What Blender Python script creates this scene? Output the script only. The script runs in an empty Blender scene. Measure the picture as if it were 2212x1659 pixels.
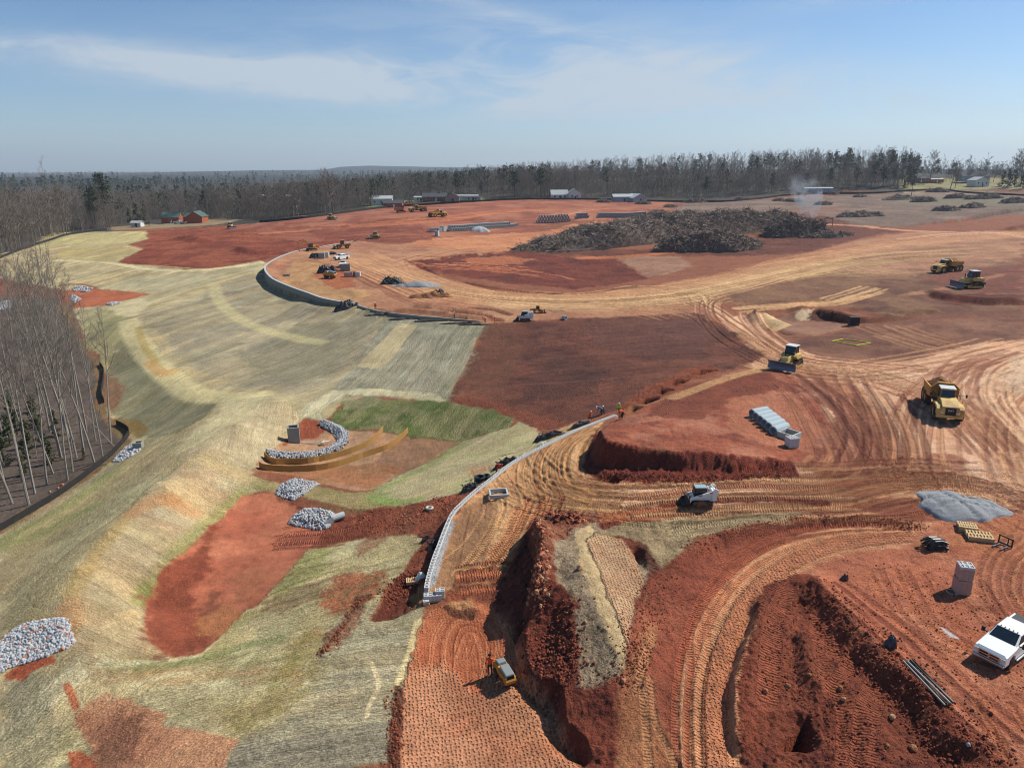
import bpy, bmesh, math, random
import numpy as np
from mathutils import Vector, Matrix, Euler
R = math.radians
SC = bpy.context.scene
COL = SC.collection
# ------------------------------------------------------------------ camera
CAM_Z = 40.0
FPX = 1534.0; CX = 1106.0; CY = 829.5            # pinhole of the photograph, in its 2212 x 1659 view
PITCH = R(16.85)
cam_d = bpy.data.cameras.new("camera"); cam = bpy.data.objects.new("camera", cam_d); COL.objects.link(cam)
cam.location = (0, 0, CAM_Z); cam.rotation_euler = (R(90) - PITCH, R(0.15), 0)
cam_d.sensor_fit = 'HORIZONTAL'; cam_d.sensor_width = 36; cam_d.lens = 36 * FPX / 2212
cam_d.clip_start = 0.5; cam_d.clip_end = 60000
SC.camera = cam
# ------------------------------------------------------------------ sun, sky, exposure
SUN_EL = 46.0; SUN_AZ = 66.0                       # azimuth clockwise from +Y
sd = bpy.data.lights.new("sun", 'SUN'); so = bpy.data.objects.new("sun", sd); COL.objects.link(so)
sd.energy = 4.1; sd.angle = R(0.53); sd.color = (1.0, 0.94, 0.85)
dirv = Vector((math.sin(R(SUN_AZ)) * math.cos(R(SUN_EL)), math.cos(R(SUN_AZ)) * math.cos(R(SUN_EL)), math.sin(R(SUN_EL))))
so.rotation_euler = dirv.to_track_quat('Z', 'Y').to_euler(); so.location = (100, 50, 200)
W = bpy.data.worlds.new("World"); SC.world = W; W.use_nodes = True
nt = W.node_tree; nt.nodes.clear()
def wn(t, **k):
    n = nt.nodes.new(t)
    for a, b in k.items(): setattr(n, a, b)
    return n
out = wn('ShaderNodeOutputWorld'); bg = wn('ShaderNodeBackground'); bg.inputs[1].default_value = 0.078
sky = wn('ShaderNodeTexSky', sky_type='NISHITA', sun_disc=False, sun_elevation=R(SUN_EL), sun_rotation=R(SUN_AZ), altitude=250, air_density=0.9, dust_density=0.6, ozone_density=1.6)
tc = wn('ShaderNodeTexCoord'); sep = wn('ShaderNodeSeparateXYZ'); nt.links.new(tc.outputs['Generated'], sep.inputs[0])
def wm(op, a, b=None, c=None):
    n = wn('ShaderNodeMath', operation=op)
    for i, v in enumerate((a, b, c)):
        if v is None: continue
        if isinstance(v, (int, float)): n.inputs[i].default_value = v
        else: nt.links.new(v, n.inputs[i])
    return n.outputs[0]
# thin cirrus: noise on a plane far overhead (direction / height)
zc = wm('MAXIMUM', sep.outputs[2], 0.02)
px = wm('DIVIDE', sep.outputs[0], wm('ADD', zc, 0.10)); py = wm('DIVIDE', sep.outputs[1], wm('ADD', zc, 0.10))
cmb = wn('ShaderNodeCombineXYZ'); nt.links.new(px, cmb.inputs[0]); nt.links.new(wm('MULTIPLY', py, 1.15), cmb.inputs[1])
def wnoise(scale, det, rough, dist=0.0, off=(0, 0, 0), sc=(1, 1, 1), rot=0):
    mp = wn('ShaderNodeMapping'); mp.inputs['Location'].default_value = off; mp.inputs['Scale'].default_value = sc; mp.inputs['Rotation'].default_value = (0, 0, rot)
    nt.links.new(cmb.outputs[0], mp.inputs[0])
    n = wn('ShaderNodeTexNoise'); n.inputs['Scale'].default_value = scale; n.inputs['Detail'].default_value = det
    n.inputs['Roughness'].default_value = rough; n.inputs['Distortion'].default_value = dist
    nt.links.new(mp.outputs[0], n.inputs['Vector']); return n.outputs[0]
def wramp(v, a, b):
    n = wn('ShaderNodeMapRange', interpolation_type='SMOOTHSTEP'); nt.links.new(v, n.inputs[0]); n.inputs[1].default_value = a; n.inputs[2].default_value = b
    return n.outputs[0]
yy_ = wm('MAXIMUM', sep.outputs[1], 0.05); u_ = wm('DIVIDE', sep.outputs[0], yy_); w_ = wm('DIVIDE', sep.outputs[2], yy_)   # bearing and height of the northern sky
def bank(cu, cw, ru, rw, slope, amp):              # a broad bank of thin cloud, in directions of the sky
    du = wm('SUBTRACT', u_, cu); dw = wm('SUBTRACT', wm('SUBTRACT', w_, cw), wm('MULTIPLY', du, slope))
    q = wm('ADD', wm('POWER', wm('ABSOLUTE', wm('DIVIDE', du, ru)), 2.0), wm('POWER', wm('ABSOLUTE', wm('DIVIDE', dw, rw)), 2.0))
    return wm('MULTIPLY', wm('EXPONENT', wm('MULTIPLY', q, -1.0)), amp)
cmb = wn('ShaderNodeCombineXYZ'); nt.links.new(u_, cmb.inputs[0]); nt.links.new(w_, cmb.inputs[1])
n_a = wnoise(2.2, 9, .62, .8, (1.3, 0, 0), (1.0, 5.0, 1), R(-12)); n_b = wnoise(7.0, 9, .68, 1.0, (5, 2, 0), (1.0, 4.0, 1), R(-16)); n_c = wnoise(1.2, 4, .5, .3, (2, 7, 0), (1, 3, 1))
bk_ = wm('ADD', wm('ADD', bank(.10, .125, .34, .048, -.06, 1.0), bank(-.42, .128, .34, .024, -.10, .9)), wm('ADD', bank(-.16, .106, .28, .020, -.07, .95), bank(-.02, .190, .18, .012, -.25, .35)))
bk_ = wm('ADD', bk_, wm('ADD', bank(.42, .205, .10, .012, .1, .35), bank(.25, .085, .5, .03, 0, .35)))
tex = wm('ADD', wm('MULTIPLY', wramp(n_a, .40, .62), .70), wm('MULTIPLY', wramp(n_b, .36, .66), .50))
den = wm('MULTIPLY', bk_, wm('ADD', .10, wm('MULTIPLY', tex, 1.0)))
den = wm('MINIMUM', wm('ADD', den, wm('MULTIPLY', wramp(n_c, .4, .8), .06)), 0.85)
front = wramp(sep.outputs[1], .05, .3); den = wm('MULTIPLY', den, front)
tz = wn('ShaderNodeMapRange'); nt.links.new(sep.outputs[2], tz.inputs[0]); tz.inputs[1].default_value = 0.01; tz.inputs[2].default_value = 0.26
tcol = wn('ShaderNodeMixRGB'); nt.links.new(tz.outputs[0], tcol.inputs[0]); tcol.inputs[1].default_value = (.84, .95, 1.09, 1); tcol.inputs[2].default_value = (.54, .79, .99, 1)
tsk = wn('ShaderNodeMixRGB', blend_type='MULTIPLY'); tsk.inputs[0].default_value = 1; nt.links.new(sky.outputs[0], tsk.inputs[1]); nt.links.new(tcol.outputs[0], tsk.inputs[2])
mx = wn('ShaderNodeMixRGB'); nt.links.new(den, mx.inputs[0]); nt.links.new(tsk.outputs[0], mx.inputs[1]); mx.inputs[2].default_value = (5.3, 5.95, 6.6, 1)
nt.links.new(mx.outputs[0], bg.inputs[0]); nt.links.new(bg.outputs[0], out.inputs[0])
SC.view_settings.view_transform = 'Standard'; SC.view_settings.look = 'None'; SC.view_settings.gamma = 1; SC.view_settings.exposure = 0.50
SC.cycles.use_denoising = True; SC.cycles.filter_width = 1.05
SC.cycles.max_bounces = 5; SC.cycles.diffuse_bounces = 2; SC.cycles.glossy_bounces = 2; SC.cycles.transparent_max_bounces = 8
SC.cycles.volume_bounces = 0; SC.cycles.volume_max_steps = 64
rnd = random.Random(7); NR = np.random.RandomState(11)
# ------------------------------------------------------------------ view geometry (to read places off the photograph)
SP, CP = math.sin(PITCH), math.cos(PITCH)
def ray(x, y):                                     # pixel -> azimuth, tan(depression)
    u = (x - CX) / FPX; v = (y - CY) / FPX
    dx, dy, dz = u, CP - v * SP, -SP - v * CP
    return math.atan2(dx, dy), -dz / math.hypot(dx, dy)
def at_z(x, y, z):                                 # place on the level z seen at this pixel
    az, t = ray(x, y); r = (CAM_Z - z) / t
    return (r * math.sin(az), r * math.cos(az), z)
def at_r(x, r):                                    # place at ground distance r in the azimuth of a far object
    az, _ = ray(x, 400); return (r * math.sin(az), r * math.cos(az))
# ------------------------------------------------------------------ numpy noise
def _hash(ix, iy, seed):
    h = (ix.astype(np.int64) * 374761393 + iy.astype(np.int64) * 668265263 + seed * 974634777) & 0xffffffff
    h = ((h ^ (h >> 13)) * 1274126177) & 0xffffffff
    return ((h ^ (h >> 16)) & 0xffff) / 65535.0
def vnoise(x, y, s, seed=0):                       # value noise, feature size s metres, -1..1
    X = x / s; Y = y / s; ix = np.floor(X); iy = np.floor(Y); fx = X - ix; fy = Y - iy
    fx = fx * fx * (3 - 2 * fx); fy = fy * fy * (3 - 2 * fy)
    a = _hash(ix, iy, seed); b = _hash(ix + 1, iy, seed); c = _hash(ix, iy + 1, seed); d = _hash(ix + 1, iy + 1, seed)
    return ((a * (1 - fx) + b * fx) * (1 - fy) + (c * (1 - fx) + d * fx) * fy) * 2 - 1
def fbm(x, y, s, n=4, seed=0, g=0.5):
    t = 0; a = 1.0; w = 0
    for i in range(n):
        t = t + a * vnoise(x * math.cos(i * .7) - y * math.sin(i * .7), x * math.sin(i * .7) + y * math.cos(i * .7), s, seed + i); w += a; a *= g; s /= 2.03
    return t / w
def sstep(a, b, x): t = np.clip((x - a) / (b - a), 0, 1); return t * t * (3 - 2 * t)
# ------------------------------------------------------------------ terrain heights: (pixel x, pixel y, level)
CTRL = """
0 1659 2.5;160 1659 3;250 1560 3.2;500 1620 4;700 1659 4.5;850 1640 4.6;0 1440 3.6;80 1400 4.0
142 1278 6.2;163 1220 6.4;233 1138 6.6;356 1035 6.9;440 962 7.1;520 910 7.1;600 860 6.6;142 1330 5.6
450 1120 2.5;590 1100 2.5;330 1310 2.3;400 1390 2.5;620 1160 2.6;590 1230 2.5;540 1300 2.6;480 1200 2.4;380 1320 2.3
700 1250 3.6;800 1300 4.4;900 1330 5.0;500 1480 3.8;300 1480 4.3;200 1400 4.9;100 1500 4.2;650 1400 4.2;780 1450 4.6;700 1550 4.5
860 1230 4.4;760 1200 3.3;860 1160 4.0
300 1180 5.2;220 1300 5.3;260 1400 4.2;430 1060 4.6;500 1000 5.0
0 1300 3.2;100 1180 3.0;200 1080 3.0;300 1020 4.0;0 1140 1.6;130 1040 1.2;235 985 1.2;280 940 1.2;0 1000 0.8;100 900 0.3;330 950 3.2
700 1000 2.8;850 1000 2.8;620 950 3.0;960 950 3.0;750 1045 2.8;640 910 3.6;590 1000 2.9;730 940 2.9;1000 952 3.1;930 995 3.0;860 1025 3.0
600 1045 3.8;560 1040 3.8;800 1078 3.9;720 1075 3.4;900 1090 4.6
744 868 4.4;850 862 4.8;960 868 5.3;1060 885 5.6;1110 905 5.9;700 890 4.4
980 1010 4.4;1100 980 5.8;1150 950 6.4;1220 925 7.0;1280 905 7.5;1000 1060 5.2;940 1120 4.9;930 1180 4.7;900 1250 4.5
960 1270 5.1;1000 1180 6.0;980 1230 5.5;1020 1120 6.4;1060 1060 6.9;1130 1000 7.3;1220 950 7.8;1310 910 8.2
1050 1200 6.0;1100 1110 7.2;1250 1080 8.1;1180 1030 7.7;1000 1290 4.9;1060 1270 5.0;1090 1230 5.6
940 1340 4.7;1060 1320 4.6;890 1500 4.4;1040 1450 4.3;1150 1600 4.2;1000 1600 4.2;1060 1380 4.3
1300 1065 8.5;1500 1085 8.9;1700 1065 9.1;1900 1060 9.2;2100 1040 9.3;2200 1150 8.7;2100 1150 8.6;1900 1110 8.7;1250 1120 8.1
2000 1250 8.3;2100 1400 8.1;2200 1600 8.0;1950 1330 8.2;2212 1400 8.1;2150 1640 8.0;1850 1280 8.2;2050 1480 8.1
1600 1150 8.2;1450 1180 7.9;1650 1200 7.6;1800 1170 8.1;1560 1280 7.1;1480 1450 6.6;1420 1600 6.2;1550 1620 6.2;1540 1450 6.5;1350 1500 6.4;1340 1620 6.1;1270 1540 6.0
1250 1200 8.3;1200 1300 7.8;1300 1300 8.0;1240 1450 7.0;1330 1400 7.2
1330 930 10.8;1450 960 10.9;1600 985 10.6;1720 990 10.2;1400 900 9.6;1500 900 10.0;1660 930 10.3;1800 960 9.8;1850 1000 9.5;1700 880 10.0;1560 860 9.6;1440 850 9.2
1360 880 8.6;1450 820 8.9;1600 800 9.4;1750 840 9.7;1900 850 9.9;2100 900 10;2200 800 10.2;2050 960 9.6;2212 950 9.6;2000 780 10.2
1050 702 8.3;1110 697 8.4;1300 688 8.9;1500 678 9.4;970 868 5.6;1130 895 6.1;1300 880 7.6;1250 780 7.5;1120 790 6.8;1400 750 8.6;1550 760 9.3;1180 850 6.4
1600 720 9.6;1700 780 9.7;1640 690 8.2;1700 700 7.4;1760 680 8.2;1840 690 9.6;1900 720 10;2050 700 10.4;2180 700 10.6;1850 760 9.9
560 625 6.4;640 655 6.1;740 676 7.0;560 600 6.8;545 580 7.4;800 690 7.4;620 690 5.6;600 750 4.6;500 800 4.1;700 800 4.6;850 780 5.6;480 690 5.6;900 715 7.4;1000 715 7.9;1010 790 6.3
480 872 5.4;560 850 5.2;300 880 0.8;240 800 0.3;420 900 3.0;200 720 2.2;275 690 4.6;300 740 4.4;345 795 4.4;405 835 4.8;460 620 6.4;400 700 5.4;300 640 4.0;230 640 3.2;180 640 3.0;240 655 3.2
100 600 4;300 578 6.8;180 560 6.6;100 525 8;0 560 6;150 505 9;300 497 9.6;400 580 7.4;500 575 7.8;0 620 3;80 700 1
640 540 8.8;585 575 8.8;600 600 8.8;680 640 8.8;760 660 8.7;820 620 8.9;700 560 9.0;700 600 8.9;900 650 8.9;900 590 9.1;1000 640 9.1;1000 560 9.4
400 550 8.0;500 540 8.6;560 520 9;350 510 9.2;420 500 9.5;520 492 10;640 500 11;700 500 11.6;800 505 11.4
600 478 15;700 468 15.5;805 455 16.2;930 445 17;870 475 15.6;945 468 16.2;1000 450 17.4;1108 437 18.6;1300 438 17.8;1420 440 17.2;1100 465 15.5;1250 470 14.6
1000 500 11;1080 490 11.3;1200 480 12;1350 470 13.4;1460 480 13;900 520 10;850 540 9.4;1000 530 9.8;1150 530 9.6
1180 600 7.3;1300 605 6.9;1370 600 6.8;1080 590 8.2;1250 570 7.4;1420 580 8.2;1330 560 8.2
1200 640 9.2;1400 640 9.5;1560 620 9.9;1700 590 10.4;1850 550 11.4;1900 530 12;2000 520 12.6;2100 515 13;2212 510 13.6;1480 565 9.2;1600 560 9.4
1100 545 9.4;1250 545 9.3;1400 540 9.8;1550 545 9.8;1650 530 10.6;1750 520 11.2;1850 500 12.4;1600 500 12;1400 490 12.6;1700 480 13.6
2000 600 11;2060 580 11.3;2200 620 11.4;2100 635 11;1800 640 10.4;1700 655 10.1;1900 660 10.4;1950 560 11.5;1800 600 10.8
1500 455 16;1600 445 17;1700 438 18;1900 445 17.6;1800 425 19;1950 424 20;2050 440 18.4;2150 455 17.4;2212 470 16.6;2000 480 14.6;1900 480 14.6;2212 450 18
2000 412 23;2110 404 25.5;2212 410 25;2050 398 27;1600 428 19;1460 438 17.4;2160 420 21.6
2030 640 10.8;2120 660 10.3
"""
C_ = [tuple(float(v) for v in t.split()) for t in CTRL.replace("\n", ";").split(";") if t.strip()]
P3 = [at_z(*c) for c in C_]
P3 += [(0, 22, 5), (-30, 25, 3), (30, 25, 7.6), (0, -20, 6), (-60, 0, 2), (60, 0, 8), (-90, 60, 0.5), (-130, 110, -1), (-200, 150, -1), (-320, 200, 0), (-420, 330, 2), (-330, 420, 4),
       (80, 60, 9), (140, 110, 11), (220, 160, 13), (350, 250, 17), (480, 380, 24), (-500, 600, 2), (-250, 600, 6), (0, 640, 26), (150, 650, 34), (350, 680, 42), (560, 640, 38), (250, 620, 33), (-900, 900, 2), (0, 1100, 8), (900, 900, 30)]
PA = np.array(P3); PX, PY, PZ = PA[:, 0], PA[:, 1], PA[:, 2]
D_ = np.hypot(PX[:, None] - PX[None], PY[:, None] - PY[None])
n_ = len(PX); M_ = np.zeros((n_ + 3, n_ + 3)); M_[:n_, :n_] = D_ + np.eye(n_) * -1.2
M_[:n_, n_] = 1; M_[:n_, n_ + 1] = PX; M_[:n_, n_ + 2] = PY; M_[n_:, :n_] = M_[:n_, n_:].T
WT = np.linalg.solve(M_, np.concatenate([PZ, [0, 0, 0]]))
def base_h(x, y):
    o = np.full(x.shape, WT[n_]) + WT[n_ + 1] * x + WT[n_ + 2] * y
    for i in range(n_): o += WT[i] * np.sqrt((x - PX[i]) ** 2 + (y - PY[i]) ** 2)
    return o
# skyline far away (pixel x -> pixel y of the ridge)
RIDGE = np.array([(-900, 372), (0, 373), (150, 371), (300, 368), (430, 366), (560, 363.5), (700, 363), (735, 358), (800, 355.5), (880, 357), (960, 359), (1060, 360), (1300, 362), (2300, 366), (3300, 366)])
RAZ = np.array([ray(a, 370)[0] for a, b in RIDGE])
def far_h(x, y):
    r = np.hypot(x, y); az = np.arctan2(x, y)
    sk = np.interp(az, RAZ, RIDGE[:, 1]); top = CAM_Z + 5600 * (365 - sk) / FPX * 1.02 - 12
    z = 4 + 14 * fbm(x, y, 900, 3, 5) + 4 * fbm(x, y, 260, 3, 9)
    z = z + 14 * sstep(1800, 2900, r) * (0.5 + 0.5 * vnoise(x, y, 1500, 21)) * (1 - sstep(3000, 3700, r))
    k = sstep(4000, 5600, r) * (1 - sstep(5600, 8000, r) * 0.8)
    return z * (1 - k) + (top + 5 * fbm(x, y, 420, 3, 31)) * k
# polar-tessellated sheet (fine near, coarse far), in metres
th = list(np.arange(-47.5, 47.5001, 0.066)); th += list(np.arange(49.5, 311, 2.5))
TH = np.radians(np.array(th)); NT = len(TH); ND = int(round(95 / 0.066)) + 1
rs = [0.01, 6, 12, 17, 21, 24, 26, 28]
r_ = 29.5
while r_ < 12500:
    rs.append(r_)
    r_ += min(r_ * r_ / 24000, r_ * 0.0042) if r_ < 640 else r_ * 0.016
RS = np.array(rs); NRR = len(RS)
NH = int(np.searchsorted(RS, 660))                 # rows carrying site detail
X = RS[:, None] * np.sin(TH)[None]; Y = RS[:, None] * np.cos(TH)[None]
def coarse_eval(fn, si=4, sj=6):                   # smooth function on a thinned grid, then bilinear
    ii = np.unique(np.append(np.arange(0, NH, si), NH - 1)); jj = np.unique(np.append(np.arange(0, ND, sj), ND - 1))
    g = fn(X[np.ix_(ii, jj)], Y[np.ix_(ii, jj)])
    t = np.array([np.interp(np.arange(ND), jj, row) for row in g])
    idx = np.interp(np.arange(NH), ii, np.arange(len(ii))); i0 = np.minimum(idx.astype(int), len(ii) - 2); f = (idx - i0)[:, None]
    return t[i0] * (1 - f) + t[i0 + 1] * f
H = np.zeros((NRR, NT))
H[:NH, :ND] = coarse_eval(base_h)
H[:NH, ND:] = base_h(X[:NH, ND:], Y[:NH, ND:])
b2 = sstep(520, 900, RS)[NH:, None]
near_far = base_h(X[NH:NH + 60], Y[NH:NH + 60])
H[NH:] = far_h(X[NH:], Y[NH:])
k2 = sstep(RS[NH], RS[NH + 59], RS[NH:NH + 60])[:, None]
H[NH:NH + 60] = near_far * (1 - k2) + H[NH:NH + 60] * k2
# outside the photographed sector keep it calm
H[:, ND:] = np.clip(H[:, ND:], -4, 34)
H = np.clip(H, -6, 200)
# ---- helpers to shape and paint regions
RATIO = None
def refresh():
    global RATIO
    RATIO = (CAM_Z - H[4:, :ND]) / RS[4:, None]
refresh()
def hits(pts):                                     # pixels -> places on the ground that they show
    o = []
    for (x, y) in pts:
        az, t = ray(x, y); j = (math.degrees(az) + 47.5) / 0.066; j = min(max(j, 0), ND - 2); j0 = int(j); f = j - j0
        c = RATIO[:, j0] * (1 - f) + RATIO[:, j0 + 1] * f
        w = np.nonzero(c <= t)[0]; i = int(w[0]) if len(w) else len(c) - 1
        if i == 0: r = (CAM_Z - H[4, j0]) / t
        else:
            a, b = c[i - 1], c[i]; k = (a - t) / (a - b + 1e-12); k = min(max(k, 0), 1); r = RS[i + 3] * (1 - k) + RS[i + 4] * k
        z = CAM_Z - t * r
        o.append((r * math.sin(az), r * math.cos(az), z))
    return o
def G(x, y): return hits([(x, y)])[0]
def hz(x, y):                                      # ground level at a place
    r = math.hypot(x, y); az = math.degrees(math.atan2(x, y))
    i = np.searchsorted(RS, r) - 1; i = int(min(max(i, 0), NRR - 2)); fi = (r - RS[i]) / (RS[i + 1] - RS[i])
    if -47.5 <= az <= 47.4: j = (az + 47.5) / 0.066; j0 = int(j); fj = j - j0
    else: j0 = ND + int(min(max((az % 360 - 49.5) / 2.5, 0), NT - ND - 2)); fj = 0
    return float((H[i, j0] * (1 - fj) + H[i, j0 + 1] * fj) * (1 - fi) + (H[i + 1, j0] * (1 - fj) + H[i + 1, j0 + 1] * fj) * fi)
def smooth_line(p, n=6):
    p = [np.array(q, float) for q in p]
    if len(p) < 3: n = max(n, 8)
    q = [2 * p[0] - p[1]] + p + [2 * p[-1] - p[-2]]; o = []
    for i in range(1, len(q) - 2):
        a, b, c, d = q[i - 1:i + 3]
        for k in range(n):
            t = k / n
            o.append(.5 * ((2 * b) + (c - a) * t + (2 * a - 5 * b + 4 * c - d) * t * t + (3 * b - a - 3 * c + d) * t ** 3))
    o.append(p[-1]); return [tuple(v) for v in o]
def densify(p, step=40):
    o = []
    for a, b in zip(p, p[1:] + p[:1]):
        n = max(1, int(math.hypot(a[0] - b[0], a[1] - b[1]) / step))
        for k in range(n): o.append((a[0] + (b[0] - a[0]) * k / n, a[1] + (b[1] - a[1]) * k / n))
    return o
def block(pts, m):                                 # index window of the sheet around places
    a = np.array([(p[0], p[1]) for p in pts]); r = np.hypot(a[:, 0], a[:, 1]); az = np.degrees(np.arctan2(a[:, 0], a[:, 1]))
    r0, r1 = max(r.min() - m, 1), r.max() + m
    da = math.degrees(m / max(r0, 5))
    i0 = max(0, int(np.searchsorted(RS, r0)) - 1); i1 = min(NRR, int(np.searchsorted(RS, r1)) + 1)
    j0 = int(min(max((az.min() - da + 47.5) / 0.066, 0), ND)); j1 = int(min(max((az.max() + da + 47.5) / 0.066 + 1, 0), ND))
    return slice(i0, i1), slice(j0, j1)
def sdf(x, y, P):                                  # signed distance, inside positive
    d2 = np.full(x.shape, 1e18); ins = np.zeros(x.shape, bool)
    for (ax, ay), (bx, by) in zip(P, P[1:] + P[:1]):
        ex, ey = bx - ax, by - ay; wx, wy = x - ax, y - ay
        t = np.clip((wx * ex + wy * ey) / (ex * ex + ey * ey + 1e-9), 0, 1)
        d2 = np.minimum(d2, (wx - ex * t) ** 2 + (wy - ey * t) ** 2)
        c = (ay > y) != (by > y); ins ^= c & (x < (bx - ax) * (y - ay) / ((by - ay) if abs(by - ay) > 1e-9 else 1e-9) + ax)
    d = np.sqrt(d2); return np.where(ins, d, -d)
def line_uv(x, y, L, close=None):                  # distance across (signed) and along a line, nearest segment
    best = np.full(x.shape, 1e18); U = np.zeros(x.shape); V = np.zeros(x.shape); s = 0.0; T = np.zeros(x.shape)
    tot = sum(math.hypot(b[0] - a[0], b[1] - a[1]) for a, b in zip(L, L[1:])) + 1e-9
    for k, (a, b) in enumerate(zip(L, L[1:])):
        ex, ey = b[0] - a[0], b[1] - a[1]; ln = math.hypot(ex, ey) + 1e-9; wx, wy = x - a[0], y - a[1]
        tt = (wx * ex + wy * ey) / (ln * ln); t = np.clip(tt, 0, 1)
        d2 = (wx - ex * t) ** 2 + (wy - ey * t) ** 2; m = d2 < best
        best = np.where(m, d2, best); U = np.where(m, s + t * ln, U); V = np.where(m, (wx * ey - wy * ex) / ln, V); s += ln
    return np.sqrt(best), U, V, tot
def lvl(p, w=1.5, z=None, dz=None, wob=0.0, wobs=3.0):   # flatten / raise a polygon given as (px, py, level) places
    P = [at_z(*q)[:2] for q in p]; bi, bj = block(P, w + 2); x, y = X[bi, bj], Y[bi, bj]
    s = sdf(x, y, P)
    if wob: s = s + wob * fbm(x, y, wobs, 3, 77)
    k = sstep(-w * .5, w * .5, s)
    if z is not None: H[bi, bj] = H[bi, bj] * (1 - k) + z * k
    else: H[bi, bj] += dz * k
def ridge(p, w, flat=0.0, wob=0.0, n=6):           # p: (px, py, level at crest, added height)
    q = smooth_line([tuple(at_z(a, b, c)[:2]) + (d,) for a, b, c, d in p], n)
    L = [(a[0], a[1]) for a in q]; hs = [a[2] for a in q]; bi, bj = block(L, w + 1); x, y = X[bi, bj], Y[bi, bj]
    d, U, V, tot = line_uv(x, y, L); cum = np.concatenate([[0], np.cumsum([math.hypot(b[0] - a[0], b[1] - a[1]) for a, b in zip(L, L[1:])])])
    hh = np.interp(U, cum, hs)
    if wob: d = np.maximum(0, d + wob * fbm(x, y, 2.2, 3, 5)); hh = hh * (1 + 0.25 * fbm(x, y, 3.0, 2, 8))
    k = 1 - sstep(flat, w, d)
    H[bi, bj] += hh * k
# ------------------------------------------------------------------ cuts, banks, spoil heaps
def cut(p, inside, win=5.0, wout=5.0, sharp=0.8, wob=0.0, n=5):
    """p: (px, py, level above, level below) along the top edge; inside: a pixel on the high side"""
    q = smooth_line([tuple(at_z(a, b, c)[:2]) + (c, d) for a, b, c, d in p], n)
    L = [(a[0], a[1]) for a in q]; bi, bj = block(L, max(win, wout) + 1); x, y = X[bi, bj], Y[bi, bj]
    d, U, V, tot = line_uv(x, y, L)
    cum = np.concatenate([[0], np.cumsum([math.hypot(b[0] - a[0], b[1] - a[1]) for a, b in zip(L, L[1:])])])
    ix, iy, _ = at_z(inside[0], inside[1], p[0][2])
    _, _, v0, _ = line_uv(np.array([ix]), np.array([iy]), L); sg = 1 if v0[0] > 0 else -1
    s = d * np.sign(V) * sg
    ends = sstep(0, 2.5, U) * (1 - sstep(tot - 2.5, tot, U)) * np.where((U <= 0.01) | (U >= tot - 0.01), 0, 1)
    if wob: s = s + wob * fbm(x, y, 2.6, 3, 15)
    zi = np.interp(U, cum, [a[2] for a in q]); zo = np.interp(U, cum, [a[3] for a in q])
    h = H[bi, bj]
    hin = h * sstep(0, win, s) + zi * (1 - sstep(0, win, s)); ho = h * sstep(0, wout, -s) + zo * (1 - sstep(0, wout, -s))
    k = sstep(-sharp, 0, s); hn = ho * (1 - k) + hin * k
    H[bi, bj] = h * (1 - ends) + hn * ends
FAR_WALL = [(765.9, 520.7, 9.3, 9.1), (687, 534.5, 9.2, 9.0), (647, 540.7, 9.2, 8.9), (609, 553, 9.2, 8.0), (581.8, 567, 9.2, 6.9), (572, 577, 9.2, 6.4), (575.5, 589.6, 9.2, 6.3),
            (591.8, 604.6, 9.2, 6.6), (629, 621, 9.2, 6.9), (667, 634.6, 9.1, 7.3), (694.5, 644.7, 9.0, 7.6), (729.6, 652, 8.9, 8.0), (764.6, 657, 8.8, 8.3)]
cut(FAR_WALL, (700, 590), 5, 6, 0.5)
LOW_WALL = [(772, 660, 8.7, 8.35), (815, 672, 8.6, 8.2), (887, 681.5, 8.5, 8.1), (960, 688, 8.45, 8.1), (1037, 695, 8.4, 8.05)]
cut(LOW_WALL, (900, 660), 4, 3, 0.4)
NEAR_WALL = [(918.7, 1274, 5.3, 4.5), (922.5, 1253, 5.45, 4.5), (935, 1210, 5.75, 4.75), (947.5, 1178, 5.95, 4.95), (960, 1145, 6.15, 5.15), (975, 1112.6, 6.4, 5.4), (995, 1090, 6.6, 5.6), (1022.7, 1065, 6.8, 5.9),
             (1055, 1040, 7.05, 6.2), (1108, 1000, 7.4, 6.7), (1171, 967, 7.75, 7.15), (1248.7, 929.6, 8.1, 7.6), (1331.3, 898, 8.4, 8.0)]
cut(NEAR_WALL, (1060, 1120), 3, 2.5, 0.4)
CLIFF = [(1296, 915, 11.3, 8.2), (1301, 935, 11.5, 8.2), (1310, 950, 11.5, 8.3), (1330, 958, 11.4, 8.4), (1384, 964.6, 11.3, 8.6), (1459, 974.6, 11.1, 8.8), (1534, 977, 11.0, 9.0), (1584, 984.7, 10.8, 9.1), (1662, 987, 10.5, 9.1), (1712, 998, 10.2, 9.2)]
cut(CLIFF, (1500, 930), 7, 4, 1.5, 0.35)
lvl([(1255, 985, 8.1), (1290, 1030, 8.4), (1350, 1040, 8.5), (1330, 1050, 8.5), (1240, 1035, 8.2)], 1.0, z=8.3)
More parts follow.
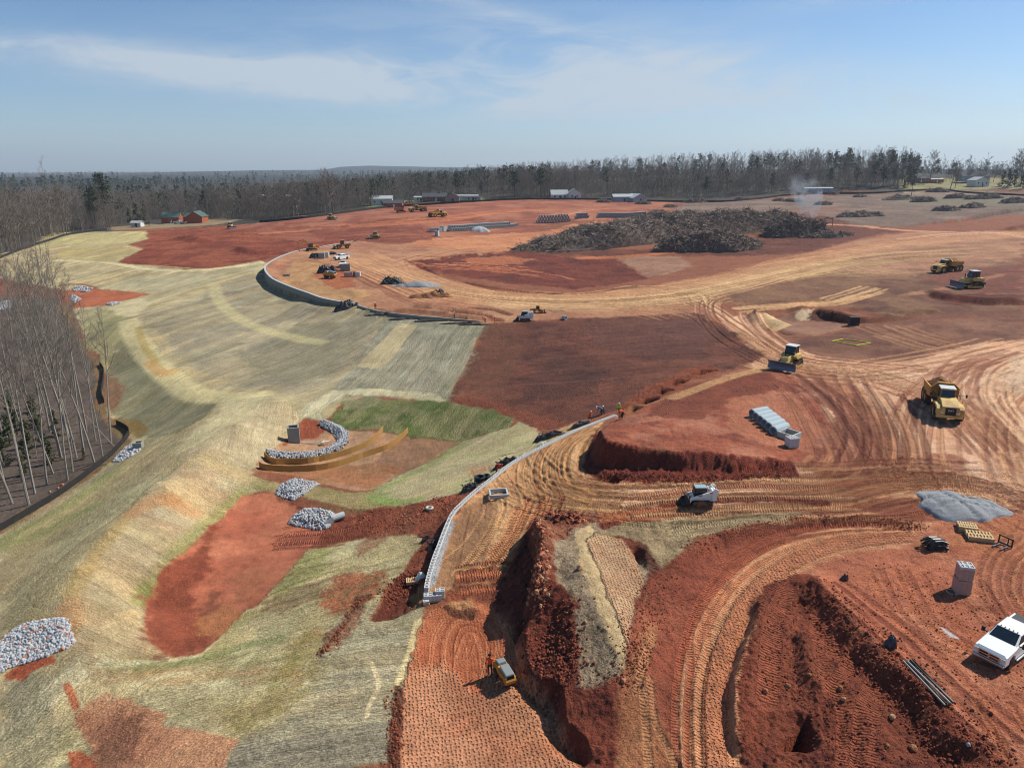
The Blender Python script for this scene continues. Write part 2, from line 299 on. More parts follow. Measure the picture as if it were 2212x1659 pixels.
# spoil heap between the roller bench and the haul road
cut([(1168, 1105, 8.6, 7.0), (1160, 1125, 8.8, 6.4), (1166, 1160, 8.9, 5.9), (1166, 1210, 8.7, 5.5), (1158, 1260, 8.2, 5.2), (1166, 1300, 7.5, 4.9), (1140, 1350, 6.9, 4.6), (1136, 1400, 6.5, 4.4), (1150, 1450, 6.2, 4.2),
     (1200, 1490, 6.1, 3.8), (1225, 1555, 5.9, 3.6), (1272, 1598, 5.8, 3.5), (1300, 1659, 5.7, 3.5)], (1250, 1400), 3.0, 2.2, 1.0, 0.5)
ridge([(1160, 1118, 8.8, 0.5), (1164, 1180, 8.9, 0.6), (1164, 1240, 8.4, 0.6), (1174, 1300, 7.6, 0.5), (1145, 1390, 6.6, 0.4)], 1.6, 0, 0.4)
ridge([(1236, 1150, 8.8, 0.6), (1243, 1175, 9.4, 1.0), (1252, 1208, 9.5, 1.3), (1273, 1253, 9.4, 1.5), (1298, 1308, 9.1, 1.5), (1320, 1342, 8.8, 1.4), (1336, 1372, 8.5, 1.3), (1346, 1418, 8.1, 1.1), (1340, 1460, 7.6, 0.8)], 4.2, 0.2, 0.15)
ridge([(1212, 1300, 8.3, 0.5), (1222, 1400, 7.8, 0.7), (1222, 1460, 7.6, 0.6)], 2.2, 0.2, 0.3)
cut([(1362, 1155, 8.9, 8.1), (1385, 1175, 8.8, 7.6), (1405, 1210, 8.5, 7.3), (1430, 1228, 8.2, 7.2)], (1440, 1180), 3, 2, 0.9, 0.2)
cut([(1430, 1228, 8.2, 7.4), (1500, 1170, 8.6, 7.7), (1580, 1140, 8.8, 7.8), (1658, 1124, 8.9, 7.9), (1766, 1114, 8.9, 8.0), (1883, 1117, 8.8, 8.0), (1996, 1132, 8.6, 8.1)], (1700, 1090), 3, 3, 1.3, 0.25)
# pit with the loose heap on the right
cut([(1705, 1243, 8.4, 7.9), (1735, 1240, 8.6, 7.2), (1758, 1245, 8.7, 6.8), (1788, 1278, 8.5, 6.5), (1821, 1313, 8.4, 6.3), (1853, 1360, 8.3, 6.1), (1898, 1403, 8.2, 5.9), (1954, 1451, 8.2, 5.8), (2009, 1506, 8.1, 5.7), (2064, 1569, 8.1, 5.7), (2121, 1606, 8.0, 5.6), (2180, 1656, 8.0, 5.6)],
    (2050, 1350), 3, 4.5, 2.8, 0.6)
cut([(1656, 1262, 7.9, 7.1), (1640, 1300, 7.8, 6.7), (1628, 1350, 7.8, 6.3), (1606, 1420, 7.5, 5.9), (1596, 1480, 7.3, 5.7), (1592, 1540, 7.1, 5.6), (1598, 1600, 6.9, 5.5), (1620, 1655, 6.8, 5.4)], (1700, 1400), 3, 1.6, 1.0, 0.35)
ridge([(1733, 1386, 7.4, 0.5), (1745, 1450, 7.2, 0.6), (1752, 1519, 7.0, 0.7), (1758, 1569, 6.8, 0.7)], 1.0, 0.1, 0.15)
cut([(1662, 1532, 6.8, 5.0), (1700, 1538, 6.7, 4.2), (1740, 1540, 6.7, 3.8), (1756, 1565, 6.6, 3.6), (1768, 1590, 6.6, 3.6), (1785, 1625, 6.5, 3.6), (1792, 1656, 6.4, 3.8)], (1820, 1500), 3.0, 4.2, 1.7, 0.5)
# dug steps along the line of the wall, small banks farther off
for a, b, w_, h_ in ((1364, 882, 26, 6), (1391, 867, 30, 7), (1424, 848, 30, 7), (1457, 829, 28, 7), (1509, 809, 36, 6), (1335, 893, 14, 5)):
    lvl([(a - w_ * .6, b + h_ * .2, 8.8), (a + w_ * .1, b - h_, 8.8), (a + w_, b - h_ * .3, 8.8), (a + w_ * .1, b + h_, 8.8)], 0.6, dz=-1.0, wob=0.2, wobs=1.5)
cut([(2012, 622, 11.7, 10.4), (2030, 634, 11.7, 10.2), (2084, 640, 11.7, 10.0), (2150, 645, 11.7, 10.0), (2212, 643, 11.8, 10.2)], (2120, 620), 6, 6, 2.0, 0.6)
cut([(1752, 668, 10.1, 7.9), (1775, 667, 10.3, 7.6), (1815, 674, 10.3, 7.5), (1850, 684, 10.3, 7.7), (1900, 686, 10.3, 8.8), (1960, 682, 10.4, 9.6)], (1850, 650), 5, 5, 2.2, 0.5)
cut([(1625, 672, 10, 8.8), (1640, 690, 9.8, 8.0), (1665, 712, 9.6, 7.7), (1700, 728, 9.4, 7.8)], (1600, 700), 3, 4, 1.4, 0.3)
cut([(1852, 494, 13, 12), (1960, 488, 13.6, 12.2), (2060, 478, 15, 12.8), (2120, 464, 17, 13.4), (2212, 450, 18.6, 14.2)], (2100, 440), 8, 8, 2.5, 0.8)
cut([(1080, 545, 9.6, 8.4), (1000, 548, 9.6, 8.2), (920, 562, 9.4, 8.2), (880, 578, 9.3, 8.3)], (1000, 530), 5, 6, 3.0, 0.6)
cut([(1150, 640, 9.2, 8.0), (1050, 625, 9.1, 7.9), (960, 600, 9.1, 7.9), (880, 575, 9.2, 8.4)], (1000, 650), 4, 7, 3.0, 0.3)
cut([(1380, 606, 9.2, 7.2), (1340, 620, 9.2, 7.2), (1260, 632, 9.2, 7.4), (1150, 640, 9.2, 8.0)], (1300, 650), 4, 7, 3.0, 0.3)
lvl([(830, 1290, 4.8), (860, 1248, 4.8), (895, 1235, 4.8), (905, 1300, 4.9), (850, 1335, 4.7), (805, 1335, 4.6)], 2.0, dz=-0.7, wob=0.5)
ridge([(790, 1290, 4.4, 0.12), (745, 1350, 4.6, 0.2), (700, 1400, 4.6, 0.2)], 1.0, 0, 0.2)
ridge([(975, 1318, 4.9, 0.35), (1025, 1324, 4.9, 0.4)], 1.8, 0.2, 0.3)
ridge([(795, 632, 8.8, 1.1), (765, 637, 8.8, 1.3), (745, 640, 8.8, 0.5)], 5.5, 0.3, 0.2)          # pale sand heap behind the far wall
ridge([(1648, 690, 8.4, 1.6), (1668, 706, 8.2, 1.2)], 4.5, 0.2, 0.3)
ridge([(1735, 680, 8.4, 1.6), (1738, 690, 8.2, 0.6)], 4.0, 0.2, 0.3)
ridge([(400, 515, 9, 1.6), (440, 520, 9, 1.4)], 7, 0.5, 0.8)
ridge([(520, 540, 8.6, 1.6), (560, 545, 8.6, 1.2), (620, 545, 8.8, 0.8)], 5, 0.5, 0.8)
ridge([(905, 660, 9, 0.8), (960, 664, 9, 0.8), (1010, 668, 9, 0.5)], 3.0, 0.2, 0.8)
ridge([(800, 690 - 24, 8.8, 0.4), (900, 668, 8.9, 0.8), (1010, 684, 8.8, 0.9), (1080, 690, 8.7, 0.5)], 1.8, 0.2, 0.4)
ridge([(2195, 506, 13, 2.2), (2240, 508, 13, 2.4)], 7, 0.5, 0.8)
cut([(1690, 610, 10.6, 10.2), (1760, 605, 10.8, 10.3), (1830, 640, 10.6, 10.0)], (1800, 590), 4, 4, 2, 0.3) if False else None
for a, b, s_ in ((1890, 683, .5), (1955, 680, .7), (1990, 678, .7), (1700, 668, .4), (1850, 664, .4)):
    ridge([(a, b, 10.2, s_), (a + 20, b + 1, 10.2, s_)], 2.4, 0.2, 0.6)
# undulation of the worked ground
xx, yy = X[:NH, :ND], Y[:NH, :ND]
H[:NH, :ND] += 0.10 * fbm(xx, yy, 9, 3, 3) + 0.03 * fbm(xx, yy, 1.6, 2, 13)
refresh()
# ------------------------------------------------------------------ ground cover: what lies where (soil, straw, grass, tracks)
KALB = 0.80
def lin(c):
    c = np.array(c, float) / 255.0
    return np.where(c <= 0.04045, c / 12.92, ((c + 0.055) / 1.055) ** 2.4)
def lc(c, k=KALB): return lin(c) * k * np.array([1.0, 1.0, .93])
CO = np.zeros((NRR, NT, 3), np.float32); SUV = np.zeros((NRR, NT, 2), np.float32)
M1 = np.zeros((NRR, NT, 4), np.float32)            # padfoot dimples, cleat marks, fibre streaks, lumpiness
RO = np.full((NRR, NT), 0.02, np.float32)          # clod height, metres
CO[:] = lc((146, 90, 66)); M1[..., 3] = 0.55
SUV[..., 0] = X; SUV[..., 1] = Y
def dirpx(p, q):
    a, b = G(*p), G(*q); l = math.hypot(b[0] - a[0], b[1] - a[1]); return ((b[0] - a[0]) / l, (b[1] - a[1]) / l)
MK = dict(dim=0, cl=1, st=2, gr=3)
def put(bi, bj, k, col, m):
    if col is not None:
        c = lc(col); CO[bi, bj] = CO[bi, bj] * (1 - k[..., None]) + c * k[..., None]
    for n, v in m.items():
        if n == 'ro': RO[bi, bj] = RO[bi, bj] * (1 - k) + v * k
        else: M1[bi, bj, MK[n]] = M1[bi, bj, MK[n]] * (1 - k) + v * k
def Z(p, col, soft=0.5, a=1.0, wob=0.5, wobs=4.0, sdir=None, strips=0, samp=0.12, world=False, mott=None, dens=True, **m):
    """paint a region given by the pixels of its outline; mott=(colour, size, amount) mixes a second tone in patches"""
    P = [q[:2] for q in (p if world else hits(densify(p) if dens else p))]
    bi, bj = block(P, soft + wob + 1); x, y = X[bi, bj], Y[bi, bj]
    if x.size == 0: return
    r = np.hypot(x, y); s = sdf(x, y, P)
    if wob: s = s + (wob * fbm(x, y, wobs, 3, 41) + .45 * wob * fbm(x, y, wobs * .22, 2, 43)) * np.maximum(1, r / 110)
    s = s + soft * .55 * fbm(x, y, .5, 2, 47)
    sf = np.maximum(soft, r * 0.0016); k = a * sstep(-sf * .5, sf * .5, s)
    c = np.broadcast_to(lc(col) if col is not None else 0, x.shape + (3,)).copy() if col is not None else None
    if col is not None:
        if mott:
            for mc, ms, ma in (mott if isinstance(mott[0][0], (tuple, list)) else [mott]):
                w = ma * sstep(-0.15, 0.35, fbm(x, y, ms, 4, int(ms * 13) + mc[1]))
                c = c * (1 - w[..., None]) + lc(mc) * w[..., None]
        if sdir is not None:
            d = dirpx(*sdir) if not isinstance(sdir[0], float) else sdir
            u = x * d[0] + y * d[1]; v = x * d[1] - y * d[0]
            kk = k > 0.4 * a; SUV[bi, bj, 0] = np.where(kk, u, SUV[bi, bj, 0]); SUV[bi, bj, 1] = np.where(kk, v, SUV[bi, bj, 1])
            if strips:
                vv = v + 0.35 * vnoise(u, v, 22, 3); ix = np.floor(vv / strips); seg = np.floor(u / 24 + _hash(ix, ix * 0, 5) * 7)
                t = _hash(ix, seg, 19) * 2 - 1; t2 = _hash(ix, seg, 29)
                f = vv / strips - ix; edge = np.where((f < 0.09) & (_hash(ix, seg, 33) > 0.3), -0.16, 0.0) + np.where((f > .45) & (f < .52) & (_hash(ix, seg, 34) > 0.5), .10, 0.0)
                fac = 1 + samp * 1.35 * t + edge
                tint = np.stack([1 + samp * .35 * (t2 - .5) * 2, np.ones_like(t2), 1 - samp * .6 * (t2 - .5) * 2], -1)
                c = c * fac[..., None] * tint
        CO[bi, bj] = CO[bi, bj] * (1 - k[..., None]) + c * k[..., None]
    put(bi, bj, k, None, m)
def T(p, w, col, a=1.0, soft=0.25, cl=0.0, dep=0.0, world=False, n=5, berm=0.0, **m):
    """a track, path or stripe of width w metres along pixels p"""
    L = p if world else [q[:2] for q in hits(smooth_line(p, n))]
    bi, bj = block(L, w + 1.5); x, y = X[bi, bj], Y[bi, bj]
    if x.size == 0: return
    d, U, V, tot = line_uv(x, y, L); r = np.hypot(x, y); sf = np.maximum(soft, r * 0.0012)
    en = 1 - sstep(w * .5, w * .5 + 1.0, np.where((U <= 0.001) | (U >= tot - 0.001), d, 0))
    k = a * (1 - sstep(w * .5 - sf * .5, w * .5 + sf * .5, d)) * en
    if dep or berm: H[bi, bj] += (-dep * (1 - sstep(w * .35, w * .5, d)) + berm * np.exp(-((d - w * .62) / (w * .22 + 0.05)) ** 2)) * en * min(1, a * 1.5)
    if cl:
        kk = k > 0.3 * a; SUV[bi, bj, 0] = np.where(kk, U, SUV[bi, bj, 0]); SUV[bi, bj, 1] = np.where(kk, V, SUV[bi, bj, 1]); m['cl'] = cl
    put(bi, bj, k, col, m)
def BR(p, wid, n, cols, tw=0.5, a=0.6, cl=0.0, dep=0.03, seed=1, drift=0.25, n_=5, pair=2.0, frag=0.0, **m):
    """many overlapping wheel or crawler tracks running along pixels p inside a lane of the given width"""
    L = np.array([q[:2] for q in hits(smooth_line(p, n_))]); g = np.gradient(L, axis=0); g /= np.hypot(g[:, 0], g[:, 1])[:, None] + 1e-9
    nr_ = np.stack([g[:, 1], -g[:, 0]], 1); s = np.concatenate([[0], np.cumsum(np.hypot(*np.diff(L, axis=0).T))]); rr = random.Random(seed)
    for k in range(n):
        o = rr.uniform(-.5, .5) * wid; ph = rr.uniform(0, 6.28); f = rr.uniform(.008, .03); am = drift * wid * rr.uniform(.3, 1) * .5
        i0, i1 = 0, len(L)
        if frag: 
            i0 = int(rr.uniform(0, frag) * len(L)); i1 = len(L) - int(rr.uniform(0, frag) * len(L))
            if i1 - i0 < 4: i0, i1 = 0, len(L)
        col = rr.choice(cols); al = a * rr.uniform(.6, 1.1); w = tw * rr.uniform(.8, 1.25)
        for sgn in ((-.5, .5) if pair else (0,)):
            q = L + nr_ * (o + am * np.sin(s * f * 6.28 / 3 + ph) + sgn * pair)[:, None]
            T([tuple(v) for v in q[i0:i1]], w, col, min(1, al), 0.15, cl, dep * rr.uniform(.4, 1.2), world=True, berm=dep * .5, **m)
STR = (200, 181, 140); STG = (165, 152, 127); STD = (142, 132, 110); STP = (222, 206, 162); CLR = (158, 82, 56); CLD = (112, 56, 42); CLO = (188, 112, 78)
TAN = (208, 158, 120); TNY = (196, 156, 108); MUD = (150, 98, 72); GRY = (168, 152, 124); FLD = (128, 106, 95); LEAF = (108, 92, 84); GRN = (118, 134, 66)
# --- far land and woods floor
far0 = True
far = sstep(560, 900, RS)[:, None, None]
CO[:] = CO * (1 - far) + lc((52, 56, 50)) * far
CO[:, ND:] = lc((120, 100, 78))
Z([(0, 1142), (60, 1105), (140, 1055), (232, 985), (278, 940), (258, 915), (232, 905), (222, 880), (228, 830), (215, 790), (190, 760), (160, 700), (120, 640), (0, 640), (-300, 700), (-500, 1100), (-300, 1250)], LEAF, 1, wob=0.8, mott=((84, 74, 66), 5, .6), gr=.6, st=0)
Z([(-500, 600), (-200, 580), (0, 556), (60, 532), (150, 504), (300, 494), (330, 492), (480, 486), (600, 477), (705, 464), (805, 450), (930, 441), (1108, 431), (1300, 431), (1455, 437), (1560, 437), (1700, 424), (1800, 420), (1950, 418), (2080, 410), (2212, 412), (2500, 412), (2500, 396), (1100, 396), (0, 400), (-500, 400)], (74, 68, 62), 3, wob=2, mott=((60, 58, 48), 30, .5), gr=.3, dens=False)
Z([(235, 489), (300, 484), (480, 470), (520, 474), (470, 484), (340, 492), (240, 496)], (150, 128, 100), 3)
Z([(795, 448), (880, 436), (1050, 432), (1040, 426), (800, 436)], (120, 128, 84), 3)
Z([(1950, 412), (2212, 412), (2212, 388), (1940, 388)], (150, 142, 98), 4, mott=((120, 110, 78), 14, .6))
Z([(2095, 402), (2212, 408), (2212, 404), (2090, 398)], (160, 140, 110), 2)
# --- cleared field on the right
Z([(1390, 492), (1480, 440), (1560, 438), (1700, 428), (1800, 424), (1950, 420), (2060, 412), (2212, 422), (2400, 425), (2400, 500), (2212, 466), (2100, 474), (1960, 492), (1850, 492), (1700, 470), (1500, 470)], FLD, 3, wob=1.5, mott=[((112, 92, 80), 9, .6), ((162, 134, 116), 16, .45)], gr=.8, ro=.08)
Z([(1560, 470), (1700, 455), (1800, 448), (1850, 452), (1760, 470), (1640, 486)], (150, 108, 88), 4, .6, gr=.8)
Z([(1930, 441), (2060, 446), (2212, 449), (2212, 430), (2100, 428), (2000, 424), (1940, 430)], (128, 120, 96), 3, .8)
T([(1960, 419), (2080, 422), (2212, 427), (2300, 429)], 5, (176, 156, 132), .9, 1)
# --- red hill and the wide pad behind
Z([(300, 500), (350, 494), (480, 488), (600, 477), (705, 464), (805, 450), (930, 441), (1108, 431), (1300, 432), (1455, 438), (1440, 470), (1300, 478), (1180, 480), (1180, 496), (960, 512), (830, 500), (740, 524), (640, 540), (400, 520)], (160, 96, 74), 2, wob=1.5, mott=[((136, 74, 58), 12, .7), ((184, 124, 96), 15, .6)], gr=.5)
Z([(320, 496), (480, 488), (640, 520), (760, 522), (680, 536), (610, 552), (570, 562), (478, 574), (400, 579), (310, 576), (255, 568), (305, 536), (318, 515)], (142, 72, 50), 1, wob=1.4, mott=[((118, 56, 42), 7, .7), ((170, 100, 68), 9, .45)], gr=.7, ro=.12)
BR([(330, 572), (420, 560), (520, 556), (620, 545), (740, 528)], 8, 9, [(190, 116, 78), (128, 62, 44)], 1.2, .6, 0, .05, 3, pair=0)
BR([(330, 520), (460, 505), (600, 505), (760, 512)], 18, 10, [(178, 104, 70), (120, 58, 42)], 1.5, .6, 0, .05, 4, pair=0, frag=.4)
T([(255, 568), (330, 572), (420, 579), (480, 576), (560, 562)], 1.2, (210, 176, 128), .8)
Z([(650, 498), (800, 492), (930, 500), (960, 512), (880, 524), (780, 522), (700, 520)], (140, 74, 54), 2, .8, 1.5, mott=((116, 60, 46), 6, .6), ro=.08)
T([(740, 488), (800, 478), (860, 472), (905, 470)], 4, (122, 66, 48), .8, .8, dep=.5)
BR([(560, 500), (700, 490), (850, 480), (960, 472), (1080, 458), (1200, 455), (1400, 462)], 16, 14, [(214, 142, 102), (206, 126, 86), (158, 82, 58)], 2, .55, 0, .04, 6, pair=0, frag=.4)
BR([(1180, 475), (1260, 455), (1340, 452), (1420, 462)], 20, 8, [(218, 150, 110), (160, 84, 58)], 1.6, .6, 0, .04, 8, pair=0, frag=.3)
Z([(960, 512), (1180, 500), (1230, 486), (1300, 480), (1390, 478), (1250, 510), (1180, 530), (1090, 545), (1000, 548), (900, 545), (830, 535), (900, 522)], (206, 140, 100), 2, wob=1.5, mott=((184, 110, 76), 12, .6))
# --- inner pad and the sweeping haul road
Z([(572, 578), (582, 567), (609, 553), (647, 541), (766, 521), (900, 530), (1090, 548), (1050, 560), (900, 575), (980, 615), (1100, 632), (1260, 640), (1400, 620), (1560, 590), (1740, 548), (1850, 520), (1960, 505), (2212, 500), (2212, 560), (2000, 590), (1800, 590), (1640, 625), (1560, 650), (1560, 690), (1640, 760), (1600, 730), (1500, 684), (1300, 690), (1110, 697), (1045, 698), (770, 660), (694, 644), (629, 621), (575, 590)],
  (176, 124, 94), 1.0, wob=1, mott=[((158, 100, 74), 7, .6), ((196, 148, 112), 10, .55)], gr=.5, ro=.03)
Z([(600, 600), (640, 560), (700, 570), (740, 610), (800, 640), (760, 655), (694, 642)], (192, 150, 104), 1, .8, mott=((170, 120, 80), 4, .6), ro=.06)
Z([(690, 585), (740, 575), (760, 620), (720, 625), (670, 590)], (178, 96, 62), 1, .8, 1)
BR([(690, 548), (780, 560), (860, 590), (950, 622), (1080, 640), (1250, 645), (1420, 632), (1600, 600), (1760, 562), (1900, 535), (2100, 515), (2250, 505)], 20, 26, [(222, 168, 124), (214, 160, 108), (186, 134, 88), (168, 108, 72)], 1.1, .55, 0, .05, 10, drift=.5, frag=.25)
BR([(1150, 652), (1300, 650), (1450, 640), (1620, 605), (1780, 572), (1920, 560), (2060, 548), (2230, 545)], 22, 24, [(206, 166, 112), (214, 172, 118), (176, 134, 88), (150, 104, 70)], 0.9, .55, 0, .05, 12, drift=.5, frag=.35)
BR([(760, 545), (850, 575), (900, 560), (1000, 540), (1150, 530)], 16, 10, [(214, 154, 112), (170, 98, 66)], 1.2, .5, 0, .04, 13, pair=0, frag=.3)
# bowl
Z([(885, 565), (1000, 550), (1090, 547), (1160, 548), (1260, 560), (1330, 560), (1380, 592), (1400, 602), (1340, 614), (1240, 626), (1100, 612), (980, 596), (900, 578)], (124, 62, 46), 2, wob=1.5, mott=((92, 46, 38), 6, .7), gr=.8, ro=.14)
BR([(880, 572), (980, 574), (1080, 580), (1180, 592), (1230, 604)], 16, 16, [(226, 146, 104), (206, 118, 78), (160, 80, 54)], 1.0, .7, 0, .05, 15, pair=0, frag=.45)
Z([(1000, 558), (1090, 552), (1150, 560), (1130, 572), (1010, 570)], (214, 134, 92), 1, .5, 1)
Z([(1330, 558), (1400, 553), (1470, 556), (1500, 576), (1450, 590), (1400, 600), (1370, 580)], (166, 124, 100), 1, wob=.8, mott=((140, 98, 78), 5, .5), gr=.5)
Z([(1080, 545), (1200, 550), (1330, 560), (1400, 553), (1470, 552), (1600, 556), (1740, 546), (1850, 505), (1830, 480), (1740, 462), (1600, 520), (1400, 540), (1200, 540)], (110, 62, 50), 2, .9, 2, mott=[((78, 48, 42), 6, .65), ((140, 84, 62), 8, .4)], ro=.15, gr=.9)
T([(1255, 558), (1330, 556), (1430, 548), (1500, 540)], 4.5, (206, 122, 82), .8, 1)
Z([(1740, 548), (1850, 520), (1900, 506), (1950, 504), (1930, 500), (1850, 492), (1800, 490), (1700, 520)], (110, 62, 50), 1.5, .9, 1)
T([(1750, 486), (1850, 490), (1950, 500), (2050, 504)], 5, (214, 154, 118), .9, 1)
Z([(1440, 642), (1500, 625), (1560, 612), (1550, 640), (1500, 655)], (196, 156, 108), 1, .6)
BR([(1330, 628), (1420, 622), (1480, 636), (1500, 660)], 8, 6, [(214, 176, 124), (150, 112, 76)], .9, .7, 0, .05, 17, pair=0)
# right-hand slopes
Z([(1560, 640), (1640, 622), (1800, 588), (2000, 580), (2212, 556), (2212, 690), (2050, 690), (1900, 690), (1860, 668), (1750, 664), (1630, 672), (1590, 668)], (132, 92, 70), 2.5, wob=2.2, mott=[((98, 62, 50), 8, .65), ((160, 120, 88), 9, .5)], gr=.7, ro=.07)
Z([(1880, 540), (2020, 526), (2212, 516), (2212, 560), (2080, 590), (1900, 600), (1800, 588)], (158, 112, 86), 2.5, .7, 2, mott=((200, 150, 118), 7, .6))
Z([(2040, 590), (2212, 570), (2212, 636), (2120, 636), (2060, 622), (2000, 612)], (128, 70, 56), 1.5, .8, 1.5, mott=((104, 58, 48), 6, .6), ro=.08)
Z([(2012, 624), (2060, 636), (2212, 640), (2212, 664), (2060, 662), (2012, 644)], (112, 58, 46), 1, .9, 1, ro=.1, gr=.9)  # face of the cut bank, its shade painted into the soil colour
BR([(1640, 600), (1760, 576), (1900, 556), (2050, 548), (2212, 540)], 22, 18, [(214, 176, 120), (206, 164, 116), (132, 96, 66), (140, 92, 66)], 1.0, .6, 0, .05, 19, frag=.45)
BR([(1660, 620), (1780, 600), (1860, 600), (1990, 590)], 16, 12, [(200, 162, 110), (126, 90, 64)], .9, .5, 0, .05, 21, frag=.4)
BR([(1960, 520), (2060, 510), (2150, 508), (2240, 524)], 12, 10, [(236, 186, 150), (150, 96, 76)], 1.2, .7, 0, .05, 22, pair=0, frag=.3)
T([(1590, 668), (1700, 660), (1800, 654), (1880, 640)], 2.2, (222, 172, 124), .9, .5, dep=.05, berm=.08)
T([(1600, 675), (1720, 664), (1820, 658), (1905, 634)], 1.2, (214, 162, 118), .9, .3, dep=.05)
BR([(1800, 652), (1860, 634), (1890, 624)], 6, 5, [(226, 180, 132)], .8, .9, 0, .04, 23, pair=0)
T([(1950, 640), (2060, 622), (2160, 596)], 2.5, (196, 140, 104), .5, .8)
Z([(1630, 676), (1650, 690), (1700, 722), (1760, 728), (1830, 712), (1815, 700), (1760, 694), (1700, 680)], (156, 114, 92), .8, wob=.6, mott=((136, 92, 76), 4, .6), gr=.4)
Z([(1625, 690), (1648, 678), (1668, 684), (1712, 705), (1690, 712), (1650, 712)], (214, 178, 134), .6, wob=.5, gr=.5, ro=.03)
Z([(1716, 674), (1758, 669), (1756, 690), (1730, 694), (1718, 688)], (216, 186, 152), .6, wob=.5, ro=.05)
Z([(1750, 672), (1800, 678), (1850, 690), (1826, 702), (1752, 690)], (96, 54, 42), .8, wob=.6, ro=.1, gr=.9)  # right wall of the hole, painted dark for the shade on it
Z([(1700, 728), (1760, 730), (1840, 715), (1900, 700), (2050, 690), (2212, 690), (2212, 740), (2080, 770), (1960, 800), (1880, 790), (1790, 780), (1740, 770), (1720, 745)], (136, 92, 72), 2, wob=1.8, mott=[((104, 64, 52), 5, .65), ((164, 118, 92), 7, .45)], gr=.7, ro=.05)
BR([(1900, 700), (1980, 730), (2060, 750), (2140, 745)], 12, 12, [(190, 140, 104), (128, 78, 58)], .7, .5, 0, .04, 24, frag=.4)
Z([(1850, 700), (1880, 686), (2000, 680), (2212, 670), (2212, 690), (2050, 692), (1900, 704)], (126, 80, 62), 1, .8, 1)
# --- pale haul roads right of centre
Z([(1555, 690), (1600, 680), (1640, 690), (1655, 720), (1700, 750), (1760, 775), (1900, 790), (2010, 770), (2120, 745), (2230, 730), (2230, 1085), (2130, 1100), (2050, 1070), (1900, 1075), (1700, 1088), (1500, 1100), (1350, 1100), (1280, 1090), (1240, 1060), (1250, 1020), (1290, 1040), (1400, 1046), (1500, 1042), (1620, 1040), (1720, 1020), (1800, 985), (1800, 940), (1760, 880), (1700, 830), (1640, 800), (1560, 760), (1530, 715)],
  (238, 188, 152), 1, wob=1, mott=[((206, 146, 112), 3, .5), ((250, 208, 176), 5, .5)], gr=.55, ro=.03)
BR([(1400, 640), (1470, 646), (1530, 672), (1600, 724), (1680, 776)], 5, 7, [(246, 200, 160), (150, 92, 66)], .5, .8, .3, .09, 71, drift=.15)
BR([(1560, 640), (1530, 660), (1545, 700), (1600, 745), (1700, 790)], 4, 5, [(240, 196, 152), (128, 80, 58)], .5, .75, 0, .08, 72, drift=.1)
BR([(1440, 632), (1475, 628), (1505, 640), (1512, 655)], 5, 5, [(230, 190, 140), (150, 112, 76)], .5, .75, 0, .06, 73, drift=.1, pair=0)
BR([(1890, 800), (1990, 820), (2100, 870), (2200, 950)], 12, 8, [(250, 206, 172), (176, 116, 86)], .5, .6, .6, .06, 74, frag=.2)
Z([(1650, 800), (1740, 790), (1830, 820), (1880, 870), (1920, 930), (1960, 1000), (1900, 1050), (1800, 1050), (1740, 1010), (1790, 960), (1790, 900), (1740, 840)], (152, 84, 60), 1.2, .85, 1.5, mott=((196, 134, 98), 3, .5), gr=.8, ro=.05)
Z([(1870, 1010), (1960, 980), (2060, 985), (2100, 1020), (2050, 1045), (1900, 1050)], (146, 78, 56), 1.2, .8, 1.2, mott=((190, 124, 88), 3, .4), ro=.05)
BR([(1540, 690), (1600, 735), (1680, 775), (1800, 800), (1920, 830), (2040, 880), (2140, 950), (2212, 1020)], 8, 14, [(234, 182, 140), (222, 164, 124), (170, 106, 76)], .6, .65, .5, .05, 25, frag=.15)
BR([(1520, 680), (1590, 730), (1660, 775), (1760, 800), (1860, 802), (1980, 785), (2100, 765), (2230, 735)], 9, 12, [(230, 176, 134), (178, 116, 84)], .6, .6, .4, .05, 26, frag=.15)
BR([(1610, 676), (1640, 720), (1720, 770), (1850, 790), (2000, 800)], 4, 6, [(236, 184, 140), (160, 100, 74)], .5, .7, 0, .06, 27)
BR([(2230, 800), (2140, 830), (2080, 900), (2080, 1000), (2130, 1080), (2230, 1140)], 12, 12, [(230, 172, 128), (160, 96, 68)], .6, .6, .6, .06, 28)
BR([(2230, 770), (2150, 800), (2130, 860), (2180, 930), (2230, 980)], 12, 8, [(236, 190, 152), (150, 92, 70)], .6, .6, .3, .06, 29)
Z([(2180, 780), (2230, 760), (2230, 860), (2190, 850), (2170, 820)], (224, 190, 160), 1, .7, 1)
BR([(1830, 815), (1880, 900), (1900, 980), (1860, 1040), (1740, 1060), (1600, 1068)], 8, 10, [(122, 64, 48), (206, 142, 102)], .6, .6, .9, .06, 30, frag=.2)
BR([(1690, 810), (1760, 870), (1800, 940), (1820, 1000), (1780, 1040)], 8, 8, [(120, 62, 46), (198, 132, 94)], .6, .5, .9, .06, 31, frag=.2)
BR([(1100, 990), (1150, 1040), (1250, 1070), (1400, 1076), (1600, 1072), (1800, 1068), (2000, 1050), (2212, 1060)], 9, 14, [(224, 168, 120), (206, 146, 100), (150, 92, 62)], .5, .6, 1.0, .06, 32, frag=.12)
BR([(2230, 1110), (2100, 1060), (1950, 1060), (1800, 1090), (1600, 1092), (1450, 1105), (1350, 1112)], 5, 8, [(226, 166, 120), (160, 96, 66)], .5, .6, 1.0, .06, 33, frag=.15)
T([(1430, 1093), (1520, 1084), (1650, 1082), (1780, 1090)], 1.0, (122, 56, 40), .9, .3, berm=.1, ro=.1)
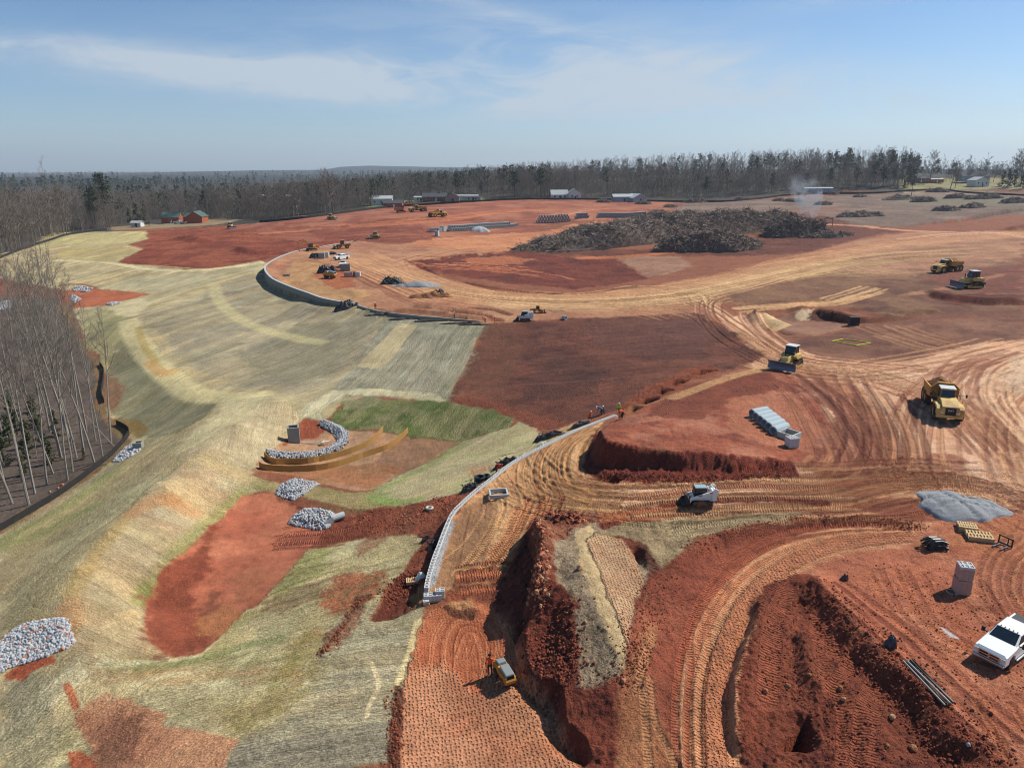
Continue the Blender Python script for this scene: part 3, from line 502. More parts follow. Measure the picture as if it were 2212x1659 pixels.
# --- turning area behind the block wall
Z([(1108, 1002), (1171, 970), (1249, 932), (1300, 910), (1290, 940), (1262, 990), (1242, 1020), (1250, 1060), (1290, 1090), (1360, 1104), (1180, 1112), (1150, 1125), (1120, 1190), (1090, 1240), (1060, 1268), (990, 1270), (945, 1272), (925, 1262), (950, 1180), (975, 1115), (1022, 1068)], (226, 172, 122), .6, wob=.4, mott=[((194, 136, 94), 1.8, .45), ((242, 192, 142), 3, .45)], gr=.5, ro=.03)
Z([(925, 1265), (938, 1210), (962, 1145), (990, 1100), (1030, 1070), (1075, 1075), (1070, 1120), (1045, 1200), (1010, 1255), (960, 1272)], (158, 116, 84), .6, .9, .4, mott=((140, 98, 70), 2, .5), gr=.3)
BR([(1000, 1100), (985, 1160), (965, 1260)], 3.6, 7, [(176, 134, 98), (128, 88, 62)], .25, .45, 0, .02, 35, pair=0)
BR([(1260, 925), (1200, 955), (1170, 1000), (1180, 1050), (1240, 1075), (1340, 1085)], 5, 9, [(222, 168, 114), (158, 108, 70)], .4, .6, .6, .06, 36, drift=.1)
BR([(1290, 925), (1235, 960), (1215, 1000), (1225, 1045), (1290, 1072)], 3, 5, [(150, 100, 64), (220, 164, 110)], .4, .65, .6, .06, 37, drift=.1)
BR([(1120, 1050), (1130, 1100), (1090, 1180), (1030, 1262)], 7, 8, [(220, 162, 112), (156, 98, 66)], .45, .6, 1, .06, 38, frag=.1)
BR([(1180, 1060), (1150, 1120), (1120, 1180), (1050, 1240)], 4, 6, [(196, 116, 76), (134, 68, 44)], .45, .6, 1, .06, 39, frag=.2)
Z([(970, 1290), (1000, 1240), (1060, 1225), (1095, 1235), (1090, 1290), (1000, 1300)], (150, 80, 54), .8, .7, .8, mott=((120, 60, 44), 2, .6), ro=.07, gr=.8)
BR([(990, 1268), (1040, 1262), (1090, 1262)], 3, 6, [(200, 116, 78), (118, 58, 42)], .4, .7, 1, .05, 40)
# --- red mound plateau
Z([(1301, 922), (1340, 890), (1420, 850), (1480, 835), (1600, 800), (1680, 800), (1740, 840), (1790, 900), (1790, 960), (1720, 1005), (1662, 990), (1584, 986), (1459, 976), (1384, 965), (1310, 950)], (164, 92, 68), .8, wob=.8, mott=[((122, 62, 48), 2.5, .6), ((196, 136, 108), 3, .5)], gr=.6, ro=.04)
Z([(1400, 850), (1480, 832), (1640, 800), (1700, 830), (1640, 860), (1560, 880), (1500, 905), (1400, 900), (1420, 870)], (134, 70, 50), .8, .85, 1, mott=((112, 56, 42), 3, .5), ro=.07, cl=.5)
Z([(1560, 860), (1640, 850), (1720, 860), (1780, 930), (1740, 980), (1640, 960), (1580, 930)], (186, 118, 88), .8, .7, 1)
Z([(1290, 925), (1304, 950), (1384, 966), (1459, 976), (1584, 987), (1708, 1000), (1720, 1030), (1500, 1042), (1400, 1042), (1290, 1035), (1255, 1005)], (134, 62, 46), .6, wob=.4, mott=((108, 50, 40), 1.5, .6), ro=.16, gr=1)
# --- dark tracked slope
Z([(1045, 704), (1110, 696), (1250, 688), (1500, 678), (1555, 700), (1610, 740), (1650, 775), (1570, 800), (1480, 826), (1400, 850), (1345, 882), (1290, 900), (1240, 915), (1180, 935), (1120, 905), (1060, 885), (960, 868), (1000, 800)], (112, 66, 51), 1.4, wob=1.2, sdir=((1100, 800), (1500, 740)), mott=[((80, 48, 42), 6, .6), ((136, 84, 64), 3.5, .45)], gr=.7, cl=.4, ro=.05)
Z([(1048, 706), (1110, 700), (1140, 740), (1110, 800), (1090, 860), (990, 866), (1010, 790)], (122, 78, 58), 1, .8, 1.5, mott=((96, 60, 48), 4, .5))
Z([(1110, 820), (1200, 770), (1300, 800), (1280, 850), (1200, 870), (1140, 860)], (72, 48, 42), 3, .5, 2)
Z([(1250, 700), (1400, 690), (1500, 690), (1560, 740), (1450, 770), (1300, 760)], (104, 66, 56), 3, .6, 2, mott=((124, 84, 72), 4, .4))
for k in range(9):
    y0 = 712 + k * 14
    T([(1180 - k * 8, y0 + 8), (1300, y0 - 4), (1440, y0 - 16), (1530 + k * 6, y0 - 14)], .5, (66, 38, 32) if k % 2 else (134, 90, 76), .5, .3, dep=.05)
Z([(960, 869), (1060, 886), (1130, 905), (1185, 935), (1240, 916), (1180, 900), (1080, 872), (1000, 850)], (140, 78, 56), .8, .7, 1, ro=.08)
Z([(1330, 890), (1350, 868), (1400, 835), (1480, 798), (1530, 790), (1560, 802), (1480, 830), (1400, 868), (1350, 896)], (138, 72, 48), .6, .8, .5, mott=((170, 96, 60), 1.5, .5), ro=.12, gr=.9)
T([(1660, 795), (1580, 815), (1500, 842), (1455, 860)], 2.0, (196, 152, 106), .8, .4, gr=.4)
T([(1480, 845), (1400, 872), (1340, 898)], .9, (180, 128, 88), .8, .3)
T([(690, 545), (780, 556), (860, 586), (950, 618), (1080, 638), (1250, 646), (1420, 636), (1600, 602), (1760, 566), (1900, 537), (2100, 516), (2260, 506)], 15, (206, 154, 116), .5, 6)
T([(1100, 655), (1300, 655), (1450, 643), (1620, 608), (1780, 578), (1900, 566)], 12, (200, 162, 116), .55, 5)
BR([(800, 575), (900, 610), (1020, 636), (1200, 650), (1400, 645), (1560, 622), (1700, 590), (1850, 560)], 16, 14, [(228, 186, 138), (150, 106, 72), (126, 78, 54)], .7, .6, 0, .06, 61, drift=.4, frag=.35)
BR([(700, 560), (780, 585), (860, 620), (940, 650), (1060, 668)], 10, 10, [(212, 158, 118), (130, 74, 52)], .6, .6, 0, .06, 62, frag=.3)
BR([(870, 560), (960, 600), (1080, 625), (1240, 636), (1380, 618)], 2.5, 2, [(92, 46, 36)], .8, .8, 0, .12, 63, pair=0)
BR([(1200, 664), (1300, 664), (1400, 672), (1480, 690)], 10, 8, [(196, 150, 108), (120, 78, 56)], .5, .6, 0, .05, 64, frag=.3)
for q_ in ([(820, 684), (900, 686), (1000, 690)], [(960, 672), (1030, 678), (1080, 690)], [(1000, 664), (1060, 668), (1100, 680)], [(900, 552), (940, 554), (990, 552)]): T(q_, 1.8, (110, 54, 40), .75, 1.2, dep=.25, ro=.15)
for k in range(26):
    x_ = 560 + (k * 137) % 900; y_ = 470 + (k * 61) % 46; T([(x_, y_), (x_ + 60, y_ - 4), (x_ + 150, y_ - 5)], 1.6 + k % 3, (116, 58, 46) if k % 3 else (196, 138, 106), .5, 1.5, dep=.12)
Z([(0, 1160), (130, 1090), (245, 1005), (292, 950), (262, 915), (236, 905), (226, 875), (232, 830), (220, 780), (190, 745), (165, 690), (140, 650), (120, 660), (160, 720), (200, 790), (205, 880), (240, 930), (262, 945), (225, 985), (110, 1065), (0, 1128)], (150, 112, 80), .5, wob=.6, mott=[((128, 84, 58), 2, .5), ((128, 128, 78), 3, .4)], gr=.8)
# --- straw-covered slopes
Z([(0, 545), (60, 535), (150, 507), (230, 499), (314, 497), (317, 515), (273, 527), (309, 536), (247, 567), (330, 573), (401, 581), (478, 576), (560, 562), (577, 570), (570, 578), (573, 590), (590, 606), (629, 623), (694, 648), (765, 660), (830, 677), (960, 692), (1045, 703), (1008, 780), (962, 868), (850, 860), (800, 855), (744, 866), (712, 900), (694, 910), (656, 900), (640, 918), (600, 960), (554, 995), (548, 1010), (600, 1050), (560, 1060), (528, 1068), (463, 1128), (381, 1203), (348, 1240), (313, 1291), (311, 1346), (326, 1388), (371, 1417), (426, 1408), (463, 1381), (526, 1316), (554, 1306), (604, 1248), (652, 1190), (787, 1160), (925, 1140), (912, 1170), (867, 1240), (825, 1283), (808, 1330), (892, 1308), (912, 1322), (905, 1345), (890, 1400), (864, 1480), (852, 1590), (835, 1640), (690, 1659), (640, 1700), (-100, 1720), (-100, 1170), (0, 1150), (120, 1090), (232, 1000), (285, 950), (262, 915), (236, 905), (226, 875), (232, 830), (220, 780), (190, 745), (165, 690), (150, 655), (200, 660), (321, 634), (205, 621), (135, 625), (60, 610), (0, 600)],
  STR, .5, wob=.35, sdir=((333, 802), (554, 722)), strips=2.4, samp=.14, mott=[((166, 146, 110), 4, .5), ((156, 144, 106), 7, .3)], st=.8, gr=.5, ro=.02)
# middle slope, greyer
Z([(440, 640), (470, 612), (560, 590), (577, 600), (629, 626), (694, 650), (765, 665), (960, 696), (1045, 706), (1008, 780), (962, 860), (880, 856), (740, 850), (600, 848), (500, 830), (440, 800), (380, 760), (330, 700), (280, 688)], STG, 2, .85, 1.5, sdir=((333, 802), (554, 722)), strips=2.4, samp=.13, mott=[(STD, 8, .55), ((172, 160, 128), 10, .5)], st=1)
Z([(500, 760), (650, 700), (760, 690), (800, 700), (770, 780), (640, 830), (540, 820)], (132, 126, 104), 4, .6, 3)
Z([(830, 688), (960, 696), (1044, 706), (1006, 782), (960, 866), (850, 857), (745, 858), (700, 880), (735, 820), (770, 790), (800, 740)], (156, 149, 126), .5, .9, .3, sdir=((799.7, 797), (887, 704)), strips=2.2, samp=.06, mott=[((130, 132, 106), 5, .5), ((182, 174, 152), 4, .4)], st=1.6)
Z([(862, 697), (902, 702), (880, 730), (850, 770), (815, 797), (770, 790), (800, 760), (835, 725)], (198, 180, 140), .4, .9, .2, sdir=((799.7, 797), (887, 704)), st=.8)
Z([(700, 880), (745, 850), (850, 856), (960, 868), (940, 850), (820, 838), (720, 842), (660, 870), (640, 900), (690, 905)], (204, 192, 156), .6, .8, .6, sdir=((640, 900), (740, 830)), strips=1.2, samp=.12, st=1.2)
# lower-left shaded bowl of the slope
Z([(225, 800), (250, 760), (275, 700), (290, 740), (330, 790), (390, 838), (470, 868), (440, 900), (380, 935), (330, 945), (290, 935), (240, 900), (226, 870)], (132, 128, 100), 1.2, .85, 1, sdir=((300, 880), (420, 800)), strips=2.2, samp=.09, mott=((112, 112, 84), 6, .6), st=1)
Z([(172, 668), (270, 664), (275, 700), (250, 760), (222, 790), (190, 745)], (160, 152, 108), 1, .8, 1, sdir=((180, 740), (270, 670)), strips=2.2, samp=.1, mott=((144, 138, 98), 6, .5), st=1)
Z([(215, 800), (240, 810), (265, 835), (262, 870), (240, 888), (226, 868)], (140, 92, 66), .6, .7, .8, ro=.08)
Z([(236, 905), (250, 900), (300, 905), (320, 925), (300, 940), (275, 935)], (140, 110, 54), .5, .8, .6)
# tops: dam body, inner face brighter
Z([(142, 1278), (163, 1220), (233, 1138), (300, 1080), (356, 1035), (430, 965), (520, 955), (530, 1000), (548, 1010), (600, 1050), (528, 1068), (463, 1128), (381, 1203), (313, 1291), (311, 1346), (326, 1388), (371, 1417), (300, 1440), (200, 1460), (155, 1390)], (190, 167, 130), 1, .85, .6, sdir=((238, 1138), (363, 1195)), strips=2.4, samp=.13, mott=[((178, 142, 108), 3, .6), ((172, 156, 112), 4, .4)], st=.7)
Z([(430, 965), (480, 935), (560, 870), (620, 870), (650, 895), (640, 918), (600, 960), (554, 1000), (500, 985)], (196, 176, 140), .6, .9, .4, sdir=((560, 880), (540, 980)), strips=2.4, samp=.05, st=.6)
Z([(0, 1145), (130, 1070), (240, 1000), (300, 950), (380, 935), (470, 900), (560, 862), (480, 935), (430, 962), (356, 1032), (233, 1136), (163, 1218), (142, 1278), (100, 1330), (0, 1440)], (180, 163, 126), 1, .85, .8, sdir=((0, 1300), (350, 1010)), strips=3.0, samp=.12, mott=[((186, 156, 118), 7, .5), ((150, 146, 108), 8, .5)], st=.8)
Z([(500, 850), (560, 850), (600, 850), (520, 910), (430, 962), (380, 980), (400, 940), (460, 890)], (206, 192, 150), 1.5, .8, 1, sdir=((380, 980), (560, 860)), st=.8)
for q in ([(0, 1165), (60, 1135), (150, 1085), (240, 1020)], [(0, 1180), (80, 1150), (200, 1090)]):
    T(q, 2.6, (128, 138, 76), .6, 2.6, st=.8)
T([(283, 1108), (330, 1080), (370, 1078)], 2.0, (196, 140, 92), .6, 1.2); T([(370, 1080), (410, 1105)], 2.2, (200, 146, 98), .6, 1.2)
T([(150, 1280), (190, 1210), (240, 1150), (270, 1120)], 1.6, (176, 146, 88), .6, 1)
T([(20, 1390), (90, 1355), (140, 1350), (145, 1310)], 2.2, (188, 134, 88), .6, 1)
T([(330, 1270), (390, 1180), (470, 1110), (525, 1060)], 1.6, (150, 150, 84), .6, 1.2); T([(300, 1300), (315, 1270)], 1.5, (120, 132, 64), .6, .8)
T([(430, 1425), (480, 1390), (530, 1330)], 1.4, (150, 158, 88), .6, .8)
# bench paths
T([(120, 560), (180, 562), (240, 566), (300, 577), (350, 582), (401, 583), (480, 578), (560, 566)], 2.6, (226, 212, 166), .85, .8)
T([(110, 545), (200, 532), (280, 530), (300, 534)], 1.8, (196, 140, 92), .7, .6)
T([(458, 612), (478, 655), (520, 690), (575, 712), (640, 730), (690, 738)], 3.4, (204, 190, 142), .75, 1.6)
T([(275, 690), (292, 730), (325, 775), (370, 815), (425, 850), (500, 856), (560, 850)], 4.6, (214, 198, 150), .85, 1.4)
T([(298, 705), (310, 745), (335, 780)], 1.6, (186, 158, 90), .7, .8); T([(320, 780), (352, 805), (372, 800)], 2.4, (204, 156, 92), .7, .8)
T([(255, 670), (300, 655), (360, 640), (420, 618), (470, 600), (560, 580)], 3.5, (190, 182, 146), .5, 1.5)
Z([(232, 664), (300, 640), (330, 650), (290, 680), (266, 682)], (216, 200, 158), 1, .8, .5)
Z([(280, 600), (400, 588), (470, 590), (430, 615), (330, 630), (240, 620)], (186, 178, 144), 2, .6, 1)
Z([(110, 500), (230, 499), (314, 497), (317, 515), (260, 524), (110, 528), (60, 540)], (196, 182, 130), 1, .8, .5, sdir=((120, 530), (180, 510)), strips=2.4, samp=.1, mott=((180, 170, 118), 8, .5))
Z([(130, 533), (250, 530), (309, 536), (247, 566), (160, 560), (120, 552)], (190, 170, 118), 1, .8, .5, sdir=((140, 555), (220, 535)), strips=2.6, samp=.12, mott=((166, 154, 102), 8, .5))
# small red basin beyond
Z([(135, 629), (160, 622), (205, 624), (321, 632), (300, 640), (225, 657), (160, 664), (140, 650)], (188, 108, 74), .8, wob=.4, mott=((160, 84, 58), 5, .5))
T([(130, 615), (170, 612), (205, 620)], 2, (140, 80, 60), .8, .5)
# right half of the straw, below the red bank
Z([(604, 1248), (652, 1190), (787, 1160), (900, 1150), (912, 1170), (867, 1240), (825, 1283), (800, 1340), (740, 1420), (690, 1500), (560, 1590), (480, 1590), (350, 1545), (280, 1515), (420, 1425), (530, 1330)], (186, 168, 124), 1, .7, .7, sdir=((420, 1480), (700, 1390)), strips=2.0, samp=.1, mott=[((160, 152, 104), 3, .5), ((214, 204, 158), 4, .5)], st=1)
Z([(640, 1210), (700, 1180), (700, 1230), (640, 1270), (600, 1290), (590, 1270)], (132, 142, 74), 1, .55, .8, st=1)
Z([(560, 1300), (640, 1270), (700, 1250), (680, 1290), (600, 1330)], (140, 112, 80), .8, .6, .8, st=1)
Z([(700, 1270), (740, 1240), (830, 1235), (800, 1290), (740, 1330), (690, 1300)], (166, 92, 62), 1, .85, .8, ro=.05)
Z([(730, 1330), (820, 1300), (808, 1335), (900, 1345), (885, 1410), (862, 1480), (852, 1590), (835, 1640), (690, 1660), (480, 1660), (512, 1596), (600, 1560), (660, 1480)], (166, 152, 122), .8, .85, .5, sdir=((650, 1470), (860, 1440)), strips=2.0, samp=.1, mott=[((148, 136, 110), 2.5, .5), ((186, 176, 140), 4, .4)], st=1.2)
Z([(500, 1610), (640, 1590), (850, 1545), (845, 1640), (690, 1662), (480, 1662)], (146, 136, 116), .5, .8, .3, st=1.2, mott=((120, 112, 98), 2, .4))
Z([(560, 1500), (600, 1420), (660, 1370), (690, 1400), (660, 1480), (600, 1560), (520, 1580), (470, 1540)], (142, 122, 66), 1.6, .7, 1.2, mott=[((164, 120, 72), 1.2, .6), ((176, 156, 104), 1.6, .5)], st=1)
Z([(550, 1480), (590, 1440), (640, 1410), (650, 1430), (600, 1480)], (120, 136, 56), 1, .45, .6)
T([(905, 1345), (893, 1400), (880, 1440), (862, 1485)], 1.1, (226, 204, 152), .9, .3)
T([(290, 1480), (360, 1455), (420, 1460), (460, 1478)], .8, (226, 214, 170), .8, .3); T([(220, 1430), (320, 1432), (420, 1422)], 1.0, (222, 214, 172), .7, .4); T([(460, 1480), (500, 1445), (545, 1410)], .7, (226, 214, 168), .7, .3)
T([(300, 1445), (400, 1430), (520, 1395), (600, 1380)], 1.1, (126, 136, 80), .6, .5)
Z([(0, 1470), (50, 1445), (105, 1470), (110, 1540), (60, 1580), (0, 1590)], (150, 142, 116), 1, .7, .6, sdir=((0, 1580), (100, 1480)), st=1.2)
Z([(0, 1590), (100, 1560), (190, 1600), (200, 1659), (0, 1670)], (166, 156, 124), 1, .7, .6, sdir=((0, 1650), (120, 1570)), st=1.2, mott=((150, 150, 84), 2, .5))
T([(250, 1560), (180, 1600), (120, 1640), (60, 1680)], 1.2, (226, 206, 156), .5, .6)
T([(800, 1450 - 20), (815, 1480), (795, 1520), (790, 1545)], .35, (222, 200, 158), .8, .15)
Z([(230, 1495), (281, 1515), (356, 1546), (346, 1564), (463, 1586), (508, 1594), (483, 1644), (476, 1690), (213, 1690), (195, 1619), (163, 1561), (160, 1541), (190, 1513)], (206, 148, 112), .4, wob=.3, mott=[((168, 104, 76), 2, .45), ((214, 164, 124), 3, .5)], gr=.7, ro=.02)
Z([(255, 1545), (290, 1550), (300, 1600), (270, 1659), (205, 1659), (200, 1580)], (136, 88, 70), 1.2, .7, .8, ro=.04, gr=1)
Z([(145, 1624), (175, 1617), (215, 1659), (200, 1690), (150, 1660)], (186, 96, 64), .3, .9, .2)
Z([(8, 1451), (50, 1425), (110, 1414), (115, 1428), (65, 1445), (55, 1462), (0, 1468)], (170, 88, 58), .3, 1, .2)
T([(140, 1478), (152, 1500), (160, 1525)], .5, (190, 104, 68), .9, .2)
# scattered clods line
Z([(770, 1290), (800, 1285), (760, 1360), (720, 1400), (690, 1410), (730, 1350)], (124, 66, 48), .5, .7, .6, ro=.12, gr=1)
for k in range(30):
    x_ = 560 + (k * 53) % 260; y_ = 1232 + (k * 37) % 100; sl = -.38
    if x_ > 740: y_ += 10
    T([(x_, y_), (x_ + 26, y_ + 26 * sl - 2), (x_ + 60 + k % 4 * 10, y_ + 60 * sl)], .3 + .1 * (k % 3), (112, 80, 54) if k % 2 else (132, 126, 84), .5, .4, dep=.03, st=1)
for k in range(22):
    x_ = 170 + (k * 71) % 360; y_ = 1420 + (k * 29) % 90
    T([(x_, y_), (x_ + 50, y_ - 12), (x_ + 110, y_ - 20)], .5 + .2 * (k % 3), ((214, 198, 152), (140, 130, 80), (178, 140, 96))[k % 3], .45, .8, st=1)
for k in range(16):
    x_ = 640 + (k * 47) % 200; y_ = 1360 + (k * 41) % 250
    T([(x_, y_), (x_ + 40, y_ - 6), (x_ + 90, y_ - 9)], .25, ((120, 108, 84), (196, 184, 146))[k % 2], .5, .3, st=1)
# --- first basin
Z([(526, 1068), (560, 1062), (592, 1062), (600, 1078), (640, 1085), (690, 1095), (720, 1120), (735, 1125), (720, 1135), (690, 1160), (654, 1190), (604, 1248), (554, 1306), (526, 1316), (463, 1381), (426, 1408), (371, 1417), (326, 1388), (311, 1346), (313, 1291), (348, 1240), (381, 1203), (463, 1128)], (184, 106, 78), .5, wob=.3, mott=[((150, 82, 60), 3, .5), ((196, 126, 94), 5, .5), ((170, 96, 70), 1.5, .4)], gr=.15, ro=.0, st=0)
Z([(463, 1130), (400, 1200), (349, 1242), (313, 1291), (311, 1346), (326, 1388), (371, 1417), (426, 1408), (470, 1370), (440, 1330), (420, 1280), (450, 1210)], (140, 72, 50), 1.2, .85, 1, mott=((120, 60, 44), 2, .5), gr=.5, ro=.02)
Z([(420, 1330), (480, 1300), (525, 1318), (470, 1375), (430, 1370)], (176, 118, 76), .8, .7, .6, gr=.5); Z([(450, 1270), (480, 1275), (470, 1310), (440, 1340), (425, 1320)], (122, 72, 52), .8, .7, .4)
Z([(500, 1230), (600, 1240), (560, 1295), (500, 1300)], (166, 104, 72), 1, .6, .8)
BR([(590, 1160), (650, 1155), (720, 1150), (780, 1140)], 5, 9, [(128, 60, 44), (196, 112, 82)], .35, .6, .9, .03, 41, frag=.3, pair=1.6)
# --- second basin, berm
Z([(554, 997), (600, 960), (642, 917), (659, 902), (694, 912), (729, 929), (804, 930), (912, 947), (1002, 952), (930, 997), (855, 1030), (804, 1057), (767, 1060), (679, 1040), (600, 1042), (556, 1022)], (178, 138, 108), .4, wob=.3, mott=[((196, 142, 100), 3, .55), ((146, 120, 96), 2, .5)], gr=.3, ro=.02, st=0)
Z([(870, 940), (1000, 953), (930, 996), (860, 1026), (800, 1000)], (142, 104, 78), .6, .8, .5, mott=((120, 88, 66), 2.5, .5), ro=.03)
Z([(560, 1020), (700, 1010), (800, 1000), (860, 1010), (800, 1055), (720, 1045)], (164, 98, 56), 1, .6, .8, mott=((120, 96, 52), 3, .4))
Z([(545, 1012), (600, 1022), (680, 1035), (600, 1045), (548, 1025)], (136, 74, 52), .5, .8, .4, ro=.04)
Z([(640, 917), (659, 902), (694, 912), (705, 925), (680, 945), (640, 950), (610, 960)], (150, 78, 54), .5, 1, .4, ro=.04)
Z([(545, 1030), (600, 1046), (680, 1050), (767, 1062), (804, 1060), (860, 1080), (780, 1105), (700, 1085), (600, 1064), (540, 1056)], (176, 158, 112), .5, .9, .4, mott=((132, 134, 76), 2.5, .5), st=.6, gr=.6)
Z([(660, 1082), (740, 1092), (800, 1102), (770, 1110), (700, 1105)], (112, 92, 58), .5, .7, .5, ro=.06)
Z([(712, 902), (744, 868), (800, 856), (850, 862), (960, 869), (1060, 886), (1108, 905), (1100, 925), (1050, 938), (1000, 950), (912, 945), (804, 928), (729, 928)], (124, 124, 78), .5, wob=.8, sdir=((760, 920), (830, 860)), mott=[((84, 102, 46), 3, .75), ((148, 140, 100), 2, .6)], st=1.5, gr=.8, ro=.02)
Z([(744, 868), (800, 856), (830, 862), (800, 880), (735, 885)], (146, 140, 104), .5, .8, .4)
Z([(1002, 952), (1050, 938), (1105, 922), (1120, 912), (1150, 925), (1185, 940), (1249, 925), (1280, 912), (1171, 962), (1108, 994), (1055, 1032), (1010, 1060), (940, 1075), (870, 1092), (800, 1085), (804, 1058), (855, 1030), (930, 997)], (188, 172, 132), .5, wob=.5, sdir=((860, 1060), (1100, 960)), strips=3, samp=.05, mott=[((176, 172, 118), 5, .5)], st=.8, gr=.4, ro=.015)
T([(1000, 957), (930, 1002), (860, 1037), (812, 1064), (840, 1083)], 1.8, (124, 142, 78), .65, 2.2, st=1)
T([(800, 1075), (850, 1085), (900, 1078)], 1.5, (140, 160, 84), .7, .8)
Z([(1010, 1010), (1060, 1005), (1050, 1020), (1010, 1030)], (196, 140, 100), .8, .6, .5)
Z([(1150, 925), (1180, 936), (1240, 912), (1280, 905), (1240, 920), (1200, 945)], (206, 166, 118), .5, .8, .5)
# red bank below the wall
Z([(600, 1068), (640, 1080), (700, 1105), (760, 1112), (800, 1100), (870, 1094), (940, 1076), (1010, 1060), (1030, 1048), (1010, 1068), (985, 1092), (962, 1120), (945, 1160), (925, 1215), (918, 1260), (905, 1300), (880, 1305), (840, 1330), (805, 1335), (825, 1283), (867, 1240), (912, 1172), (900, 1155), (787, 1162), (690, 1180), (700, 1130), (640, 1100)], (142, 76, 54), .6, wob=.5, mott=[((118, 60, 46), 3, .6), ((166, 96, 68), 3, .4)], gr=.8, ro=.06, st=0)
Z([(787, 1162), (830, 1145), (860, 1150), (820, 1180), (770, 1200)], (150, 100, 74), .8, .7, .6); Z([(885, 1080), (900, 1130), (880, 1170), (840, 1160)], (128, 86, 62), 1.5, .5, .8)
Z([(830, 1290), (860, 1248), (900, 1235), (905, 1300), (850, 1335), (805, 1338)], (106, 52, 38), .4, .9, .3, ro=.12, gr=1)
Z([(880, 1290), (910, 1262), (930, 1270), (925, 1300), (900, 1310)], (196, 144, 92), .4, .7, .3)
T([(928, 1262), (944, 1208), (958, 1165), (972, 1130)], .7, (186, 190, 198), .9, .4, gr=.9)
T([(918, 1278), (930, 1285), (945, 1290)], .5, (176, 180, 188), .8, .4, gr=.9)
# --- roller bench
Z([(905, 1345), (930, 1318), (990, 1300), (1060, 1305), (1085, 1330), (1130, 1400), (1140, 1450), (1190, 1500), (1215, 1560), (1262, 1660), (1262, 1700), (850, 1700), (856, 1560), (870, 1480), (893, 1400)], (210, 146, 110), .4, wob=.3, sdir=((1050, 1640), (1010, 1420)), mott=[((200, 134, 94), 4, .5), ((172, 96, 64), 3, .4)], dim=1.0, gr=.45, ro=.0)
Z([(905, 1345), (930, 1318), (990, 1300), (1060, 1305), (1085, 1330), (1110, 1400), (1060, 1430), (1040, 1500), (960, 1430), (900, 1440), (893, 1400)], (182, 100, 66), .8, .9, .5, mott=((196, 118, 80), 2, .5), dim=0.0, gr=.5)
BR([(955, 1440), (960, 1380), (985, 1340), (1030, 1335), (1070, 1370), (1072, 1420), (1050, 1500)], 2.2, 11, [(214, 140, 100), (142, 74, 50)], .12, .7, 0, .035, 43, drift=.05, pair=0)
BR([(990, 1420), (1010, 1370), (1030, 1400), (1035, 1470)], 2.0, 8, [(214, 140, 100), (150, 80, 54)], .12, .6, 0, .035, 44, drift=.05, pair=0)
Z([(960, 1310), (1000, 1306), (1030, 1318), (1020, 1335), (975, 1332)], (112, 70, 52), .3, .9, .3, ro=.14, gr=1); Z([(970, 1302), (1010, 1296), (1025, 1310), (980, 1312)], (190, 140, 96), .3, .8, .3)
Z([(850, 1480), (864, 1480), (868, 1560), (860, 1659), (835, 1670), (838, 1600)], (104, 56, 40), .3, .9, .3, ro=.12, gr=1)
# --- spoil heap
Z([(1090, 1240), (1150, 1118), (1180, 1108), (1360, 1106), (1430, 1230), (1412, 1262), (1380, 1320), (1350, 1440), (1330, 1490), (1340, 1659), (1262, 1690), (1215, 1560), (1190, 1500), (1140, 1450), (1130, 1400), (1085, 1330), (1060, 1300)], (128, 62, 46), .5, wob=.4, mott=[((104, 50, 40), 1.6, .6), ((156, 84, 60), 2, .4)], ro=.085, gr=1, st=0, dim=0)
Z([(1150, 1118), (1180, 1100), (1300, 1104), (1290, 1135), (1240, 1150), (1195, 1170), (1185, 1290), (1170, 1310), (1150, 1250), (1156, 1170)], (156, 96, 72), .5, .85, .3, mott=((190, 134, 104), .8, .5), ro=.16, gr=1)
Z([(1190, 1165), (1240, 1145), (1285, 1130), (1300, 1150), (1350, 1190), (1400, 1225), (1392, 1262), (1372, 1300), (1358, 1380), (1350, 1430), (1345, 1455), (1300, 1475), (1252, 1478), (1246, 1300), (1196, 1260)], (168, 146, 120), .4, wob=.3, mott=((140, 118, 98), 1.2, .5), ro=.05, gr=.9)
Z([(1240, 1150), (1275, 1135), (1290, 1160), (1302, 1240), (1330, 1310), (1352, 1390), (1350, 1450), (1338, 1440), (1310, 1370), (1275, 1280), (1250, 1220)], (206, 178, 134), .3, .9, .15, mott=((190, 160, 120), 1.0, .5), ro=.02, gr=.4)
Z([(1262, 1165), (1290, 1150), (1340, 1165), (1372, 1205), (1392, 1262), (1372, 1300), (1362, 1360), (1356, 1400), (1340, 1360), (1310, 1290), (1290, 1230)], (190, 146, 112), .3, .9, .15, sdir=((1360, 1380), (1285, 1170)), mott=((206, 172, 134), 1.2, .6), dim=1.3, gr=.2, ro=.0)
Z([(1290, 1150), (1340, 1132), (1480, 1120), (1650, 1108), (1766, 1106), (1660, 1128), (1560, 1142), (1500, 1165), (1460, 1200), (1432, 1228), (1412, 1205), (1385, 1170), (1350, 1160)], (172, 152, 116), .4, .9, .4, mott=((140, 118, 92), 1.2, .5), ro=.05, gr=.8)
Z([(1290, 1108), (1400, 1098), (1650, 1100), (1850, 1090), (1900, 1095), (1800, 1106), (1600, 1112), (1400, 1125), (1300, 1128)], (196, 120, 80), .4, .8, .4, gr=.6)
BR([(1350, 1105), (1500, 1092), (1700, 1088), (1850, 1090)], .8, 2, [(206, 164, 118), (150, 100, 72)], .5, .7, 1, .05, 45)
BR([(1700, 1122), (1560, 1128), (1450, 1150), (1500, 1142)], 1.5, 2, [(196, 172, 132)], .5, .6, 1, .05, 46)
Z([(1378, 1168), (1405, 1200), (1432, 1232), (1412, 1240), (1385, 1205)], (98, 74, 60), .4, .6, .2, ro=.1)
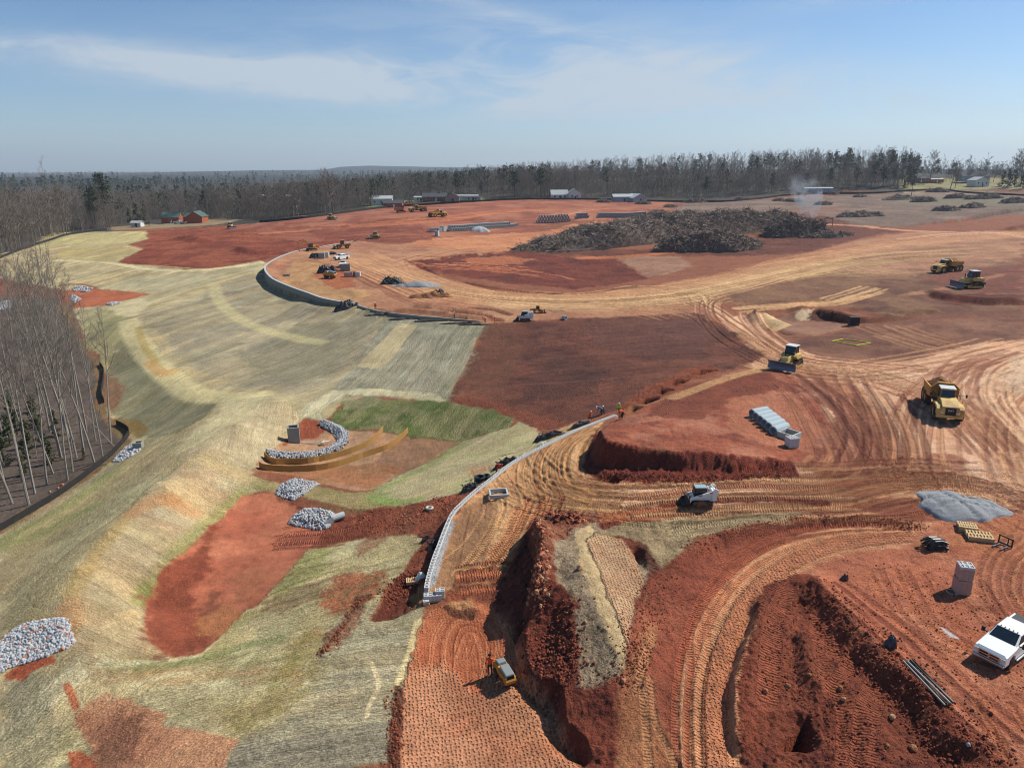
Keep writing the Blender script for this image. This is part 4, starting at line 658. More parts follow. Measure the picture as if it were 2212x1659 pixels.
# --- near haul road
Z([(1432, 1230), (1500, 1172), (1580, 1146), (1658, 1132), (1766, 1124), (1883, 1126), (2000, 1140), (1960, 1180), (1850, 1190), (1760, 1215), (1700, 1245), (1655, 1262), (1640, 1300), (1620, 1370), (1596, 1450), (1590, 1540), (1600, 1620), (1620, 1690), (1320, 1690), (1330, 1600), (1320, 1540), (1345, 1440), (1360, 1360), (1395, 1268)], (154, 82, 60), .5, wob=.4, mott=[((120, 60, 45), 1.6, .6), ((176, 102, 74), 2.5, .4)], gr=.8, ro=.04, dim=0, st=0)
T([(2040, 1160), (1900, 1160), (1780, 1180), (1680, 1225), (1610, 1290), (1560, 1390), (1535, 1500), (1535, 1600), (1545, 1700)], 4.4, (230, 166, 124), .9, .5, dim=0.0)
T([(2000, 1162), (1900, 1164), (1780, 1186), (1685, 1230), (1620, 1295), (1570, 1390), (1545, 1500), (1545, 1600), (1555, 1700)], 1.7, (200, 124, 88), .8, .4, cl=0.0, dim=1.5)
for o, w_ in ((0, .55), (26, .55)):
    T([(1990, 1138 + o * .3), (1850, 1136 + o * .5), (1720, 1146 + o * .8), (1620, 1180 + o), (1540, 1250 + o), (1490, 1340 + o), (1462 + o, 1450), (1455 + o, 1560), (1460 + o, 1690)], w_, (172, 92, 64), .7, .15, cl=1.3, dep=.04, berm=.04)
    T([(1960, 1145 + o * .3), (1820, 1150 + o * .5), (1700, 1170 + o * .8), (1600, 1225 + o), (1530, 1320 + o), (1500 + o, 1420), (1485 + o, 1520), (1490 + o, 1690)], w_, (196, 116, 80), .7, .15, cl=1.3, dep=.04, berm=.04)
for sh in (-46, 62):
    T([(1900 , 1160 + sh * .3), (1780, 1183 + sh * .5), (1680, 1228 + sh * .5), (1610 + sh * .5, 1300 + sh * .2), (1560 + sh * .7, 1400), (1538 + sh * .75, 1500), (1536 + sh * .75, 1690)], .8, (214, 148, 106), .7, .2, cl=1.1, dep=.02)
Z([(1345, 1440), (1390, 1330), (1420, 1360), (1400, 1440), (1400, 1520), (1440, 1600), (1470, 1690), (1330, 1690), (1330, 1600), (1335, 1500)], (178, 116, 80), .6, .8, .5, mott=((186, 134, 94), 2, .5), ro=.03)
for q in ([(1410, 1370), (1385, 1440), (1372, 1500)], [(1400, 1470), (1412, 1560), (1450, 1640), (1470, 1690)], [(1385, 1490), (1392, 1570), (1400, 1690)]):
    T(q, .6, (196, 138, 98), .7, .2, cl=1.3, dep=.05, berm=.05)
# --- right pad
Z([(2010, 1130), (2080, 1110), (2140, 1100), (2230, 1120), (2230, 1700), (2200, 1700), (2121, 1606), (2009, 1506), (1898, 1403), (1853, 1360), (1821, 1313), (1788, 1278), (1758, 1245), (1735, 1238), (1760, 1215), (1850, 1192), (1960, 1182)], (192, 116, 86), .6, wob=.4, mott=[((160, 88, 62), 2, .45), ((212, 142, 108), 3, .5)], gr=.8, ro=.025, dim=0)
Z([(1980, 1180), (2060, 1150), (2140, 1130), (2230, 1130), (2230, 1260), (2150, 1220), (2080, 1190)], (192, 120, 82), 1, .8, 1.2, mott=((206, 140, 100), 2, .4))
Z([(2040, 1100), (1950, 1075), (1870, 1080), (1830, 1095), (1880, 1108), (1990, 1125)], (140, 76, 54), .6, .8, .6, ro=.05)
BR([(2230, 1180), (2180, 1220), (2170, 1280), (2212, 1340), (2250, 1360)], 4, 6, [(206, 138, 98), (140, 74, 50)], .4, .6, .8, .04, 47, drift=.1)
BR([(1990, 1240), (2040, 1330), (2110, 1380), (2200, 1390)], 6, 6, [(190, 112, 76), (136, 70, 48)], .45, .5, .6, .04, 48)
BR([(1780, 1260), (1860, 1330), (1950, 1410), (2060, 1520), (2160, 1610)], 2.5, 4, [(190, 106, 72), (132, 64, 46)], .5, .5, .5, .05, 49)
BR([(2150, 1520), (2200, 1600), (2230, 1660)], 6, 6, [(192, 118, 82), (136, 70, 48)], .45, .5, .5, .04, 50)
Z([(2025, 1352), (2036, 1356), (2062, 1376), (2070, 1384), (2050, 1378), (2034, 1366)], (206, 206, 212), .15, .9, .12, wobs=.6)
# --- pit on the right
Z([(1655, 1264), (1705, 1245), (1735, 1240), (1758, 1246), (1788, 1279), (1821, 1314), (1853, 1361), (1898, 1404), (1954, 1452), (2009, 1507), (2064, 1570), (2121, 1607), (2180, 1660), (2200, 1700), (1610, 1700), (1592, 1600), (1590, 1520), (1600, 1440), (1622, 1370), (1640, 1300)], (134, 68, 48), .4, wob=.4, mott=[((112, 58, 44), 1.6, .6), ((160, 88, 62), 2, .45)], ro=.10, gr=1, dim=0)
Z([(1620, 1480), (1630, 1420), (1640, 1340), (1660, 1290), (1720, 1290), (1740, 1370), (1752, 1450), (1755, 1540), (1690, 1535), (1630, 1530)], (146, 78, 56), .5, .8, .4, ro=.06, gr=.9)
for q in ([(1700, 1270), (1668, 1350), (1660, 1440), (1655, 1520)], [(1770, 1330), (1768, 1400), (1790, 1470), (1830, 1540), (1830, 1690)], [(1860, 1380), (1830, 1440), (1790, 1500)], [(1920, 1420), (1890, 1480), (1868, 1560), (1862, 1690)], [(1800, 1330), (1798, 1420)]):
    T(q, 1.5 if len(q) > 3 else 1.1, (162, 88, 62), .7, .25, cl=1.5, dep=.06, berm=.08, ro=.02)
# thinning of the marks with distance is left to the renderer; clods now
rr_ = np.hypot(xx, yy); cl_ = RO[:NH, :ND]
nz = 0.55 * np.abs(fbm(xx, yy, 1.1, 3, 61)) * 2 + 0.6 * fbm(xx, yy, 0.45, 2, 71) * (rr_ < 150)
H[:NH, :ND] += cl_ * (nz - 0.3) * 1.5 + cl_ * 2.0 * fbm(xx, yy, 3.2, 3, 66) + (cl_ * .8 + .012) * vnoise(xx, yy, .24, 81) * (rr_ < 110)
refresh()
# tonal grain at metre scale, so that no area is one flat colour
t1 = fbm(xx, yy, 3.5, 4, 91); t2 = fbm(xx, yy, 14, 3, 97)
t3 = fbm(xx, yy, 1.1, 3, 93); so_m = np.clip(M1[:NH, :ND, 3] * 1.4 - .3, 0, 1) * (1 - np.clip(M1[:NH, :ND, 2], 0, 1))
vein = 1 - sstep(.0, .07, np.abs(fbm(xx * 1.0, yy * 1.6, 4.5, 4, 95, .6))); vein2 = 1 - sstep(.0, .08, np.abs(fbm(xx, yy, 1.7, 3, 96, .6)))
CO[:NH, :ND] *= ((1 + 0.14 * t1 + 0.10 * t2 + 0.14 * t3) * (1 - so_m * (.20 * vein + .14 * vein2)))[..., None]
H[:NH, :ND] -= so_m * (.05 * vein + .03 * vein2)
refresh()
CO = np.clip(CO, 0.004, 0.85)
# ------------------------------------------------------------------ materials
def mat(name, fn=None):
    m = bpy.data.materials.new(name); m.use_nodes = True; t = m.node_tree; t.nodes.clear()
    o = t.nodes.new('ShaderNodeOutputMaterial'); p = t.nodes.new('ShaderNodeBsdfPrincipled'); t.links.new(p.outputs[0], o.inputs[0])
    p.inputs['Specular IOR Level'].default_value = 0.25
    return m, t, p
class N_:                                          # small node-writing helper
    def __init__(s, t): s.t = t
    def n(s, ty, **k):
        q = s.t.nodes.new(ty)
        for a, b in k.items(): setattr(q, a, b)
        return q
    def setin(s, q, i, v):
        if v is None: return
        if hasattr(v, 'is_linked'): s.t.links.new(v, q.inputs[i])
        else: q.inputs[i].default_value = v
    def m(s, op, a, b=None, c=None, clamp=False):
        q = s.n('ShaderNodeMath', operation=op, use_clamp=clamp)
        for i, v in enumerate((a, b, c)): s.setin(q, i, v)
        return q.outputs[0]
    def noise(s, vec, sc, det=3, ro=.55, dist=0, dim='3D'):
        q = s.n('ShaderNodeTexNoise', noise_dimensions=dim); s.setin(q, 'Vector', vec); q.inputs['Scale'].default_value = sc; q.inputs['Detail'].default_value = det
        q.inputs['Roughness'].default_value = ro; q.inputs['Distortion'].default_value = dist; return q.outputs[0]
    def vec(s, x, y, z=0.0):
        q = s.n('ShaderNodeCombineXYZ')
        for i, v in enumerate((x, y, z)): s.setin(q, i, v)
        return q.outputs[0]
    def rng(s, v, a, b, c=0.0, d=1.0, sm=True):
        q = s.n('ShaderNodeMapRange', interpolation_type='SMOOTHSTEP' if sm else 'LINEAR'); s.setin(q, 0, v)
        for i, k in enumerate((a, b, c, d)): s.setin(q, i + 1, k)
        return q.outputs[0]
    def scale_col(s, col, f):
        q = s.n('ShaderNodeVectorMath', operation='SCALE'); s.setin(q, 0, col); s.setin(q, 'Scale', f); return q.outputs[0]
    def mixc(s, f, a, b, bt='MIX'):
        q = s.n('ShaderNodeMixRGB', blend_type=bt); s.setin(q, 0, f); s.setin(q, 1, a); s.setin(q, 2, b); return q.outputs[0]
MT, t_, p_ = mat("ground_soil"); g_ = N_(t_)
col = g_.n('ShaderNodeAttribute', attribute_name='cov').outputs['Color']
ms = g_.n('ShaderNodeAttribute', attribute_name='marks'); sx = g_.n('ShaderNodeSeparateXYZ'); t_.links.new(ms.outputs['Vector'], sx.inputs[0])
DIM, CLE, STK = sx.outputs; GRA = g_.n('ShaderNodeAttribute', attribute_name='lump').outputs['Fac']
sv = g_.n('ShaderNodeAttribute', attribute_name='along'); s2 = g_.n('ShaderNodeSeparateXYZ'); t_.links.new(sv.outputs['Vector'], s2.inputs[0]); U_, V_, _ = s2.outputs
pos = g_.n('ShaderNodeNewGeometry').outputs['Position']
n1 = g_.noise(pos, 1.3, 5, .6); n2 = g_.noise(pos, 6.5, 4, .65); n3 = g_.noise(pos, 0.18, 4, .6)
stv = g_.vec(g_.m('MULTIPLY', U_, .35), g_.m('MULTIPLY', V_, 4.5)); ns = g_.noise(stv, 1.0, 5, .68, .3)
stv2 = g_.vec(g_.m('MULTIPLY', U_, 2.2), g_.m('MULTIPLY', V_, 8.0)); ns2 = g_.noise(stv2, 1.0, 3, .6, .2)
f = g_.m('ADD', 1.0, g_.m('MULTIPLY', g_.m('SUBTRACT', n1, .5), g_.rng(STK, 0.2, 1.0, 1.0, .45)))
f = g_.m('MULTIPLY', f, g_.m('ADD', 1.0, g_.m('MULTIPLY', g_.m('SUBTRACT', n2, .5), g_.m('ADD', .95, g_.m('MULTIPLY', GRA, 1.1)))))
f = g_.m('MULTIPLY', f, g_.m('ADD', 1.0, g_.m('MULTIPLY', g_.m('SUBTRACT', n3, .5), .55)))
f = g_.m('MULTIPLY', f, g_.m('ADD', 1.0, g_.m('MULTIPLY', g_.m('SUBTRACT', ns, .5), g_.m('MULTIPLY', STK, 1.3))))
ns3 = g_.noise(g_.vec(g_.m('MULTIPLY', U_, .05), g_.m('MULTIPLY', V_, 1.0)), 1.0, 4, .7, .2)
f = g_.m('MULTIPLY', f, g_.m('ADD', 1.0, g_.m('MULTIPLY', g_.m('SUBTRACT', ns3, .5), g_.m('MULTIPLY', STK, .95))))
f = g_.m('MULTIPLY', f, g_.m('ADD', 1.0, g_.m('MULTIPLY', g_.m('SUBTRACT', ns2, .5), g_.m('MULTIPLY', STK, 1.9))))
# pale stones and crumbs in the loose soil
vo = g_.n('ShaderNodeTexVoronoi', feature='F1'); g_.setin(vo, 'Vector', pos); vo.inputs['Scale'].default_value = 2.6; vo.inputs['Randomness'].default_value = 1
crumb = g_.m('MULTIPLY', g_.rng(vo.outputs['Distance'], .16, .09), g_.m('MULTIPLY', g_.rng(n2, .55, .7), g_.m('MULTIPLY', GRA, .5)))
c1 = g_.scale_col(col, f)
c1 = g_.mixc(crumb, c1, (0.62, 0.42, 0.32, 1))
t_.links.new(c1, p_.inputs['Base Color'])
rgh = g_.rng(GRA, 0.0, 0.3, 0.55, 0.95); t_.links.new(rgh, p_.inputs['Roughness'])
# relief: padfoot dimples, crawler cleats, fibre, lumps
vd = g_.n('ShaderNodeTexVoronoi', feature='F1', voronoi_dimensions='2D'); g_.setin(vd, 'Vector', g_.vec(g_.m('MULTIPLY', U_, 3.1), g_.m('MULTIPLY', V_, 3.6))); vd.inputs['Scale'].default_value = 1.0; vd.inputs['Randomness'].default_value = 0.42
dimp = g_.rng(vd.outputs['Distance'], .14, .36)
cle = g_.m('SINE', g_.m('ADD', g_.m('MULTIPLY', U_, 26.0), g_.m('MULTIPLY', g_.m('SUBTRACT', n1, .5), 9.0)))
h = g_.m('MULTIPLY', g_.m('MULTIPLY', dimp, DIM), .34)
h = g_.m('ADD', h, g_.m('MULTIPLY', g_.m('MULTIPLY', cle, CLE), .05))
h = g_.m('ADD', h, g_.m('MULTIPLY', g_.m('MULTIPLY', ns2, STK), .10))
h = g_.m('ADD', h, g_.m('MULTIPLY', g_.m('MULTIPLY', n2, GRA), .30))
h = g_.m('ADD', h, g_.m('MULTIPLY', g_.noise(pos, 18, 3, .6), .03))
bp = g_.n('ShaderNodeBump'); bp.inputs['Strength'].default_value = 1.0; bp.inputs['Distance'].default_value = 1.0; t_.links.new(h, bp.inputs['Height']); t_.links.new(bp.outputs[0], p_.inputs['Normal'])
# ------------------------------------------------------------------ the sheet itself
me = bpy.data.meshes.new("ground")
nv = NRR * NT
co = np.stack([X, Y, H], -1).reshape(-1, 3).astype(np.float32)
idx = np.arange(nv).reshape(NRR, NT)
a = idx[:-1, :]; b = idx[1:, :]
q = np.stack([a, np.roll(a, -1, 1), np.roll(b, -1, 1), b], -1).reshape(-1, 4)
me.vertices.add(nv); me.vertices.foreach_set("co", co.ravel())
me.loops.add(q.size); me.loops.foreach_set("vertex_index", q.ravel().astype(np.int32))
me.polygons.add(len(q)); me.polygons.foreach_set("loop_start", np.arange(0, q.size, 4, dtype=np.int32))
me.polygons.foreach_set("use_smooth", np.ones(len(q), bool))
def vat(name, arr):
    at = me.attributes.new(name, 'FLOAT_VECTOR', 'POINT'); at.data.foreach_set('vector', arr.reshape(-1, 3).astype(np.float32).ravel())
vat('marks', M1[..., :3]); vat('along', np.concatenate([SUV, SUV[..., :1] * 0], -1))
at = me.attributes.new('lump', 'FLOAT', 'POINT'); at.data.foreach_set('value', M1[..., 3].astype(np.float32).ravel())
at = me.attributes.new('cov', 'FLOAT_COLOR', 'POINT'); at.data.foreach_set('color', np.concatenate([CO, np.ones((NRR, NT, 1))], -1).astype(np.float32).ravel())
me.update(calc_edges=True); me.materials.append(MT)
g = bpy.data.objects.new("ground", me); COL.objects.link(g); g['kind'] = 'structure'
# ------------------------------------------------------------------ mesh helpers
class MB:
    def __init__(s): s.v = []; s.f = []; s.m = []
    def add(s, vs, fs, m=0, M=None):
        o = len(s.v)
        s.v += [tuple(M @ Vector(v)) if M is not None else tuple(v) for v in vs]
        for f in fs: s.f.append(tuple(i + o for i in f)); s.m.append(m)
    def box(s, c, d, m=0, M=None, rz=0, ry=0, rx=0, tp=1.0):
        x, y, z = [k / 2 for k in d]
        vs = [(sx * x * (tp if sz > 0 else 1), sy * y * (tp if sz > 0 else 1), sz * z) for sz in (-1, 1) for sy in (-1, 1) for sx in (-1, 1)]
        T_ = Matrix.Translation(c) @ Euler((rx, ry, rz)).to_matrix().to_4x4()
        if M is not None: T_ = M @ T_
        s.add(vs, [(0, 2, 3, 1), (4, 5, 7, 6), (0, 1, 5, 4), (2, 6, 7, 3), (0, 4, 6, 2), (1, 3, 7, 5)], m, T_)
    def cyl(s, a, b, r, m=0, n=12, r2=None, cap=True, M=None):
        a = Vector(a); b = Vector(b); r2 = r if r2 is None else r2; q = (b - a).to_track_quat('Z', 'Y').to_matrix()
        vs = []
        for p, rr in ((a, r), (b, r2)):
            for k in range(n): vs.append(p + q @ Vector((rr * math.cos(6.28318 * k / n), rr * math.sin(6.28318 * k / n), 0)))
        fs = [(k, (k + 1) % n, n + (k + 1) % n, n + k) for k in range(n)]
        if cap: fs += [tuple(range(n - 1, -1, -1)), tuple(range(n, 2 * n))]
        s.add(vs, fs, m, M)
    def tube(s, pts, r, m=0, n=6, M=None):
        for a, b in zip(pts, pts[1:]): s.cyl(a, b, r, m, n, M=M)
    def ring(s, a, b, ro, ri, m=0, n=20, M=None):  # hollow pipe
        a = Vector(a); b = Vector(b); q = (b - a).to_track_quat('Z', 'Y').to_matrix(); vs = []
        for p in (a, b):
            for rr in (ro, ri):
                for k in range(n): vs.append(p + q @ Vector((rr * math.cos(6.28318 * k / n), rr * math.sin(6.28318 * k / n), 0)))
        fs = []
        for k in range(n):
            j = (k + 1) % n
            fs += [(k, j, 2 * n + j, 2 * n + k), (n + j, n + k, 3 * n + k, 3 * n + j), (k, n + k, n + j, j), (2 * n + k, 2 * n + j, 3 * n + j, 3 * n + k)]
        s.add(vs, fs, m, M)
    def prism(s, pts, y0, y1, m=0, M=None, ax='y'):
        n = len(pts)
        if ax == 'y': vs = [(x, y0, z) for x, z in pts] + [(x, y1, z) for x, z in pts]
        elif ax == 'z': vs = [(x, y, y0) for x, y in pts] + [(x, y, y1) for x, y in pts]
        else: vs = [(y0, x, z) for x, z in pts] + [(y1, x, z) for x, z in pts]
        s.add(vs, [tuple(range(n)), tuple(range(2 * n - 1, n - 1, -1))] + [(k + n, (k + 1) % n + n, (k + 1) % n, k) for k in range(n)], m, M)
    def build(s, name, mats, parent=None, smooth=False, bevel=0, fix=True):
        me = bpy.data.meshes.new(name); me.from_pydata(s.v, [], s.f)
        for m in (mats if isinstance(mats, (list, tuple)) else [mats]): me.materials.append(m)
        me.polygons.foreach_set('material_index', s.m)
        if fix and len(s.f) < 6000:
            bm = bmesh.new(); bm.from_mesh(me); bmesh.ops.recalc_face_normals(bm, faces=bm.faces); bm.to_mesh(me); bm.free()
        if smooth:
            me.polygons.foreach_set('use_smooth', [True] * len(me.polygons))
            if hasattr(me, 'set_sharp_from_angle'): me.set_sharp_from_angle(angle=R(40))
        o = bpy.data.objects.new(name, me); COL.objects.link(o); o.parent = parent
        if bevel:
            b = o.modifiers.new('b', 'BEVEL'); b.width = bevel; b.segments = 2; b.limit_method = 'ANGLE'; b.angle_limit = R(40)
        return o
def tag(o, label=None, cat=None, group=None, kind=None):
    if label: o['label'] = label
    if cat: o['category'] = cat
    if group: o['group'] = group
    if kind: o['kind'] = kind
    return o
def empty(name, loc, rz=0, label=None, cat=None, group=None, kind=None):
    o = bpy.data.objects.new(name, None); COL.objects.link(o); o.location = loc; o.rotation_euler = (0, 0, rz); o.empty_display_size = 0.3
    return tag(o, label, cat, group, kind)
KIDS = {}
def copy_tree(o, parent=None):
    c = o.copy(); COL.objects.link(c); c.parent = parent
    for ch in list(o.children): copy_tree(ch, c)
    return c
def simple(name, c, rough=.7, var=.12, sc=3.0, metal=0, spec=.3, dust=0.0, bump=0.0, k=.85):
    m, t, p = mat(name); g = N_(t)
    tc = g.n('ShaderNodeTexCoord').outputs['Object']
    n = g.noise(tc, sc, 5, .62); f = g.m('ADD', 1.0, g.m('MULTIPLY', g.m('SUBTRACT', n, .5), var * 2.4))
    cc = g.scale_col(tuple(lc(c, k)), f)
    if dust:
        n2 = g.noise(tc, sc * .6, 4, .6); cc = g.mixc(g.rng(n2, .62 - dust * .4, .78 - dust * .2, 0, min(.9, dust * 1.3)), cc, tuple(lc((176, 112, 78), .8)) + (1,))
    t.links.new(cc, p.inputs['Base Color']); p.inputs['Roughness'].default_value = rough; p.inputs['Metallic'].default_value = metal; p.inputs['Specular IOR Level'].default_value = spec
    if bump:
        b = g.n('ShaderNodeBump'); b.inputs['Strength'].default_value = .6; b.inputs['Distance'].default_value = bump; t.links.new(g.noise(tc, sc * 2.5, 5, .65), b.inputs['Height']); t.links.new(b.outputs[0], p.inputs['Normal'])
    return m
BARK = simple('bark', (160, 152, 142), .9, .3, 1.5, k=.8); TWIG = simple('twig', (138, 128, 120), .95, .2, .25, k=.8); BARKD = simple('dark_bark', (96, 84, 76), .9, .2, 1.0)
NEED = simple('needles', (58, 70, 44), .8, .3, .35); NEED2 = simple('cedar_leaves', (74, 80, 50), .8, .3, .5)
MBARK = simple('wood_bark', (146, 136, 126), .9, .25, .5, k=.8)
FTWIG = simple('far_twig', (150, 136, 126), .95, .25, .02, k=.72)
# ------------------------------------------------------------------ trees
def limb(V, F, a, d, ln, r0, r1, segs, sides, rr, bend=.18, up=.0):
    pts = [Vector(a)]; dd = Vector(d).normalized()
    for k in range(segs):
        dd = (dd + Vector((rr.uniform(-bend, bend), rr.uniform(-bend, bend), rr.uniform(-bend, bend) + up))).normalized(); pts.append(pts[-1] + dd * (ln / segs))
    base = len(V)
    for k, p in enumerate(pts):
        r = r0 + (r1 - r0) * k / segs; q = dd.to_track_quat('Z', 'Y').to_matrix()
        for j in range(sides): V.append(tuple(p + q @ Vector((r * math.cos(6.283 * j / sides), r * math.sin(6.283 * j / sides), 0))))
    for k in range(segs):
        for j in range(sides):
            a_ = base + k * sides + j; b_ = base + k * sides + (j + 1) % sides; F.append((a_, b_, b_ + sides, a_ + sides))
    return pts, dd
def bare_tree(seed, h, spread=.28, low=.45, nb=14, n2=5, n3=5, tr=None, tw=.018, lean=.05):
    rr = random.Random(seed); TV, TF, CV, CF = [], [], [], []
    tr = tr or h * .0085 + .05
    pts, d = limb(TV, TF, (0, 0, -.3), (rr.uniform(-lean, lean), rr.uniform(-lean, lean), 1), h, tr, tr * .12, 9, 6, rr, .05, .06)
    for i in range(nb):
        f = low + (1 - low) * (i + rr.random()) / nb; k = min(int(f * 9), 8); p = pts[k].lerp(pts[k + 1], f * 9 - k)
        az = rr.uniform(0, 6.28); el = rr.uniform(.35, 1.1) + (f - .5) * .5; ln = h * spread * (1.15 - .75 * (f - low) / (1 - low)) * rr.uniform(.7, 1.2); r0 = tr * (1.05 - f) * .55 + .012
        bp_, bd = limb(CV, CF, p, (math.cos(az) * math.cos(el), math.sin(az) * math.cos(el), math.sin(el)), ln, r0, r0 * .25, 3, 4, rr, .2, .1)
        for j in range(n2):
            u = rr.uniform(.2, 1); kk = min(int(u * 3), 2); q = bp_[kk].lerp(bp_[kk + 1], u * 3 - kk); dr = (bd + Vector((rr.uniform(-1, 1), rr.uniform(-1, 1), rr.uniform(-.4, .9)))).normalized(); l2 = ln * rr.uniform(.25, .5)
            sp, sd = limb(CV, CF, q, dr, l2, max(r0 * .35, tw), tw * .7, 2, 3, rr, .25, .08)
            for t in range(n3):
                u2 = rr.random(); q2 = sp[0].lerp(sp[-1], u2); d3 = (sd + Vector((rr.uniform(-1, 1), rr.uniform(-1, 1), rr.uniform(-.5, 1)))).normalized(); l3 = l2 * rr.uniform(.35, .8) + .3
                s3 = d3.cross(Vector((rr.uniform(-1, 1), rr.uniform(-1, 1), .3))).normalized() * tw; b = len(CV)
                e = q2 + d3 * l3; CV += [tuple(q2 - s3), tuple(q2 + s3), tuple(e)]; CF.append((b, b + 1, b + 2))
                m_ = q2 + d3 * l3 * .5; e2 = m_ + (d3 + Vector((rr.uniform(-1, 1), rr.uniform(-1, 1), rr.uniform(-.6, .8)))).normalized() * l3 * .6; CV += [tuple(m_ - s3 * .8), tuple(m_ + s3 * .8), tuple(e2)]; CF.append((b + 3, b + 4, b + 5))
    return TV, TF, CV, CF
def conifer(seed, h, low=.4, wide=.2, n=620, leaf=.34, round_=True):
    rr = random.Random(seed); TV, TF, CV, CF = [], [], [], []
    pts, d = limb(TV, TF, (0, 0, -.3), (rr.uniform(-.03, .03), rr.uniform(-.03, .03), 1), h * .97, h * .011 + .05, .04, 8, 6, rr, .04, .06)
    cl = []
    for i in range(34):
        f = low + (1 - low) * (i + rr.random()) / 34; az = rr.uniform(0, 6.28)
        prof = math.sin(min(1, (f - low) / (1 - low) * 1.05 + .12) * 3.0) ** .7 if round_ else (1.05 - (f - low) / (1 - low))
        rad = h * wide * prof * rr.uniform(.25, 1.0); k = min(int(f * 8), 7); p = pts[k].lerp(pts[k + 1], f * 8 - k)
        c = p + Vector((math.cos(az) * rad, math.sin(az) * rad, rr.uniform(-.2, .5))); cl.append((c, h * (.045 if round_ else .035) * rr.uniform(.7, 1.5)))
        limb(TV, TF, p, c - p, (c - p).length, .05 + .01 * rr.random(), .015, 2, 3, rr, .1)
    for i in range(n):
        c, s_ = cl[rr.randrange(len(cl))]; q = c + Vector((rr.gauss(0, s_), rr.gauss(0, s_), rr.gauss(0, s_ * .5)))
        a = Vector((rr.gauss(0, 1), rr.gauss(0, 1), rr.gauss(0, .6))).normalized() * leaf * rr.uniform(.6, 1.4); b = Vector((rr.gauss(0, 1), rr.gauss(0, 1), rr.gauss(0, 1))).cross(a).normalized() * leaf * rr.uniform(.35, .8)
        k = len(CV); CV += [tuple(q - a), tuple(q + b), tuple(q + a), tuple(q - b)]; CF.append((k, k + 1, k + 2, k + 3))
    return TV, TF, CV, CF
def tree_proto(name, data, mt, mc):
    TV, TF, CV, CF = data; out = []
    for nm, v, f, m in (('trunk', TV, TF, mt), ('crown', CV, CF, mc)):
        me = bpy.data.meshes.new(nm); me.from_pydata(v, [], f); me.materials.append(m); me.update(); out.append((nm, me))
    return name, out
def put_tree(proto, x, y, s=1.0, rz=None, label=None, group=None, cat='tree', tilt=(0, 0), z=None):
    name, parts = proto; o = empty(name, (x, y, (hz(x, y) if z is None else z) - .05), rnd.uniform(0, 6.28) if rz is None else rz, label, cat, group)
    o.scale = (s, s, s * rnd.uniform(.94, 1.06)); o.rotation_euler = (tilt[0], tilt[1], o.rotation_euler[2])
    for nm, me in parts:
        c = bpy.data.objects.new(nm, me); COL.objects.link(c); c.parent = o
    return o
NEARB = [tree_proto('bare_tree', bare_tree(100 + i, 25 + (i % 4) * 1.6, .17, .55 if i % 3 else .42, 14, 5, 5, .14 + .045 * (i % 3), .014, .05 + .03 * (i % 3)), BARK, TWIG) for i in range(9)]
SAPL = [tree_proto('bare_sapling', bare_tree(140 + i, 12 + i * 1.5, .2, .3, 10, 4, 5, .075, .018, .12), BARK, TWIG) for i in range(4)]
MIDB = [tree_proto('bare_tree', bare_tree(200 + i, 20, .25 + .03 * (i % 3), .14, 18, 5, 5, .17, .045), MBARK, TWIG) for i in range(6)]
WIDE = [tree_proto('bare_tree', bare_tree(230 + i, 20, .42, .22, 20, 6, 7, .34, .045), BARKD, TWIG) for i in range(3)]
PINE = [tree_proto('pine_tree', conifer(300 + i, 21, .45, .15, 900, .42), BARKD, NEED) for i in range(3)]
CEDR = [tree_proto('cedar_tree', conifer(320 + i, 9, .06, .2, 620, .3, False), BARKD, NEED2) for i in range(2)]
# near woods on the left: stems read off the photograph, the rest between them
LW = "tall bare tree in the woods beyond the black silt fence, lower left"
spots = [(144, 1035, 0, 1.05), (155, 1017, 3, 1.0), (164, 987, 6, 1.05), (99, 1045, 1, .95), (113, 1020, 4, .9), (73, 1064, 2, .85), (60, 1088, 5, .8), (222, 996, 7, .75), (202, 997, 8, .85), (179, 972, 1, 1), (238, 954, 2, .75),
         (25, 1085, 4, .9), (10, 1050, 0, 1), (45, 1040, 3, 1), (130, 985, 5, 1), (205, 950, 0, .9), (185, 930, 7, .95), (150, 950, 2, 1)]
for i, (x, y, k, s) in enumerate(spots):
    p = G(x, y); put_tree(NEARB[k], p[0], p[1], s * .9, None, {0: 'thickest pale bare trunk beside the silt fence and the red boulders', 1: 'pale bare trunk just right of the thickest one beside the silt fence', 2: 'third tall bare trunk right of the two by the red boulders', 7: 'slender bare tree nearest the small stone outlet at the wood edge'}.get(i, LW), 'bare trees of the near woods', 'tree', (rnd.uniform(-.03, .03), rnd.uniform(-.04, .03)))
edge_ = [(0, 1120), (60, 1085), (130, 1035), (215, 985), (248, 950), (238, 915), (226, 890), (215, 850), (212, 800), (185, 760), (150, 715), (110, 680), (90, 660), (-120, 700), (-200, 900), (-160, 1120)]
EW = [q[:2] for q in hits(edge_)]
ex0, ex1 = min(p[0] for p in EW), max(p[0] for p in EW); ey0, ey1 = min(p[1] for p in EW), max(p[1] for p in EW)
placed = [G(x, y)[:2] for x, y, _, _ in spots]; tries = 0; nn = 0
